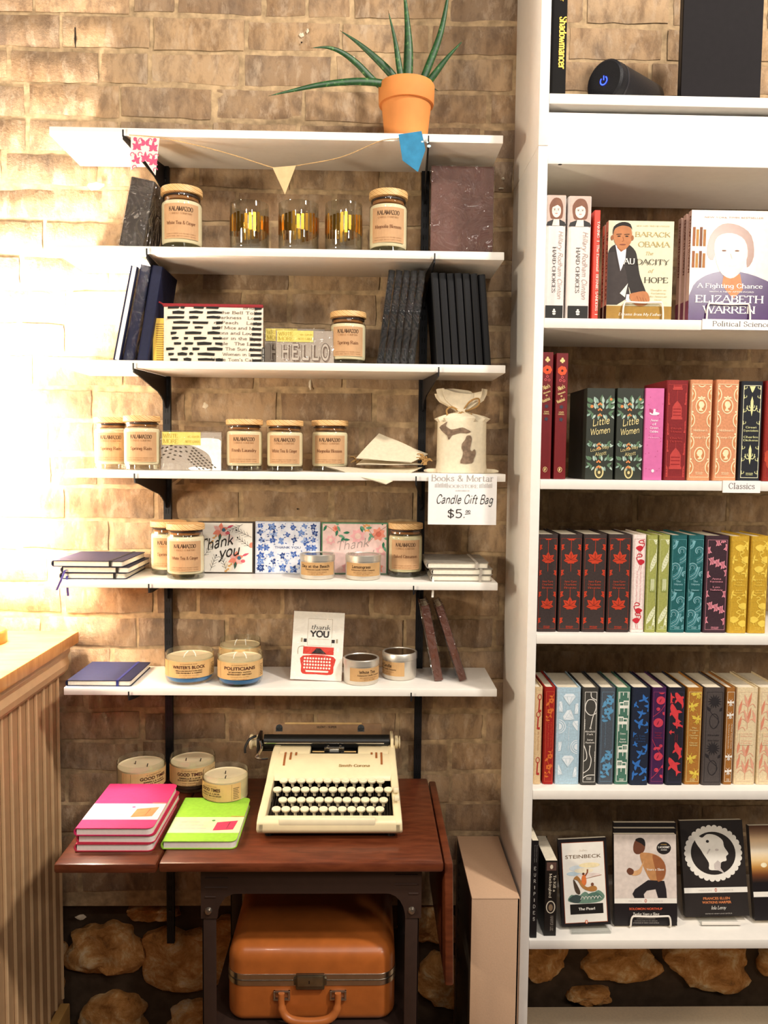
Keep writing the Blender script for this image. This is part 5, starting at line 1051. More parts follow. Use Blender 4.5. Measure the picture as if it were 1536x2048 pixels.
mb = MB(); mb.box(-.022, .022, Y(-.128), Y(-.122), .092, .104, CHR, .001); mb.box(-.010, .010, Y(-.131), Y(-.124), .094, .100, P('#F2F0EA', .2, metal=.8), .001); mb.box(-.016, -.011, Y(-.130), Y(-.124), .092, .108, CHR, .001); mb.box(.011, .016, Y(-.130), Y(-.124), .092, .108, CHR, .001)
mb.tube([(-.048, Y(-.126), .0935), (.048, Y(-.126), .0935)], .0018, P('#C9A66C', .4, metal=.5), 8); mb.build('type_guide', tw)
mb = MB(); mb.box(-.05, .05, Y(-.148), Y(-.10), .083, .0845, DK); mb.build('type_basket', tw)
mb = MB(); mb.tube(smooth_pts([(-.163, Y(-.118), .115), (-.160, Y(-.122), .100), (-.165, Y(-.124), .088), (-.172, Y(-.124), .080), (-.158, Y(-.128), .078), (-.145, Y(-.128), .079)], 5), .0030, CHR, 8); mb.tube(smooth_pts([(-.175, Y(-.10), .119), (-.188, Y(-.11), .115), (-.196, Y(-.118), .100), (-.196, Y(-.12), .088)], 5), .0028, DK, 8); mb.build('line_lever', tw)

# ---- suitcase under the table
TANL_ = P('#B4632A', .32, .10, 30, .12, spec=.5, coat=.1); ALU = P('#BBB4A8', .3, .06, 80, metal=1); BRS = P('#6E6450', .35, metal=.9)
sc = thing('suitcase', 'tan leather hard suitcase with a metal band and handle under the table', 'suitcase', (-.096, -.205, .3186))
def rbox(mb, x, y, z0, z1, r, rt, m, top=True, n=8):
    """rounded-corner case half with a soft rim"""
    pf_ = [(1, 0, z0), (1, 0, z1 - rt)] + [(1, rt * (1 - math.cos(a)), z1 - rt + rt * math.sin(a)) for a in [PI / 2 * i / 6 for i in range(1, 7)]] if top else [(1, rt * (1 - math.sin(a)), z0 + rt * (1 - math.cos(a))) for a in [PI / 2 * i / 6 for i in range(7)]] + [(1, 0, z1)]
    loops = []
    for (_, ins, zz) in pf_:
        lp_ = []
        for cx_, cy_, a0 in ((x - r, y - r, 0), (-x + r, y - r, 90), (-x + r, -y + r, 180), (x - r, -y + r, 270)):
            for i in range(n + 1): a = math.radians(a0 + 90 * i / n); lp_.append((cx_ + (r - ins) * math.cos(a), cy_ + (r - ins) * math.sin(a), zz))
        loops.append(lp_)
    k_ = len(loops[0]); vs = [p for l in loops for p in l]; fs = []
    for i in range(len(loops) - 1):
        for j in range(k_): fs.append((i * k_ + j, i * k_ + (j + 1) % k_, (i + 1) * k_ + (j + 1) % k_, (i + 1) * k_ + j))
    if top: fs.append([(len(loops) - 1) * k_ + j for j in range(k_)])
    else: fs.append([j for j in range(k_)][::-1])
    mb.add(vs, fs, m, True)
mb = MB(); rbox(mb, .162, .168, .0, .076, .034, .016, TANL_, False); mb.build('lower_shell', sc)
mb = MB(); rbox(mb, .162, .168, .096, .150, .034, .030, TANL_, True); mb.build('lid', sc)
mb = MB(); rbox(mb, .1632, .1692, .0745, .0975, .035, .0005, ALU, True); rbox(mb, .1642, .1702, .0845, .0865, .036, .0005, P('#7E786E', .35, metal=1), True); mb.build('metal_band', sc)
mb = MB(); mb.box(-.029, .026, -.176, -.168, .070, .100, BRS, .002); mb.box(-.033, .030, -.174, -.168, .078, .092, BRS, .0015); mb.box(-.026, .023, -.1775, -.1755, .078, .098, P('#8C8268', .3, metal=.9), .001); mb.box(-.004, -.002, -.1782, -.177, .084, .090, DK); mb.build('lock_plate', sc)
for x in (-.056, .052):
    mb = MB(); mb.box(x - .016, x + .016, -.1725, -.1675, .062, .0655, ALU, .001); mb.box(x - .016, x - .012, -.174, -.1675, .050, .0655, ALU, .001); mb.box(x + .012, x + .016, -.174, -.1675, .050, .0655, ALU, .001); mb.box(x - .016, x + .016, -.174, -.1675, .047, .051, ALU, .001); mb.build('handle_bracket', sc)
mb = MB(); hp = smooth_pts([(-.056, -.176, .064), (-.056, -.178, .048), (-.052, -.182, .030), (-.036, -.186, .018), (-.002, -.188, .015), (.032, -.186, .018), (.048, -.182, .030), (.052, -.178, .048), (.052, -.176, .064)], 4); mb.tube(hp, [.0062] * 6 + [.008] * (len(hp) - 12) + [.0062] * 6, P('#B86A34', .35, .08, 40, .1), 10); mb.build('handle', sc)

# ---- louvred heater between table and bookcase
HB = P('#D2AE8E', .5, .03, 300, .08); HD = P('#2A2622', .5, .1, 60)
ht = thing('heater_cabinet', 'tall narrow beige metal cabinet with dark louvred side, squeezed beside the bookcase', 'heater', (.273, -.145, 0)); 
mb = MB(); x0, x1, y0, y1 = -.049, .0495, -.136, .134
mb.box(x0, x1, y0, y0 + .004, .002, .513, HB, .001); mb.box(x0, x1, y0, y1, .510, .515, HB, .0015); mb.box(x1 - .004, x1, y0, y1, .002, .513, HB); mb.box(x0, x1, y1 - .004, y1, .002, .513, HB); mb.build('housing', ht)
mb = MB(); mb.box(x0 + .010, x0 + .014, y0 + .003, y1 - .003, .01, .510, HD)
zz = .04
while zz < .48:
    mb.add([(x0, y0 + .03, zz), (x0, y1 - .03, zz), (x0 + .010, y1 - .03, zz + .022), (x0 + .010, y0 + .03, zz + .022)], [(0, 1, 2, 3)], P('#3A342E', .45)); zz += .03
mb.box(x0, x0 + .012, y0 + .003, y0 + .03, .002, .510, P('#4A4038', .5)); mb.box(x0, x0 + .012, y1 - .03, y1 - .003, .002, .510, P('#4A4038', .5)); mb.build('louvre_panel', ht)
# ================================================================ the white bookcase
BX0, BX1, BT, BD = .3268, 1.22, .0191, .2702
BZ = [2.109, 1.9907, 1.6838, 1.3682, 1.0569, .7353, .4177]; TB = .0195
bc = thing('bookcase', 'tall white open bookcase without a back, fixed over the brick and stone', 'bookcase', (BX0, -.14, 0))
def bcb(name, x0, x1, y0, y1, z0, z1, m=WHITE, bev=.0012):
    mb = MB(); mb.box(x0 - BX0, x1 - BX0, y0 + .14, y1 + .14, z0, z1, m, bev); return mb.build(name, bc)
bcb('side_panel', BX0, BX0 + BT, -BD, -.006, .001, 2.0105); bcb('side_panel', BX0, BX0 + BT, -BD, -.006, 2.0115, 2.62)
bcb('side_panel', BX1 - BT, BX1, -BD, -.006, .001, 2.0105); bcb('side_panel', BX1 - BT, BX1, -BD, -.006, 2.0115, 2.62)
xi, xj = BX0 + BT + .0002, BX1 - BT - .0002
bcb('shelf_board', xi, xj, -BD + .0005, -.006, BZ[0] - TB, BZ[0])
bcb('cornice_panel', xi, xj, -BD + .006, -BD + .024, BZ[1] + .004, BZ[0] - TB - .0135, P('#F0ECE6', .45, .02, 60)); bcb('cornice_panel', xi, xj, -BD + .001, -.006, BZ[1] - .0135, BZ[1] + .0038)
for i in range(2, 7): bcb('shelf_board', xi, xj, -BD + .0005, -.006, BZ[i] - TB, BZ[i])
bcb('shelf_board', xi, xj, -BD + .0005, -.006, .070, .0865, P('#EADBC0', .6, .05, 200)); bcb('plinth', xi, xj, -BD + .02, -BD + .035, .001, .070)
mb = MB(); mb.disc(.004, 0, P('#2A2420', .8), 14, up=False); o = mb.build('screw_hole', bc); hp_ = atz(1120, 329, BZ[1] - .0137); o.location = (hp_.x - BX0, hp_.y + .14, BZ[1] - .0137)
def shlabel(txt, label, x0, x1, yt, yb, tw_):
    Yl = -BD - .0015; a, b = at(x0, yt, Yl), at(x1, yb, Yl); t = thing('shelf_label', label, 'label', ((a.x + b.x) / 2, Yl, b.z), (0, 0, 0), 'printed shelf labels'); hw = (b.x - a.x) / 2; hh = a.z - b.z
    mb = MB(); mb.box(-hw, hw, -.0004, .0012, 0, hh, P('#F4F0EE', .6, .02)); cv = Canvas.plane(mb, (0, -.0004, 0), (1, 0, 0), (0, 0, 1), (0, -1, 0)); cv.text(txt, 0, hh * .34, hh * .46, P('#6A625E', .8), 1, w=tw_ * 2 * hw, wt=.85); mb.build('card', t)
shlabel('Political Science', 'white shelf label reading Political Science', 1405, 1560, 638, 661, .74); shlabel('Classics', 'white shelf label reading Classics', 1446, 1520, 961, 986, .70)

# ---------------- printed spines and covers
def fr(cv, w, h, c, m=.10, lw=.0007, top=.03): cv.frame(-w / 2 + w * m, w / 2 - w * m, h * top, h * (1 - top * 1.4), lw, c, 1)
def txts(cv, w, h, lines, c, v0=.52, sz=.022, ww=.55, k=3, font='serif', wt=1.3):
    for i, q in enumerate(lines):
        if q: cv.text(q, 0, h * (v0 - i * sz * 1.35), h * sz * .8, c, k, font, w=w * min(ww, .10 * len(q)), wt=wt)
def pub(cv, w, h, c, v=.052):
    for i in (0, 1): cv.text('CLASSIC' if i else 'PENGUIN', 0, h * (v - i * .014), h * .010, c, 3, 'bold', w=w * .32)
CL = lambda h, n=.12: P(h, .75, n, 260, .15)
def mapleleaf(cv, u, v, s, m, m2, up=1):
    for a, L in ((90, 1.0), (40, .95), (140, .95), (-8, .8), (188, .8), (-50, .55), (230, .55)): cv.leaf(u, v, s * L, s * .52, math.radians(a * up), m, 1)
    for a in (90, 40, 140, -8, 188): cv.stroke([(u, v), (u + s * .7 * math.cos(math.radians(a * up)), v + s * .7 * math.sin(math.radians(a * up)))], s * .05, m2, 2)
def leaves(cv, w, h):
    m, d = P('#C23A1C', .75), P('#7E2414', .75); fr(cv, w, h, P('#8A3424', .8), .06)
    cv.clip = (-w / 2 + w * .07, w / 2 - w * .07, h * .033, h * .955)
    for v in (.74, .27):
        mapleleaf(cv, 0, h * v, w * .40, m, d); cv.stroke([(0, h * v), (0, h * (v - .12 if v > .5 else v + .17))], .0008, m, 1)
    mapleleaf(cv, 0, h * .97, w * .34, m, d)
    cv.stroke([(0, h * .82), (0, h * .95)], .0008, m)
    for v in (.86, .60, .38, .11):
        for sg in (-1, 1): mapleleaf(cv, sg * w * .50, h * v, w * .27, m, d)
    txts(cv, w, h, ['Jane Eyre', 'Charlotte', 'Bronte'], P('#B0442C', .8), .51, .024); pub(cv, w, h, m)
def flamingo(cv, w, h):
    m = P('#C22434', .75); pk = P('#D98A92', .8); fr(cv, w, h, P('#D8B0AC', .8), .10)
    cv.clip = (-w / 2 + w * .12, w / 2 - w * .12, h * .035, h * .955)
    for u, v, sg in ((.05, .86, -1), (.08, .72, 1), (.0, .22, 1), (-.05, .12, -1), (.3, .98, 1)):
        cv.blob([((u + sg * .34) * w, (v + .005) * h), ((u + sg * .05) * w, (v + .03) * h), ((u - sg * .22) * w, (v + .01) * h), ((u + sg * .0) * w, (v - .03) * h)], m)
        cv.curve([((u - sg * .2) * w, (v + .01) * h), ((u - sg * .28) * w, (v + .05) * h), ((u + sg * .05) * w, (v + .055) * h), ((u + sg * .1) * w, (v + .075) * h), ((u - sg * .15) * w, (v + .085) * h), ((u - sg * .25) * w, (v + .065) * h)], .0018, m)
        for q in (0, .12): cv.stroke([((u + q * sg) * w, (v - .02) * h), ((u + sg * (q - .1)) * w, (v - .085) * h)], .0006, m)
    for x, q in ((.1, 'Adventures in Wonderland'), (-.16, 'and Through the Looking Glass')): cv.text(q, x * w, h * .47, .0024, pk, 3, w=h * .32, rot=-PI / 2)
def feather(cv, w, h):
    c = P('#DDE0BE', .8); fr(cv, w, h, P('#D0D69A', .8), .10); cv.clip = (-w / 2 + w * .11, w / 2 - w * .11, h * .035, h * .955)
    for u, v, L, a in ((-.2, .62, .26, 1.25), (.45, .70, .3, 1.5), (-.42, .08, .26, 1.1), (.12, .06, .34, 1.2), (.5, .02, .2, 1.6), (-.3, .95, .2, 1.2), (.3, .9, .2, 1.7)):
        cv.leaf(u * w, v * h, L * h, w * .42, a, c, 1, 8)
        for i in range(1, 9):
            f = i / 9; p = (u * w + f * L * h * math.cos(a), v * h + f * L * h * math.sin(a))
            for sg in (-1, 1): cv.stroke([p, (p[0] + w * .2 * math.cos(a + sg * .75), p[1] + w * .2 * math.sin(a + sg * .75))], .0005, P('#9AA45C', .8), 2)
    cv.clip = None; cv.rect(-w * .16, w * .30, h * .42, h * .56, P('#9AA45C', .8), 3)
    for i in range(4): cv.rect(-w * .10 + i * w * .09, -w * .05 + i * w * .09, h * (.43 + .01 * (i % 2)), h * .55, c, 4)
    pub(cv, w, h, c)
def waves(cv, w, h):
    c, c2 = P('#8FC0C8', .8), P('#4F939C', .8); fr(cv, w, h, P('#5FA0A4', .8), .07); cv.clip = (-w / 2 + w * .08, w / 2 - w * .08, h * .035, h * .95)
    for v0, v1 in ((.55, .95), (.09, .42)):
        for u, v, s in ((.15, v0 + (v1 - v0) * .72, .30), (-.25, v0 + (v1 - v0) * .30, .32), (.38, v0 + (v1 - v0) * .12, .22), (-.4, v1 - .01, .2)):
            for r in range(3):
                R = s * w * (1 - .27 * r); cv.curve([(u * w + R * math.cos(a) * (1 - a / 12), v * h + R * math.sin(a) * (1 - a / 12)) for a in [-.8 + .55 * i for i in range(10)]], .0013 - .0002 * r, c if r != 1 else c2, 1, n=3)
            for r in range(5): cv.curve([(u * w + s * w * (1.0 + .16 * r), v * h + .1 * s * w), (u * w + s * w * (.5 + .1 * r), v * h - s * w * (1.0 + .25 * r)), (u * w - s * w * (.4), v * h - s * w * (1.6 + .3 * r))], .0011, c if r % 2 else c2, 1, n=4)
    cv.clip = None; cv.rect(-w * .38, w * .38, h * .425, h * .545, CL('#17595C'), 3); txts(cv, w, h, ['The', 'Odyssey', '', 'Homer'], c, .52, .022, k=4); pub(cv, w, h, c)
def bells(cv, w, h):
    c, d = P('#D98A98', .8), P('#8E3A4C', .8); fr(cv, w, h, P('#C0808E', .8), .08); cv.clip = (-w / 2 + w * .09, w / 2 - w * .09, h * .035, h * .95)
    def bell(u, v, a, s):
        ca, sa = math.cos(a), math.sin(a); T = lambda p: (u + s * (p[0] * ca - p[1] * sa), v + s * (p[0] * sa + p[1] * ca))
        cv.poly([T(p) for p in ((-.45, -.5), (-.2, -.42), (0, -.52), (.2, -.42), (.45, -.5), (.22, .0), (.40, .5), (.15, .42), (0, .5), (-.15, .42), (-.40, .5), (-.22, 0))], c, 1)
        for q in (-.15, .12): cv.stroke([T((q, -.4)), T((q * .5, .05)), T((q, .4))], s * .06, d, 2)
    for v in (.72, .26):
        for i, u in enumerate((-.22, .02, .25)): bell(u * w, h * (v - .02 * i + .02), .3, .0150)
    for u, v, a in ((-.38, .85, .2), (.40, .88, -.3), (-.40, .60, .3), (.42, .62, .2), (-.42, .40, .2), (.38, .40, .0), (-.42, .13, .1), (.40, .12, .4), (.02, .93, .2), (.22, .96, .2)): bell(u * w, v * h, a, .0135)
    cv.clip = None; cv.rect(-w * .2, w * .26, h * .43, h * .57, CL('#37202A'), 3); txts(cv, w, h, ['Anna', 'Karenina', '', 'Leo', 'Tolstoy'], c, .55, .021, k=4); pub(cv, w, h, c)
def geese(cv, w, h):
    c = P('#EACB52', .8); fr(cv, w, h, P('#DDB844', .8), .08); cv.clip = (-w / 2 + w * .09, w / 2 - w * .09, h * .035, h * .95)
    for u, v, sg in ((.0, .88, 1), (.32, .76, -1), (-.02, .66, 1), (-.2, .14, 1), (.25, .28, -1), (.3, .10, 1)):
        cv.blob([((u - .28 * sg) * w, (v + .01) * h), (u * w, (v + .035) * h), ((u + .26 * sg) * w, v * h), (u * w, (v - .035) * h), ((u - .2 * sg) * w, (v - .02) * h)], c); cv.curve([((u + .15 * sg) * w, (v + .01) * h), ((u + .32 * sg) * w, (v + .05) * h), ((u + .12 * sg) * w, (v + .075) * h), ((u + .25 * sg) * w, (v + .095) * h), ((u + .36 * sg) * w, (v + .085) * h)], .0019, c)
        for q in (-.05, .1): cv.stroke([((u + q) * w, (v - .03) * h), ((u + q + .05) * w, (v - .06) * h)], .0009, c)
    for u, v in ((.35, .62), (-.36, .40), (.38, .40), (-.35, .76), (.36, .90), (.38, .2), (-.38, .56)):
        for i in range(4): cv.leaf(u * w, v * h, .010, .0038, i * 1.5 + u * 9, c, 1, 4)
    txts(cv, w, h, ['Pride', 'and', 'Prejudice', '', 'Jane', 'Austen'], c, .545, .020); pub(cv, w, h, c)
def keys(cv, w, h):
    m = P('#B5342E', .8); cv.clip = (-w / 2 + w * .06, w / 2, h * .03, h * .97); cv.rect(w * .38, w * .40, h * .04, h * .95, P('#C9A076', .8), 1)
    for u, v in ((.12, .90), (.0, .72), (.05, .25)):
        cv.ring(u * w, v * h, w * .22, h * .028, .0014, m); cv.stroke([(u * w, (v - .02) * h), ((u - .08) * w, (v - .15) * h)], .0026, m); cv.rect((u - .06) * w, (u + .22) * w, (v - .155) * h, (v - .13) * h, m)
    cv.text('The Secret Garden', 0, h * .45, .0026, P('#C98A5C', .8), 3, w=h * .20, rot=-PI / 2)
def vines(c1, c2, ln):
    def f(cv, w, h):
        m, m2 = P(c1, .8), P(c2, .8); fr(cv, w, h, m2, .12); cv.clip = (-w / 2 + w * .13, w / 2 - w * .13, h * .035, h * .95)
        for v0, v1 in ((.66, .93), (.08, .36)):
            cv.curve([(-.4 * w, v0 * h), (.2 * w, (v0 + .3 * (v1 - v0)) * h), (-.1 * w, (v0 + .6 * (v1 - v0)) * h), (.35 * w, v1 * h)], .0009, m)
            for i in range(9):
                u, v, a = -.35 + .09 * i, v0 + (v1 - v0) * ((i * 5) % 9) / 9, i * 1.3; cv.leaf(u * w, v * h, .40 * w, .18 * w, a, m, 1, 4)
            for (u, f_) in ((.0, .35), (.12, .75)):
                for i in range(5): cv.ell((u + .16 * math.cos(i * 1.257)) * w, (v0 + f_ * (v1 - v0)) * h + .16 * w * math.sin(i * 1.257), .11 * w, .11 * w, m, 1, n=8)
        for i, q in enumerate(ln): cv.text(q, (.12 - .26 * i) * w, h * .51, .0024, m2, 3, w=h * .26, rot=-PI / 2)
    return f
def gems(cv, w, h):
    c = P('#E2EBF2', .7); d = P('#B9CDD8', .8); fr(cv, w, h, P('#BCD0DC', .8), .10); cv.clip = (-w / 2 + w * .11, w / 2 - w * .11, h * .035, h * .96)
    def gem(u, v, s, a):
        ca, sa = math.cos(a), math.sin(a); T = lambda p: (u + s * (p[0] * ca - p[1] * sa), v + s * (p[0] * sa + p[1] * ca))
        cv.poly([T(p) for p in ((-.5, .15), (-.3, .38), (.3, .38), (.5, .15), (0, -.55))], c, 1)
        for p in ((-.5, .15), (-.2, .15), (.2, .15), (.5, .15)): cv.stroke([T(p), T((0, -.55))], s * .025, d, 2)
        cv.stroke([T((-.5, .15)), T((.5, .15))], s * .025, d, 2)
    for u, v, s, a in ((.02, .89, .026, 0), (-.42, .80, .026, .7), (.42, .78, .026, -.7), (.02, .71, .026, 1.0), (.42, .62, .026, 2.2), (-.42, .40, .024, 2.4), (.02, .25, .026, 0), (-.42, .14, .026, 1.0), (.42, .12, .026, -.8)): gem(u * w, v * h, s, a)
    for u, v in ((-.40, .60), (.40, .39)):
        for r in (.014, .010, .006): cv.ring(u * w, v * h, r, r, .0016, c, 1)
        cv.ell(u * w, v * h, .006, .006, c)
    cv.text('The Moonstone  Collins', 0, h * .5, .0030, c, 3, w=h * .30, rot=-PI / 2)
def rope(cv, w, h):
    c = P('#E6E2DA', .8); fr(cv, w, h, c, .12, .0009); cv.clip = (-w / 2 + w * .14, w / 2 - w * .14, h * .04, h * .95); q = .0017
    cv.curve([(.0 * w, h * .95), (.05 * w, h * .90), (.42 * w, h * .86), (.45 * w, h * .76), (.0, h * .72), (-.34 * w, h * .78), (-.2 * w, h * .87), (.2 * w, h * .87), (.34 * w, h * .80), (.15 * w, h * .70), (.02 * w, h * .585)], q, c)
    cv.curve([(.02 * w, h * .40), (.0 * w, h * .33), (.12 * w, h * .26), (.0, h * .17), (-.4 * w, h * .12)], q, c); cv.curve([(-.42 * w, h * .43), (-.20 * w, h * .34), (-.18 * w, h * .27), (-.42 * w, h * .24)], q, c); cv.curve([(-.42 * w, h * .065), (-.1 * w, h * .10), (.4 * w, h * .105)], q, c)
    for v in (.585, .40): cv.ring(.02 * w, v * h, .0016, .0016, .0008, c)
    for u, v in ((-.40, .62), (.40, .30)):
        for i in range(6): cv.ell(u * w, (v + .018 * (i - 2.5)) * h, .0034, .0016, c, 1, .6, 8)
    cv.clip = None; txts(cv, w, h, ['Mansfield', 'Park', '', 'Jane', 'Austen'], c, .545, .021, .62); pub(cv, w, h, c, .07)
def chairs(cv, w, h):
    c = P('#E9EAE0', .8); fr(cv, w, h, c, .10, .0010); cv.clip = (-w / 2 + w * .12, w / 2 - w * .12, h * .04, h * .95)
    for v, sg in ((.80, 1), (.635, -1), (.345, 1), (.18, -1), (.97, -1)):
        B = lambda a, b, c_, d_: cv.rect(min(sg * a, sg * b) * w, max(sg * a, sg * b) * w, (v + c_) * h, (v + d_) * h, c)
        B(.0, .36, .055, .068); B(-.02, .03, .0, .065); B(.31, .36, .0, .065); B(.12, .15, .02, .06); B(.22, .25, .02, .06); B(-.30, .36, -.012, .018); B(-.32, -.26, -.075, .05); B(-.30, .0, .040, .052); B(.28, .33, -.085, .0); B(.02, .07, -.05, .0)
    cv.clip = None; cv.rect(-w * .3, w * .3, h * .43, h * .545, CL('#44705F'), 2); txts(cv, w, h, ['Emma', '', 'Jane', 'Austen'], c, .52, .021); pub(cv, w, h, c)
def birds(cv, w, h):
    c = P('#2F6CB8', .8); cv.clip = (-w / 2 + w * .10, w / 2 - w * .10, h * .035, h * .95); fr(cv, w, h, P('#1C3A66', .8), .08)
    def bd(u, v, s, a):
        ca, sa = math.cos(a), math.sin(a); T = lambda p: (u * w + s * (p[0] * ca - p[1] * sa), v * h + s * (p[0] * sa + p[1] * ca))
        cv.blob([T(p) for p in ((-.5, -.05), (-.1, -.12), (.3, -.1), (.55, .08), (.3, .1), (.15, .55), (-.02, .25), (-.1, .05), (-.45, .12))], c, 1, 2); cv.leaf(*T((.05, -.05)), s * .55, s * .25, a - 1.0, c, 1, 4)
    for u, v, s, a in ((.12, .88, .020, .4), (-.3, .82, .014, 2.5), (.0, .73, .019, 1.2), (-.1, .64, .022, -.5), (.4, .80, .018, 1.5), (.4, .62, .016, 2.0), (-.38, .52, .012, 1.4), (.38, .55, .012, .4), (-.3, .42, .013, .3), (.35, .38, .018, 1.4), (.02, .32, .020, 1.1), (-.22, .22, .024, -.6), (.22, .14, .022, .8), (-.35, .10, .020, 1.4), (.35, .06, .014, .4)): bd(u, v, s, a)
    txts(cv, w, h, ['A Tale', 'of Two', 'Cities'], P('#2A4A78', .8), .50, .02)
def pomes(cv, w, h):
    c = P('#CC3A50', .8); d = P('#8E1E3C', .8); fr(cv, w, h, P('#8E3A6A', .8), .10); cv.clip = (-w / 2 + w * .11, w / 2 - w * .11, h * .035, h * .95)
    for pts in ([(-.4, .70), (.1, .76), (.45, .84)], [(.45, .28), (-.1, .38), (-.42, .48)], [(-.4, .06), (.0, .12), (.35, .20)]): cv.curve([(a * w, b * h) for a, b in pts], .0008, c)
    for u, v, R, a in ((.10, .87, .30, .5), (-.02, .64, .33, 0), (.05, .29, .30, .4), (.15, .97, .25, 0), (-.05, .78, .13, 0), (.2, .40, .12, 0), (-.05, .15, .15, 0)):
        cv.ell(u * w, v * h, R * w, R * w * .95, c); cv.leaf((u - .1) * w, v * h - R * w * .5, R * w * 1.1, R * w * .3, 1.1, d, 2)
    for u, v, a in ((.25, .75, -.8), (.2, .37, 2.9), (-.3, .36, .6), (.2, .10, -.8), (.3, .17, .9)): cv.leaf(u * w, v * h, .34 * w, .2 * w, a, c)
    txts(cv, w, h, ['Sense', 'and', 'Sensibility'], d, .53, .019)
def koi(cv, w, h):
    c = P('#D23A40', .8); fr(cv, w, h, P('#3A3450', .8), .10); cv.clip = (-w / 2 + w * .11, w / 2 - w * .11, h * .035, h * .95)
    for u, v, s, a in ((.15, .88, .030, -1.0), (-.12, .74, .036, -1.2), (.1, .62, .02, -.3), (-.3, .545, .012, 0), (.15, .36, .030, -1.2), (-.08, .20, .034, -1.0), (-.38, .9, .02, -1.4)):
        ca, sa = math.cos(a), math.sin(a); T = lambda p: (u * w + s * (p[0] * ca - p[1] * sa), v * h + s * (p[0] * sa + p[1] * ca))
        cv.blob([T(p) for p in ((-.6, .05), (-.3, .16), (.1, .2), (.4, .08), (.62, .22), (.55, 0), (.66, -.2), (.38, -.06), (.05, -.16), (-.35, -.14))], c, 1, 2); cv.leaf(*T((-.1, .1)), s * .4, s * .18, a + 1.0, c, 1, 4); cv.leaf(*T((-.1, -.1)), s * .36, s * .16, a - 1.1, c, 1, 4)
    for q in range(2): cv.text('A Christmas Carol', (.06 - .12 * q) * w, h * .475, .0022, P('#8E2A34', .8), 3, w=h * .1, rot=-PI / 2)
def insects(cb, ct, big=True, pos=None):
    def f(cv, w, h):
        c = P(cb, .8); fr(cv, w, h, P(ct, .8), .10, .0008); cv.clip = (-w / 2 + w * .11, w / 2 - w * .11, h * .035, h * .95)
        for u, v, a in pos:
            s = w * (.42 if big else .5); ca, sa = math.cos(a), math.sin(a); T = lambda p: (u * w + s * (p[0] * ca - p[1] * sa), v * h + s * (p[0] * sa + p[1] * ca))
            cv.ell(*T((0, -.25)), s * .28, s * .42, c, 1, a); cv.ell(*T((0, .22)), s * .24, s * .24, c, 1, a); cv.ell(*T((0, .5)), s * .15, s * .15, c, 1)
            for sg in (-1, 1):
                for q, L in ((.25, .95), (-.15, .75)): cv.leaf(*T((sg * .15, .2)), s * L, s * .36, a + (q if sg > 0 else PI - q), c, 1, 4)
                cv.stroke([T((sg * .08, .55)), T((sg * .35, .95))], s * .06, c); cv.stroke([T((sg * .2, -.3)), T((sg * .5, -.6))], s * .06, c)
            for q in (-.1, -.3, -.5): cv.stroke([T((-.2, q)), T((.2, q))], s * .05, P('#8A5420', .8), 2)
        if big: txts(cv, w, h, ['The', 'Picture', 'of', 'Dorian', 'Gray', '', 'Oscar', 'Wilde'], P(ct, .8), .58, .019)
        else:
            for q in range(2): cv.text('The Hound of the Baskervilles' if q else 'Arthur Conan Doyle', (.14 - .3 * q) * w, h * .5, .0024, P(ct, .8), 3, w=h * .26, rot=-PI / 2)
        pub(cv, w, h, P(ct, .8))
    return f
def darkfl(cv, w, h):
    c = P('#241F22', .8); fr(cv, w, h, P('#2E282A', .8), .10); cv.clip = (-w / 2 + w * .11, w / 2 - w * .11, h * .035, h * .95)
    for v in (.86, .38):
        for i in range(14): cv.leaf(.0, v * h, .36 * w, .08 * w, i * .449, c, 1, 4)
        cv.ell(0, v * h, .12 * w, .12 * w, c); cv.ring(0, (v - .20) * h, .22 * w, .075 * h, .0012, c); cv.curve([(0, v * h), (-.2 * w, (v - .1) * h), (.25 * w, (v - .2) * h), (.0, (v - .28) * h)], .0009, c)
        for u, a in ((-.2, 2.2), (.25, .8)): cv.leaf(u * w, (v - .1) * h, .3 * w, .14 * w, a, c)
    txts(cv, w, h, ['Dracula', '', 'Bram Stoker'], P('#2A2426', .8), .51, .02)
def wheat(cv, w, h):
    c = P('#D98A6E', .8); d = P('#E0A488', .8); fr(cv, w, h, P('#E4C8A8', .8), .08); cv.clip = (-w / 2 + w * .09, w / 2 - w * .09, h * .04, h * .95)
    for u, v in ((.02, .80), (.02, .645), (.0, .29), (-.42, .72), (-.42, .56), (.42, .64), (-.42, .32), (-.42, .16), (.40, .16), (.0, .12)):
        for a, L in ((1.35, .16), (1.85, .14)): cv.leaf(u * w, v * h, L * h, w * .13, a, c if a < 1.6 else d, 1)
        for sg in (-1, 1): cv.curve([(u * w, v * h), ((u + sg * .22) * w, (v + .035) * h), ((u + sg * .36) * w, (v - .0) * h)], .0015, d)
        cv.stroke([(u * w, v * h), (u * w, (v - .07) * h)], .0008, c)
    cv.clip = None; cv.rect(-w * .32, w * .32, h * .41, h * .54, CL('#E3CFA8'), 3); txts(cv, w, h, ['Far from the', 'Madding Crowd', '', 'Thomas', 'Hardy'], d, .52, .018, k=4)
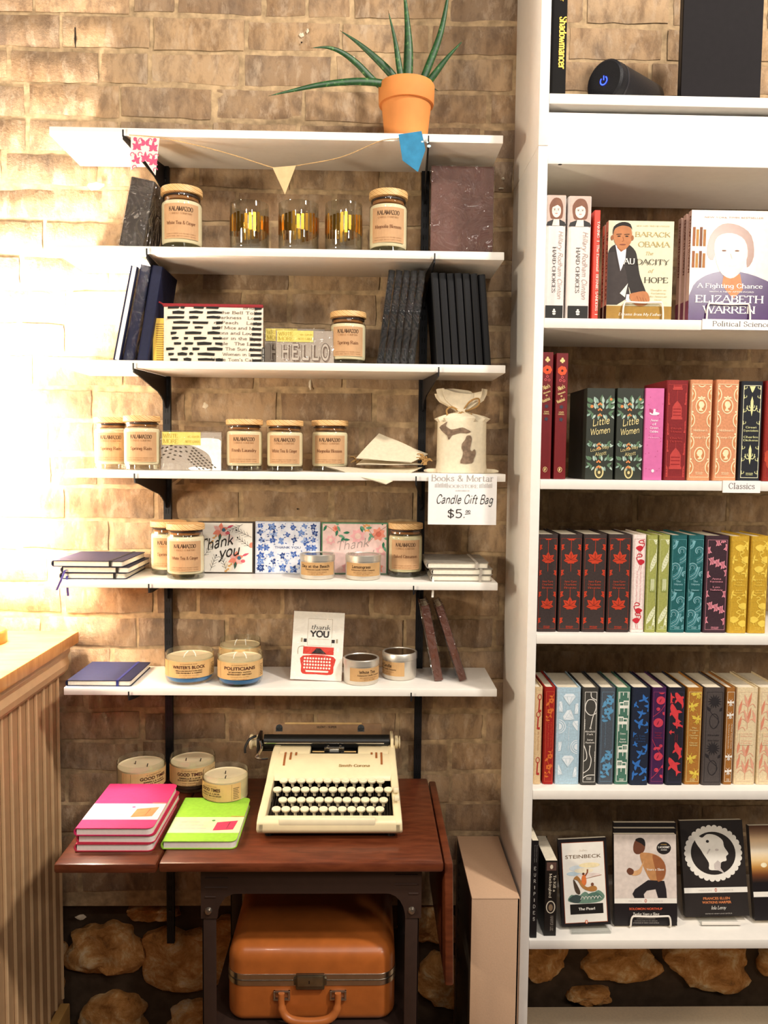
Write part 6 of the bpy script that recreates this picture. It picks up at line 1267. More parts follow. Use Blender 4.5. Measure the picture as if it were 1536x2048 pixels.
def holly(cv, w, h):
    g1, g2, g3, gold, o = (P(c, .8) for c in ('#8CA89A', '#5C7A5E', '#B4C8BC', '#D8C88E', '#D98A52'))
    for v, up, S in ((.84, 1, 1.0), (.78, 1, .9), (.72, -1, .8), (.36, 1, .6), (.40, -1, .5), (.21, 1, .8), (.15, -1, .7)):
        for i in range(9):
            u = -.36 + .09 * i; a = (PI / 2 + (.9 - .22 * i)) * up + (.3 if i % 2 else -.2); cv.leaf(u * w, (v + .012 * math.sin(i * 2)) * h, .26 * w * S, .10 * w * S, a, (g1, g2, g3)[i % 3], 1 + i % 2, 5)
        for u in (-.3, .28): cv.leaf(u * w, v * h, .3 * w * S, .12 * w * S, .6 if u > 0 else 2.5, g2, 1)
        for q in range(3): cv.ell((-.03 + .05 * (q - 1)) * w, (v - .018 + .012 * (q == 1)) * h, .035 * w, .035 * w, o, 3, n=8)
    cv.ell(-.32 * w, .80 * h, .06 * w, .06 * w, o, 3, n=8); cv.ell(.36 * w, .88 * h, .05 * w, .05 * w, o, 3, n=8)
    cv.text('Little', .02 * w, .60 * h, .075 * h, gold, 3, 'hand', w=w * .62, slant=.25, rot=.18, wt=1.5); cv.text('Women', .0, .50 * h, .07 * h, gold, 3, 'hand', w=w * .72, slant=.2, rot=.14, wt=1.5)
    cv.text('Louisa May', .0, .325 * h, .035 * h, gold, 3, 'hand', w=w * .68, slant=.2, rot=.22, wt=1.3); cv.text('Alcott', .04 * w, .265 * h, .04 * h, gold, 3, 'hand', w=w * .42, slant=.2, rot=.2, wt=1.3)
    cv.ell(0, .082 * h, .165 * w, .070 * h, gold, 1, n=20); cv.ell(0, .082 * h, .115 * w, .056 * h, P('#4A4630', .8), 2, n=20); cv.ell(0, .078 * h, .05 * w, .018 * h, gold, 3, n=10)
def wonder(cv, w, h):
    gold, po, pk, dk, bl = (P(c, .7) for c in ('#EAD08E', '#E2542E', '#D85A5E', '#3A0E12', '#3C3A48'))
    for u, v in ((0, .955), (-.11, .94), (.11, .94)): cv.ell(u * w, v * h, .10 * w, .0085 * h * 1.2, gold, 1, n=12)
    cv.poly([(-.03 * w, .945 * h), (.03 * w, .945 * h), (.08 * w, .922 * h), (-.08 * w, .922 * h)], gold)
    for i in range(7): cv.ell((.0 + .2 * math.cos(i * .9)) * w, .862 * h + .2 * w * math.sin(i * .9), .2 * w, .2 * w, po, 1, n=10)
    cv.ell(0, .862 * h, .1 * w, .1 * w, dk, 2, n=10)
    for u, v in ((.02, .81), (-.14, .785), (.16, .782)): cv.ring(u * w, v * h, .09 * w, .09 * w, .0011, pk, n=14)
    cv.text("Alice's", 0, .715 * h, .030 * h, gold, 3, 'serif', w=w * .62, rot=.42, wt=1.7); cv.text('Adventures', 0, .680 * h, .014 * h, gold, 3, 'serif', w=w * .66, rot=.36, wt=1.6); cv.text('IN', 0, .655 * h, .012 * h, gold, 3, 'serif', w=w * .16, rot=.36, wt=1.6); cv.text('Wonderland', -.02 * w, .615 * h, .026 * h, gold, 3, 'serif', w=w * .70, rot=.40, wt=1.6)
    for v in (.575, .475):
        for i in range(5): cv.leaf(0, v * h, .2 * w, .14 * w, i * 1.25, bl, 1, 4)
    for i, q in enumerate(('LEWIS', 'CARROLL')): cv.text(q, 0, (.528 - .016 * i) * h, .010 * h, gold, 3, w=w * (.42 + .1 * i), wt=1.4)
    cv.ring(0, .075 * h, .17 * w, .020 * h, .0008, gold); cv.leaf(-.05 * w, .062 * h, .020 * h + .002, .12 * w, 1.3, gold); cv.ell(.0, .082 * h, .06 * w, .006 * h, gold, n=8)
def pinkbk(cv, w, h):
    wh = P('#F6E6EE', .8); rd = P('#B84A78', .8); rg = random.Random(1)
    for _ in range(26): cv.ell(rg.uniform(-.44, .44) * w, rg.uniform(.1, .95) * h, .0008, .0008, rd, 1, n=6)
    cv.ell(0, .725 * h, .26 * w, .018 * h, wh); cv.rect(-.26 * w, .26 * w, .725 * h, .735 * h, wh); cv.rect(-.06 * w, .05 * w, .725 * h, .775 * h, wh); cv.leaf(-.25 * w, .742 * h, .18 * w, .012, .6, rd)
    txts(cv, w, h, ['Anne', 'of', 'Green', 'Gables'], wh, .64, .030, .44, font='serif'); cv.text('L. M. Montgomery', 0, .46 * h, .008 * h, wh, 3, w=w * .6); cv.ell(0, .10 * h, .08 * w, .018 * h, wh, n=12)
def cages(cv, w, h):
    c = P('#B8403C', .8); fr(cv, w, h, c, .08); cv.clip = (-w / 2 + w * .09, w / 2 - w * .09, h * .035, h * .95)
    for u, v, s in ((0, .66, 1), (0, .17, 1.15), (-.55, .80, .9), (.55, .80, .9), (-.55, .50, .9), (.55, .52, .9), (-.55, .33, .9), (.55, .30, .9), (0, .95, .9), (-.52, .06, .9), (.52, .06, .9)):
        W = .25 * w * s; Hh_ = .13 * h * s; cv.poly([(u * w - W, v * h - Hh_ * .4), (u * w + W, v * h - Hh_ * .4), (u * w + W, v * h - Hh_ * .25), (u * w + W * .85, v * h - Hh_ * .2), (u * w + W * .85, v * h + Hh_ * .55), (u * w + W * .5, v * h + Hh_ * .8), (u * w, v * h + Hh_ * 1.05), (u * w - W * .5, v * h + Hh_ * .8), (u * w - W * .85, v * h + Hh_ * .55), (u * w - W * .85, v * h - Hh_ * .2), (u * w - W, v * h - Hh_ * .25)], c)
        for q in (-.1, .15, .38): cv.rect(u * w - W * .7, u * w + W * .7, v * h + Hh_ * q, v * h + Hh_ * (q + .06), P('#8E2024', .8), 2)
    cv.stroke([(0, .78 * h), (0, .9 * h)], .0007, c); cv.stroke([(0, .29 * h), (0, .38 * h)], .0007, c); txts(cv, w, h, ['Bleak', 'House', '', 'Charles', 'Dickens'], c, .51, .024)
def cameos(cv, w, h):
    c = P('#F2DDB4', .8); o = P('#CC8454', .8); fr(cv, w, h, c, .07, .0010); cv.clip = (-w / 2 + w * .09, w / 2 - w * .09, h * .035, h * .945)
    def cam_(u, v, fl=1, top=True):
        R = .25 * w; cv.ell(u * w, v * h, R, R * 1.32, c, 1, n=24); cv.ell(u * w, v * h, R * .82, R * 1.12, o, 2, n=24)
        cv.blob([(u * w + fl * p[0] * R, v * h + p[1] * R) for p in ((-.35, .75), (.2, .8), (.42, .5), (.55, .15), (.42, .0), (.38, -.25), (.1, -.35), (.15, -.6), (.4, -.85), (-.45, -.8), (-.25, -.3), (-.5, .2))], c, 3, 2)
        if top:
            for i in range(5): cv.ell(u * w + R * (-.5 + .25 * i), v * h + R * (1.38 + .12 * (i == 2) + .06 * (i % 2 == 0)), R * .17, R * .17, c, 1, n=8)
    cam_(0, .74); cam_(0, .26, -1, False); cam_(0, 1.0, 1, False)
    for u in (-.5, .5):
        for v in (.85, .60, .38, .13): cam_(u, v)
    cv.clip = None; txts(cv, w, h, ['Middlemarch', '', 'George Eliot'], c, .49, .026, .62); pub(cv, w, h, c, .075)
def chand(cv, w, h):
    c = P('#DCDCA0', .8); fr(cv, w, h, P('#E4E0C0', .8), .10, .0010); cv.clip = (-w / 2 + w * .11, w / 2 - w * .11, h * .035, h * .95)
    def arm_(u, v, s):
        for sg in (-1, 1): cv.curve([(u, v), (u + sg * .5 * s, v - .25 * s), (u + sg * .9 * s, v + .1 * s)], s * .16, c); cv.stroke([(u + sg * .9 * s, v + .05 * s), (u + sg * .9 * s, v + .7 * s)], s * .16, c); cv.rect(u + sg * .9 * s - .2 * s, u + sg * .9 * s + .2 * s, v + .1 * s, v + .24 * s, c)
        cv.stroke([(u, v - .6 * s), (u, v + .9 * s)], s * .2, c)
    for v in (.72, .235): 
        arm_(0, v * h, .0105); arm_(0, v * h + .004, .006); cv.poly([(-.0028, v * h), (0, v * h - .014), (.0028, v * h), (.0028, v * h + .016), (0, v * h + .026), (-.0028, v * h + .016)], c)
    cv.poly([(-.006, h * .95), (.006, h * .95), (.002, h * .90), (0, h * .885), (-.002, h * .90)], c)
    for u in (-.36, .36):
        for v in (.93, .84, .70, .58, .33, .21, .08): arm_(u * w, v * h, .0052)
    txts(cv, w, h, ['Great', 'Expectations', '', 'Charles', 'Dickens'], c, .53, .024, .66); pub(cv, w, h, c, .072)
def plaincls(cv, w, h): fr(cv, w, h, P('#B5402C', .8), .1); [cv.leaf(-.1 * w, v * h, .5 * w, .3 * w, 1 + v * 9, P('#B8442C', .8)) for v in (.8, .7, .3, .2, .12)]
def shadow(cv, w, h): 
    g = P('#D9B04C', .4, .1, 60, metal=.6); cv.text('Shadowmancer', 0, .110, .0150, g, 3, 'serif', w=.098, rot=-PI / 2, wt=1.9); cv.text('G P Taylor', 0, .215, .009, g, 3, 'serif', w=.055, rot=-PI / 2, wt=1.4); cv.text('PUTNAM', 0, .006, .0028, g, 3, 'bold', w=w * .5)
def portrait_spine(cv, w, h):
    bg, hair, skin, jk, bk, tx, sg_ = (P(c, .5) for c in ('#C9AFA2', '#7A4A30', '#F0DDD0', '#1C1816', '#15130F', '#4A4644', '#A88E84'))
    cv.rect(-w / 2, w / 2, h * .76, h, bg, 1); cv.rect(-w / 2, w / 2, 0, h * .11, bk, 1)
    cv.clip = (-w / 2, w / 2, h * .755, h)
    cv.poly([(-w * .48, h * .755), (-w * .42, h * .785), (-w * .15, h * .805), (w * .18, h * .805), (w * .42, h * .785), (w * .48, h * .755)], jk, 2); cv.poly([(-w * .2, h * .755), (-w * .12, h * .81), (w * .14, h * .81), (w * .16, h * .755)], skin, 3)
    cv.blob([(-w * .3, h * .84), (-w * .33, h * .92), (-w * .12, h * .975), (w * .18, h * .97), (w * .32, h * .91), (w * .30, h * .83), (w * .18, h * .81), (-w * .2, h * .81)], hair, 3); cv.ell(0, h * .875, w * .22, h * .055, skin, 4, n=18)
    cv.poly([(-w * .23, h * .90), (-w * .1, h * .955), (w * .2, h * .94), (w * .24, h * .90), (w * .05, h * .922)], hair, 5)
    for u in (-.09, .09): cv.ell(u * w, h * .882, w * .035, h * .0035, P('#4A3A34', .7), 5, n=8); cv.stroke([((u - .05) * w, h * .891), ((u + .05) * w, h * .892)], .0007, hair, 5)
    cv.stroke([(0, h * .880), (.02 * w, h * .866)], .0006, bg, 5); cv.ell(0, h * .853, w * .07, h * .004, P('#C98A7C', .6), 5, n=10)
    cv.clip = None
    cv.text('HARD CHOICES', -w * .13, h * .40, w * .16, tx, 3, 'serif', w=h * .37, rot=-PI / 2, wt=1.1); cv.text('Hillary Rodham Clinton', w * .14, h * .44, w * .22, sg_, 3, 'hand', w=h * .55, rot=-PI / 2, slant=.3, wt=1.0)
    for q, z_ in ((0, .04), (1, .06), (-1, .06), (0, .075)): cv.ell(q * w * .04, h * z_, w * .05, h * .008, PAPER, 2, n=8)
    cv.text('90', 0, h * .035, h * .014, PAPER, 3, 'serif', w=w * .16)
def redthin(cv, w, h): c = P('#F4DCD0', .8); cv.text('TAKING  |  The Essential  BERNIE SANDERS  |', 0, h * .47, w * .40, c, 3, 'serif', w=h * .86, rot=-PI / 2, wt=1.5)
def audacity(cv, w, h):
    suit, suit2, skin, sk2, sh, hair, go, dk, ol = (P(c, .7) for c in ('#2E2826', '#3C3432', '#B8794E', '#9A603A', '#E9E6EE', '#1E1612', '#B9A56A', '#3A3424', '#9E7A34'))
    X = lambda f: (f - .5) * w; Y_ = lambda f: f * h; T = lambda L: [(X(a), Y_(b)) for a, b in L]
    cv.rect(X(0), X(1), 0, Y_(.155), ol, 1); cv.rect(X(0), X(1), 0, Y_(.03), P('#A89C86', .6), 2)
    cv.blob(T([(0, .66), (.05, .74), (.16, .77), (.30, .77), (.42, .70), (.46, .60), (.50, .46), (.60, .30), (.64, .22), (.55, .17), (.40, .21), (.34, .34), (.22, .42), (.0, .45)]), suit, 1); cv.poly(T([(0, .68), (.2, .7), (.3, .45), (.36, .25), (.16, .165), (0, .165)]), suit2, 1)
    cv.poly(T([(.20, .28), (.32, .38), (.28, .24)]), P('#E9E6D8', .6), 2)
    cv.poly(T([(.11, .76), (.28, .75), (.27, .62), (.20, .50), (.15, .64)]), sh, 2); cv.poly(T([(.10, .77), (.18, .50), (.12, .66)]), suit2, 3)
    cv.poly(T([(.12, .80), (.28, .80), (.26, .72), (.20, .69), (.14, .73)]), sk2, 3)
    cv.blob(T([(.075, .84), (.09, .93), (.20, .965), (.32, .945), (.36, .86), (.34, .78), (.26, .715), (.18, .715), (.11, .77)]), skin, 4); cv.blob(T([(.07, .86), (.08, .94), (.20, .985), (.33, .965), (.37, .87), (.34, .93), (.21, .95), (.10, .92)]), hair, 5)
    for u in (.06, .365): cv.ell(X(u), Y_(.83), w * .022, h * .025, sk2, 4)
    for u in (.16, .28): cv.ell(X(u), Y_(.845), w * .026, h * .006, hair, 6, n=8); cv.stroke(T([(u - .04, .862), (u + .04, .866)]), .0011, hair, 6)
    cv.stroke(T([(.22, .84), (.235, .80), (.205, .795)]), .0008, sk2, 6); cv.ell(X(.22), Y_(.763), w * .05, h * .006, P('#7E4230', .6), 6, n=10)
    cv.blob(T([(.34, .26), (.44, .29), (.60, .30), (.66, .22), (.60, .165), (.44, .165)]), skin, 5)
    for i in range(4): cv.stroke(T([(.46 + .045 * i, .255 - .008 * i), (.50 + .04 * i, .19)]), .0009, sk2, 6)
    cv.poly(T([(.30, .27), (.345, .27), (.34, .20), (.29, .21)]), sh, 5)
    cv.text('BARACK', X(.68), Y_(.845), h * .045, go, 3, 'serif', w=w * .54); cv.text('OBAMA', X(.70), Y_(.745), h * .05, go, 3, 'serif', w=w * .48); cv.text('The', X(.63), Y_(.665), h * .032, go, 3, 'serif', w=w * .12, slant=.25)
    cv.text('AU', X(.33), Y_(.57), h * .055, PAPER, 7, 'serif', w=w * .165, wt=1.3); cv.text('DACITY', X(.69), Y_(.57), h * .05, dk, 7, 'serif', w=w * .50); cv.text('of', X(.66), Y_(.49), h * .035, go, 3, 'serif', w=w * .07, slant=.25); cv.text('HOPE', X(.75), Y_(.39), h * .052, dk, 3, 'serif', w=w * .37)
    for i, q in enumerate(('Thoughts on', 'Reclaiming', 'the American', 'Dream')): cv.text(q, X(.79), Y_(.31 - .032 * i), h * .014, go, 3, 'serif', w=w * .022 * len(q))
    cv.text('NEW YORK TIMES BESTSELLER', X(.68), Y_(.945), h * .012, go, 3, 'serif', w=w * .5); cv.text('Dreams from My Father', X(.52), Y_(.06), h * .026, PAPER, 3, 'serif', w=w * .66, slant=.25)
def audspine(cv, w, h): cv.text('THE AUDACITY OF HOPE', 0, h * .55, w * .45, P('#4A4A34', .8), 3, 'serif', w=h * .7, rot=-PI / 2, wt=1.4); cv.rect(-w / 2, w / 2, 0, h * .16, P('#2A2420', .6), 2)
def warren(cv, w, h):
    X = lambda f: (f - .5) * w; Y_ = lambda f: f * h; T = lambda L: [(X(a), Y_(b)) for a, b in L]; pur, hair, skin, bg, bk, wh = (P(c, .22, .06, spec=.6) for c in ('#4A2C5E', '#8A5838', '#E6C6B0', '#E2D4C4', '#A06A3C', '#F4EEEA'))
    cv.rect(X(0), X(1), 0, h, bg, 1)
    for r, (a, b) in enumerate(((.68, .85), (.49, .64))):
        for i in range(4): cv.rect(X(.02 + .043 * i), X(.055 + .043 * i), Y_(a), Y_(b - .02 * (i % 2)), P(('#9A5C30', '#B5823E', '#7A4A2C', '#A87038')[i], .5), 2)
        cv.rect(X(0), X(.18), Y_(a - .03), Y_(a), wh, 2)
    cv.blob(T([(.0, .0), (.02, .28), (.14, .40), (.36, .46), (.62, .46), (.9, .40), (1.02, .32), (1.02, .0)]), pur, 2)
    cv.blob(T([(.20, .62), (.24, .78), (.38, .88), (.58, .87), (.74, .78), (.78, .60), (.70, .50), (.66, .66), (.36, .70), (.28, .56)]), hair, 3); cv.blob(T([(.29, .66), (.33, .77), (.50, .80), (.66, .74), (.70, .60), (.62, .46), (.50, .40), (.36, .47)]), skin, 4); cv.poly(T([(.42, .44), (.62, .44), (.66, .30), (.54, .22), (.40, .34)]), P('#D98A5A', .4), 3)
    for u in (.41, .57): cv.ell(X(u), Y_(.645), w * .03, h * .008, P('#8A6A5A', .6), 5, n=8)
    cv.ell(X(.49), Y_(.52), w * .075, h * .014, P('#F6E6E0', .5), 5, n=12); cv.stroke(T([(.49, .62), (.51, .575)]), .0009, P('#D2A890', .6), 5)
    cv.text('NEW YORK TIMES BESTSELLER', X(.52), Y_(.93), h * .016, P('#B08E80', .6), 3, 'sans', w=w * .72); cv.text('A Fighting Chance', X(.50), Y_(.315), h * .038, wh, 6, 'serif', w=w * .80, wt=1.2); cv.text('WITH A NEW AFTERWORD', X(.52), Y_(.275), h * .012, wh, 6, 'sans', w=w * .55)
    cv.text('ELIZABETH', X(.50), Y_(.185), h * .062, wh, 6, 'serif', w=w * .84, wt=1.2); cv.text('WARREN', X(.50), Y_(.09), h * .062, wh, 6, 'serif', w=w * .64, wt=1.2)
def warspine(cv, w, h): cv.text('ELIZABETH WARREN', 0, h * .70, w * .42, P('#6A2A24', .8), 3, 'serif', w=h * .50, rot=-PI / 2, wt=1.6); cv.rect(-w / 2, w / 2, 0, h * .2, P('#7A3A50', .6), 2)
def pearl(cv, w, h):
    X = lambda f: (f - .5) * w; Y_ = lambda f: f * h; T = lambda L: [(X(a), Y_(b)) for a, b in L]; bk = P('#1A1614', .5)
    cv.rect(X(.07), X(.93), Y_(.04), Y_(.955), PAPER, 1); cv.frame(X(.06), X(.94), Y_(.035), Y_(.96), .0008, P('#A8552C', .7), 2)
    cv.text('John', X(.5), Y_(.855), h * .022, P('#D8CFC0', .7), 3, 'serif', w=w * .17, slant=.2); cv.text('STEINBECK', X(.5), Y_(.775), h * .042, P('#6A5034', .7), 3, 'sans', w=w * .74)
    for (u, v, a, b, c) in ((.42, .66, .22, .035, '#D5DFE4'), (.62, .69, .22, .03, '#F0E0B4'), (.30, .60, .16, .025, '#BCD0DA'), (.60, .58, .24, .02, '#E4D4CC'), (.5, .63, .2, .03, '#EFE4C8')): cv.ell(X(u), Y_(v), w * a, h * b, P(c, .8), 2)
    cv.blob(T([(.14, .30), (.22, .36), (.36, .34), (.5, .39), (.62, .35), (.78, .40), (.90, .33), (.80, .27), (.5, .255), (.25, .27)]), P('#6A8A78', .7), 3); cv.blob(T([(.16, .31), (.3, .36), (.42, .33), (.38, .27), (.25, .27)]), P('#3A4A48', .7), 4); cv.blob(T([(.55, .35), (.72, .38), (.85, .32), (.7, .29)]), P('#4E7062', .7), 4)
    for i in range(6): cv.curve(T([(.40 + .07 * i, .30), (.44 + .07 * i, .335), (.48 + .07 * i, .31)]), .0010, PAPER, 5)
    cv.blob(T([(.28, .54), (.36, .52), (.46, .43), (.62, .39), (.74, .40), (.74, .44), (.66, .455), (.56, .44), (.48, .47), (.40, .55), (.34, .575)]), P('#B07A3E', .7), 5); cv.blob(T([(.27, .53), (.32, .50), (.40, .40), (.38, .36), (.30, .40)]), P('#4A3A2C', .7), 5)
    cv.blob(T([(.44, .50), (.46, .57), (.52, .58), (.54, .50), (.50, .46)]), P('#D8743A', .7), 6); cv.ell(X(.485), Y_(.595), w * .025, h * .014, P('#5A3420', .7), 6); cv.stroke(T([(.52, .57), (.57, .61), (.575, .645)]), .0028, P('#8A4A2C', .7), 6); cv.ell(X(.66), Y_(.47), w * .03, h * .02, P('#7A4A34', .7), 6); cv.stroke(T([(.52, .54), (.86, .575)]), .0008, P('#A86A4A', .7), 6)
    cv.rect(X(.18), X(.86), Y_(.135), Y_(.25), bk, 3); cv.text('The Pearl', X(.52), Y_(.18), h * .028, PAPER, 4, 'serif', w=w * .34, wt=1.8); cv.ell(X(.5), Y_(.045), w * .028, h * .022, P('#D2643A', .7), 4); cv.ell(X(.5), Y_(.045), w * .012, h * .014, PAPER, 5)
def penguinband(cv, w, h, v=.245):
    cv.rect(-w / 2, w / 2, h * v, h * (v + .055), PAPER, 2); cv.ell(0, h * (v + .028), w * .018, h * .020, P('#C2604A', .7), 3, n=14); cv.ell(0, h * (v + .028), w * .008, h * .013, PAPER, 4, n=10)
    g = P('#C9C0BA', .7); cv.text('PENGUIN', -w * .17, h * (v + .018), h * .016, g, 3, 'sans', w=w * .2); cv.text('CLASSICS', w * .17, h * (v + .018), h * .016, g, 3, 'sans', w=w * .2)
def northup(cv, w, h):
    X = lambda f: (f - .5) * w; Y_ = lambda f: f * h; T = lambda L: [(X(a), Y_(b)) for a, b in L]; dk, sh, s2, sk, tr = (P(c, .6) for c in ('#1E1818', '#C08A58', '#9A5E38', '#6A3E2A', '#211C20'))
    cv.rect(X(0), X(1), Y_(.30), h, P('#DCCFC6', .6), 1); penguinband(cv, w, h)
    cv.blob(T([(.33, .92), (.40, .955), (.48, .94), (.50, .86), (.46, .80), (.36, .785), (.31, .83)]), sk, 3); cv.blob(T([(.34, .94), (.42, .965), (.49, .94), (.50, .87), (.44, .90)]), dk, 4)
    cv.blob(T([(.42, .79), (.52, .80), (.66, .78), (.78, .72), (.82, .58), (.78, .50), (.64, .47), (.56, .52), (.50, .60), (.44, .70)]), sh, 3); cv.blob(T([(.62, .78), (.80, .70), (.82, .56), (.70, .48), (.66, .62)]), s2, 4); cv.blob(T([(.46, .66), (.42, .57), (.30, .55), (.28, .59), (.40, .62), (.48, .72)]), P('#D8A878', .6), 4)
    cv.blob(T([(.20, .60), (.24, .635), (.31, .61), (.30, .565), (.24, .56)]), sk, 4)
    cv.poly(T([(.54, .50), (.80, .49), (.83, .40), (.84, .305), (.70, .305), (.66, .40), (.52, .385), (.47, .345), (.48, .305), (.32, .305), (.29, .35), (.33, .40)]), tr, 3)
    cv.text('Years a Slave', X(.66), Y_(.605), h * .024, PAPER, 5, 'serif', w=w * .28, wt=1.6); cv.ell(X(.80), Y_(.85), w * .115, h * .068, dk, 3, n=26); cv.text('3 ACADEMY', X(.80), Y_(.85), h * .022, PAPER, 4, 'bold', w=w * .19); cv.text('AWARDS', X(.80), Y_(.825), h * .012, PAPER, 4, 'bold', w=w * .10); cv.text('WINNER', X(.80), Y_(.885), h * .010, P('#C9A25C', .6), 4, 'bold', w=w * .10)
    cv.text('SOLOMON NORTHUP', 0, h * .175, h * .024, P('#E0603C', .7), 3, 'bold', w=w * .53); cv.text('Twelve Years a Slave', 0, h * .115, h * .030, PAPER, 3, 'serif', w=w * .42, slant=.2, wt=1.2)
    for i, q in enumerate(('COMPLETE WITH FOREWORD', 'INTRODUCED BY IRA BERLIN', 'AFTERWORD BY HENRY LOUIS GATES JR')): cv.text(q, 0, h * (.072 - .022 * i), h * .011, P('#B8B0A8', .7), 3, 'sans', w=w * (.30 + .06 * i))
def harper(cv, w, h):
    X = lambda f: (f - .5) * w; Y_ = lambda f: f * h; T = lambda L: [(X(a), Y_(b)) for a, b in L]; penguinband(cv, w, h); bk = P('#2A2422', .5)
    for i in range(30): a = 2 * PI * i / 30; cv.ell(X(.50) + w * .415 * math.cos(a), Y_(.655) + h * .265 * math.sin(a), w * .048, w * .048, PAPER, 1, n=10)
    cv.ell(X(.5), Y_(.655), w * .42, h * .27, PAPER, 1, n=40); cv.ell(X(.5), Y_(.655), w * .355, h * .225, bk, 2, n=40)
    cv.blob(T([(.26, .74), (.22, .80), (.27, .84), (.34, .82), (.42, .855), (.55, .845), (.66, .79), (.68, .72), (.74, .65), (.70, .62), (.70, .575), (.62, .56), (.60, .50), (.66, .44), (.56, .475), (.42, .485), (.42, .555), (.34, .65), (.30, .70)]), PAPER, 3, 3)
    cv.poly(T([(.50, .545), (.56, .58), (.61, .555), (.60, .50), (.655, .445), (.56, .475), (.50, .49)]), P('#C9BFBA', .7), 4); cv.ell(X(.42), Y_(.78), w * .025, h * .015, bk, 4); cv.ell(X(.56), Y_(.69), w * .03, h * .012, P('#C9BFBA', .7), 4); cv.stroke(T([(.40, .65), (.45, .70)]), .003, P('#C9BFBA', .7), 4)
    o = P('#D9824E', .7); cv.text('FRANCES ELLEN', 0, h * .175, h * .026, o, 3, 'bold', w=w * .42); cv.text('WATKINS HARPER', 0, h * .135, h * .026, o, 3, 'bold', w=w * .46); cv.text('Iola Leroy', .02 * w, h * .075, h * .034, PAPER, 3, 'serif', w=w * .23, slant=.25); cv.text('EDITED BY HENRY LOUIS GATES JR', .02 * w, h * .025, h * .012, P('#B8B0A8', .7), 3, 'sans', w=w * .42)
def dawn(cv, w, h):
    n = 44
    for i in range(n):
        f = i / (n - 1); c = [(.0, '#2A1A14'), (.12, '#6A3A1C'), (.25, '#C08A44'), (.38, '#EBCB94'), (.55, '#F2E4CC'), (.75, '#D9B890'), (1, '#5A3A28')]
        for (a, ca), (b, cb) in zip(c, c[1:]):
            if a <= f <= b: t_ = (f - a) / (b - a); q = tuple(int(int(ca[j:j + 2], 16) * (1 - t_) + int(cb[j:j + 2], 16) * t_) for j in (1, 3, 5))
        cv.rect(-w / 2, w / 2, h * (.40 + .6 * i / n), h * (.40 + .6 * (i + 1) / n), P('#%02X%02X%02X' % q, .5, .03), 1)
    cv.ell(-.3 * w, .58 * h, .05 * w, .025 * h, P('#F6ECC8', .5), 2); penguinband(cv, w, h)
def euri(cv, w, h):
    for i, ch in enumerate('EURIPIDES'): cv.text(ch, 0, h * (.70 - .065 * i), h * .034, P('#C9C4BC', .8), 3, 'hand', w=w * .34, wt=1.3)
    cv.text('II', 0, h * .09 + .02, h * .03, P('#8A8680', .8), 3, 'hand', wt=1.0)
    for q in (-.15, .15): cv.text('The Complete Greek Tragedies', q * w, h * .87, .0018, P('#8A8680', .8), 3, 'sans', w=h * .18, rot=-PI / 2)
def mock(cv, w, h):
    c = P('#D8CDB8', .8); cv.rect(-w * .4, w * .4, h * .87, h * .98, P('#5A4038', .7), 1); cv.ell(0, h * .92, w * .12, h * .03, c, 2); cv.text('To Kill a', w * .17, h * .70, .0052, c, 3, 'serif', w=h * .22, rot=-PI / 2, wt=1.3); cv.text('Mockingbird', -w * .17, h * .67, .0052, c, 3, 'serif', w=h * .32, rot=-PI / 2, wt=1.3)
    cv.ell(0, h * .385, w * .38, h * .085, c, 1, n=24); cv.ell(0, h * .385, w * .30, h * .072, P('#2A1F1A', .7), 2, n=24); cv.ell(0, h * .38, w * .18, h * .045, P('#8A7258', .7), 3, n=12); cv.text('HARPER LEE', 0, h * .17, .0058, P('#A89C90', .8), 3, 'serif', w=h * .20, rot=-PI / 2)

# ---------------- books on their shelves
HC = 'clothbound classics'
def spine(name, label, bl, br, tl, tr, pt, pb, Y, zi, d, col, art=None, group=None, **k): return px_book(name, label, 'book', bl, br, tl, tr, pt, pb, Y, BZ[zi], d, col if not isinstance(col, str) else CL(col), group=group, art=art, **k)
spine('novel', 'black novel with gold blackletter spine standing on the uppermost bookcase shelf', 1100, 1132, 1103, 1135, 40, 186, -.235, 0, .15, P('#100E0D', .7, .1, 60, spec=.15), shadow, h=.262)
# speaker
a = at(1208, 152, -.232); rs = .041
t = thing('portable_speaker', 'black cylinder speaker with a glowing blue power sign, lying on the uppermost bookcase shelf', 'speaker', (a.x, -.232, BZ[0] + rs + .0012), (0, 0, math.radians(-50))); SPK = P('#17161A', .55, .15, 400, .3)
mb = MB(); mb.M = Matrix.Rotation(-PI / 2, 4, 'X'); mb.lathe([(0, 0), (rs * .90, 0), (rs, .004), (rs, .155), (rs * .9, .16), (0, .16)], SPK, 40); mb.build('speaker_body', t)
mb = MB(); mb.M = Matrix.Rotation(-PI / 2, 4, 'X'); mb.lathe([(rs + .0004, .022), (rs + .0008, .023), (rs + .0008, .026), (rs + .0004, .027)], P('#2C2A2E', .4), 40); mb.build('trim_ring', t)
mb = MB(); BL = emit('#2338FF', 6); cv = Canvas.plane(mb, (0, -.0004, 0), (1, 0, 0), (0, 0, 1), (0, -1, 0)); cv.stroke([(.0075 * math.sin(x), .0075 * math.cos(x)) for x in [.55 + .26 * i for i in range(20)]], .0022, BL); cv.stroke([(0, .001), (0, .0095)], .0022, BL); mb.build('power_icon', t)
face_book('large_black_book', 'large plain black book standing face out beside the black cylinder speaker', 'book', (1362, 30), (1522, 30), (1362, 190), (1520, 192), -.215, BZ[0], .020, P('#181416', .7, .1, 80, spec=.15), h=.31, hard=True, spine=lambda cv, w, h: cv.rect(-w * .3, w * .3, .01, h - .01, P('#141216', .5), 1))
GLW = P('#E6DDD8', .2, .03, spec=.5)
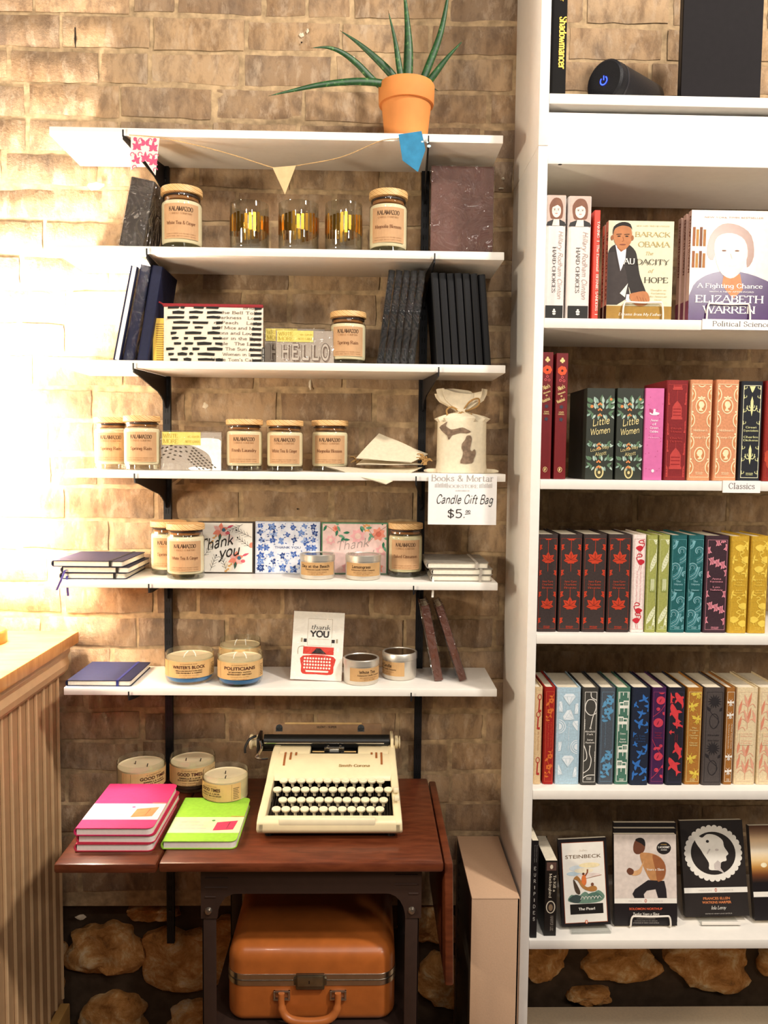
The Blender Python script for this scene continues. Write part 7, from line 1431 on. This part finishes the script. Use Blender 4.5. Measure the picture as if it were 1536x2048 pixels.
spine('biography', 'white biography with a portrait on its spine, the one against the bookcase side', 1087, 1128, 1094, 1137, 391, 635, -.255, 2, .16, GLW, portrait_spine, 'white biographies with portrait spines', round_=.006)
spine('biography', 'white biography with a portrait on its spine, the one beside the thin red book', 1131, 1179, 1142, 1190, 393, 635, -.255, 2, .16, GLW, portrait_spine, 'white biographies with portrait spines', round_=.006)
spine('paperback', 'thin bright red paperback beside the white portrait biographies', 1184, 1195, 1191, 1204, 421, 635, -.258, 2, .13, P('#D8402E', .45, .06), redthin, hard=False, round_=.001)
def easel(label, xl, xr, yt, yb, Y, z, m=None, depth=.05, grp='wire book stands'):
    a, b, c = at(xl, yb, Y), at(xr, yb, Y), at((xl + xr) / 2, yt, Y); hw = (b.x - a.x) / 2; t = thing('wire_stand', label, 'book stand', ((a.x + b.x) / 2, Y, z + .0006), (0, 0, 0), grp); m = m or P('#E9E2D8', .3, .03, spec=.5); hh = c.z - z
    mb = MB(); r = .0019; zz = r
    mb.tube(smooth_pts([(-hw, depth, zz), (-hw, .01, zz), (-hw, .0, zz + .003), (-hw + .001, 0, hh * .7), (-hw + .004, 0, hh - .001), (-hw + .010, 0, hh), (0, 0, hh - .001), (hw - .010, 0, hh), (hw - .004, 0, hh - .001), (hw - .001, 0, hh * .7), (hw, 0, zz + .003), (hw, .01, zz), (hw, depth, zz)], 4), r, m, 8); mb.build('front_loop', t); return t
AUD = P('#DDD8BC', .7, .04)
face_book('paperback', 'cream memoir with a dark suited man on its cover, in a wire stand', 'book', (1211, 437), (1340, 440), (1212, 634), (1342, 634), -.238, BZ[2], .017, AUD, audacity, 'cream memoirs', spine=audspine, h=.197)
face_book('paperback', 'second cream memoir mostly hidden behind the suited man', 'book', (1204, 441), (1330, 442), (1205, 634), (1331, 634), -.218, BZ[2], .016, AUD, None, 'cream memoirs', spine=audspine, h=.194)
easel('white wire stand holding the cream memoir with the man in a suit', 1245, 1326, 605, 635, -.2425, BZ[2])
WAR = P('#C9A698', .3, .05)
for i, lab in enumerate(('front copy of the biography with a smiling woman in purple on its cover', 'middle one of three identical smiling woman biographies, behind the front copy', 'rearmost one of three identical smiling woman biographies')):
    face_book('paperback', lab, 'book', (1379 - 10 * i, 414), (1540 - 10 * i, 414), (1376 - 10 * i, 636), (1538 - 10 * i, 636), -.232 + .017 * i, BZ[2], .0155, WAR, warren if i == 0 else None, 'biographies of a smiling woman', spine=warspine, h=.222 - .003 * i)
easel('white wire stand holding the purple biography of a smiling woman', 1413, 1500, 608, 636, -.2365, BZ[2])
R2 = dict(Y=-.262, zi=3)
spine('slim_hardback', 'slim dark red hardback with a poppy and gold club sign, against the bookcase side', 1078, 1101, 1086, 1110, 705, 957, -.258, 3, .10, P('#6E1A1E', .4, .06), wonder, 'slim red hardbacks with poppies', round_=.001)
spine('slim_hardback', 'slim dark red hardback with a poppy and gold club sign, beside the holly books', 1107, 1131, 1116, 1140, 707, 957, -.258, 3, .10, P('#6E1A1E', .4, .06), wonder, 'slim red hardbacks with poppies', round_=.001)
spine('holly_book', 'dark green hardback with holly sprigs, its black side showing by the slim red pair', 1168, 1227, 1173, 1228, 777, 957, -.257, 3, .135, P('#2F332B', .5, .06), holly, 'dark green holly hardbacks', round_=.001)
spine('holly_book', 'dark green hardback with holly sprigs, the one beside the pink book', 1229, 1284, 1233, 1287, 777, 957, -.257, 3, .135, P('#2F332B', .5, .06), holly, 'dark green holly hardbacks', round_=.001)
spine('pink_book', 'pink hardback with a little white basket on its spine', 1286, 1323, 1291, 1330, 777, 960, -.262, 3, .11, P('#D26CA4', .5, .05), pinkbk, round_=.001)
spine('clothbound_book', 'dark red clothbound book with birdcages, between the pink and orange books', 1326, 1372, 1334, 1379, 761, 960, -.258, 3, .13, '#7E1C20', cages, HC)
spine('clothbound_book', 'orange clothbound book with cameo ovals, the one beside the birdcage book', 1374, 1420, 1381, 1428, 760, 960, -.258, 3, .13, '#D08E66', cameos, HC)
spine('clothbound_book', 'orange clothbound book with cameo ovals, the one beside the black chandelier book', 1426, 1472, 1432, 1481, 760, 960, -.258, 3, .13, '#D08E66', cameos, HC)
spine('clothbound_book', 'black clothbound book with pale chandeliers', 1475, 1520, 1484, 1529, 763, 961, -.258, 3, .13, '#1B1E26', chand, HC)
spine('clothbound_book', 'red clothbound book cut by the frame, beyond the black chandelier book', 1524, 1566, 1531, 1572, 762, 961, -.258, 3, .13, '#8A1E16', plaincls, HC)
Yb = -.247
for bl, br, tl, tr, d in ((1072, 1113, 1075, 1115, 'against the bookcase side'), (1115, 1161, 1118, 1164, 'second from the bookcase side'), (1162, 1210, 1166, 1214, 'third from the bookcase side'), (1212, 1258, 1216, 1263, 'beside the white flamingo book')):
    spine('clothbound_book', 'charcoal clothbound book with red leaves, ' + d, bl, br, tl, tr, 1069, 1263, Yb, 4, .13, '#372A28', leaves, 'charcoal red leaf books')
spine('clothbound_book', 'white clothbound book with red flamingos', 1261, 1287, 1265, 1294, 1070, 1263, Yb, 4, .13, '#EADAD4', flamingo, HC)
for bl, br, tl, tr, d in ((1289, 1311, 1295, 1317, 'beside the white flamingo book'), (1312, 1335, 1318, 1341, 'beside the teal wave books')): spine('clothbound_book', 'moss green clothbound book with pale feathers, ' + d, bl, br, tl, tr, 1071, 1265, Yb, 4, .13, '#9CA054', feather, HC)
for bl, br, tl, tr, d in ((1337, 1369, 1342, 1375, 'beside the feather books'), (1371, 1403, 1376, 1408, 'beside the plum bellflower book')): spine('clothbound_book', 'teal clothbound book with curling waves, ' + d, bl, br, tl, tr, 1071, 1265, Yb, 4, .13, '#17595C', waves, HC)
spine('clothbound_book', 'dark plum clothbound book with pink bell shaped blooms', 1405, 1452, 1410, 1459, 1072, 1266, Yb, 4, .13, '#37202A', bells, HC)
for bl, br, tl, tr, d in ((1455, 1493, 1461, 1499, 'beside the dark plum book'), (1495, 1532, 1501, 1537, 'near the photo edge')): spine('clothbound_book', 'mustard yellow clothbound book with pale geese, ' + d, bl, br, tl, tr, 1073, 1268, -.25, 4, .13, '#C29A28', geese, HC)
R4 = [('cream clothbound book with red keys, against the bookcase side', 1065, 1082, 1068, 1084, '#DDBE90', keys), ('red clothbound book with orange blossoms', 1085, 1107, 1089, 1110, '#A81E16', vines('#E0702C', '#D8603A', ['Fairy Tales of the North', 'Hans Andersen']), ), ('thick pale blue clothbound book with white gems', 1109, 1158, 1112, 1162, '#A9C4D4', gems), ('charcoal clothbound book with a white looping rope', 1161, 1193, 1164, 1197, '#3E3C38', rope), ('slate blue clothbound book with sky blue thistles', 1195, 1227, 1199, 1231, '#4A525C', vines('#5C96BE', '#6E8AA0', ['', 'Wuthering Heights'])), ('sage green clothbound book with white armchairs', 1229, 1256, 1232, 1262, '#44705F', chairs), ('navy clothbound book with bright blue birds', 1259, 1296, 1264, 1301, '#151E33', birds), ('purple clothbound book with red pomegranates', 1298, 1328, 1303, 1333, '#3E1446', pomes), ('black clothbound book with red carp', 1331, 1365, 1336, 1371, '#191826', koi), ('brown clothbound book with yellow bees', 1368, 1400, 1373, 1406, '#A8702C', insects('#DDC24A', '#E2CE8A', True, [(.18, .93, .3), (-.15, .80, .2), (.2, .67, -.2), (-.15, .26, .2), (.15, .10, -.2)])), ('dark grey clothbound book with black flowers', 1403, 1443, 1408, 1450, '#4A4240', darkfl), ('slim brown clothbound book with white wasps', 1446, 1464, 1452, 1471, '#A0682C', insects('#F0EAE0', '#EADFC8', False, [(.0, .84, .0), (.0, .71, .1), (.0, .28, .0), (.0, .13, .1)])), ('cream clothbound book with coral wheat, beside the slim wasp book', 1467, 1510, 1472, 1516, '#E3CFA8', wheat), ('cream clothbound book with coral wheat, nearest the photo edge', 1512, 1556, 1518, 1562, '#E3CFA8', wheat)]
for i, (lab, bl, br, tl, tr, col, art) in enumerate(R4): spine('clothbound_book', lab, bl, br, tl, tr, 1376 if i > 1 else 1375, 1564 if i not in (3, 6, 8, 10) else 1566, -.240 - (.004 if i in (3, 6, 8, 10) else 0), 5, .13, col, art, HC)
z6 = 6
spine('greek_drama_book', 'narrow black paperback with pale vertical spine capitals, against the bookcase side', 1060, 1073, 1064, 1078, 1682, 1879, -.262, 6, .13, P('#141316', .45, .08), euri, hard=False, round_=.001)
spine('paperback', 'short thick black paperback with an oval emblem on its spine', 1087, 1112, 1093, 1118, 1722, 1878, -.255, 6, .11, P('#1A1614', .45, .08), mock, hard=False, round_=.001)
BKC = P('#1D181A', .4, .06)
face_book('paperback', 'small black bordered paperback with a painted boat on white, propped on a clear stand', 'book', (1113, 1675), (1211, 1672), (1124, 1862), (1222, 1857), -.235, BZ[6], .010, BKC, pearl, pitch=.16, h=.178, raise_=.008, roll=-.035, yaw=.03)
CLR = glass((.95, .96, .96), 0, .02, .08)
a = at(1180, 1868, -.24)
t = thing('acrylic_stand', 'clear acrylic lip stand under the small boat paperback', 'book stand', (a.x, -.238, BZ[6] + .0008), (0, 0, .03), 'clear book stands')
mb = MB(); mb.box(-.042, .042, -.012, .045, .0, .003, CLR, .0006); mb.build('base_plate', t); mb = MB(); mb.box(-.042, .042, -.012, -.009, .003, .012, CLR, .0006); mb.build('front_lip', t)
for i, lab in enumerate(('front black and white paperback with a running man, in a wire stand', 'middle one of three running man paperbacks, its top edge just showing', 'rearmost one of three running man paperbacks, leaning behind the others')):
    face_book('paperback', lab, 'book', (1227, 1660), (1347, 1658), (1229, 1858), (1354, 1858), -.225 + .014 * i, BZ[6], .012, BKC, northup if i == 0 else None, 'running man paperbacks', pitch=.13, h=.190 + .006 * i, raise_=.003)
easel('white wire stand holding the running man paperback', 1261, 1341, 1833, 1860, -.2295, BZ[6])
face_book('paperback', 'black paperback with a white cameo profile in a scalloped oval', 'book', (1353, 1653), (1476, 1652), (1371, 1851), (1498, 1847), -.205, BZ[6], .014, P('#2A2422', .45, .06), harper, None, pitch=.22, h=.198, raise_=.010, roll=-.02)
a = at(1437, 1852, -.21)
t = thing('acrylic_stand', 'white lip stand under the cameo profile paperback', 'book stand', (a.x, -.212, BZ[6] + .0008), (0, 0, 0), 'clear book stands'); WL = P('#EFE9DF', .3, .02)
mb = MB(); mb.box(-.042, .042, -.010, .07, .0, .003, CLR, .0006); mb.build('base_plate', t); mb = MB(); mb.box(-.042, .042, -.012, -.009, .003, .010, WL, .0006); mb.build('front_lip', t)
face_book('paperback', 'dark paperback with a glowing sunrise cover, cut by the frame', 'book', (1490, 1660), (1610, 1660), (1510, 1851), (1634, 1850), -.215, BZ[6], .014, BKC, dawn, None, pitch=.20, h=.195, raise_=.008, roll=-.02)
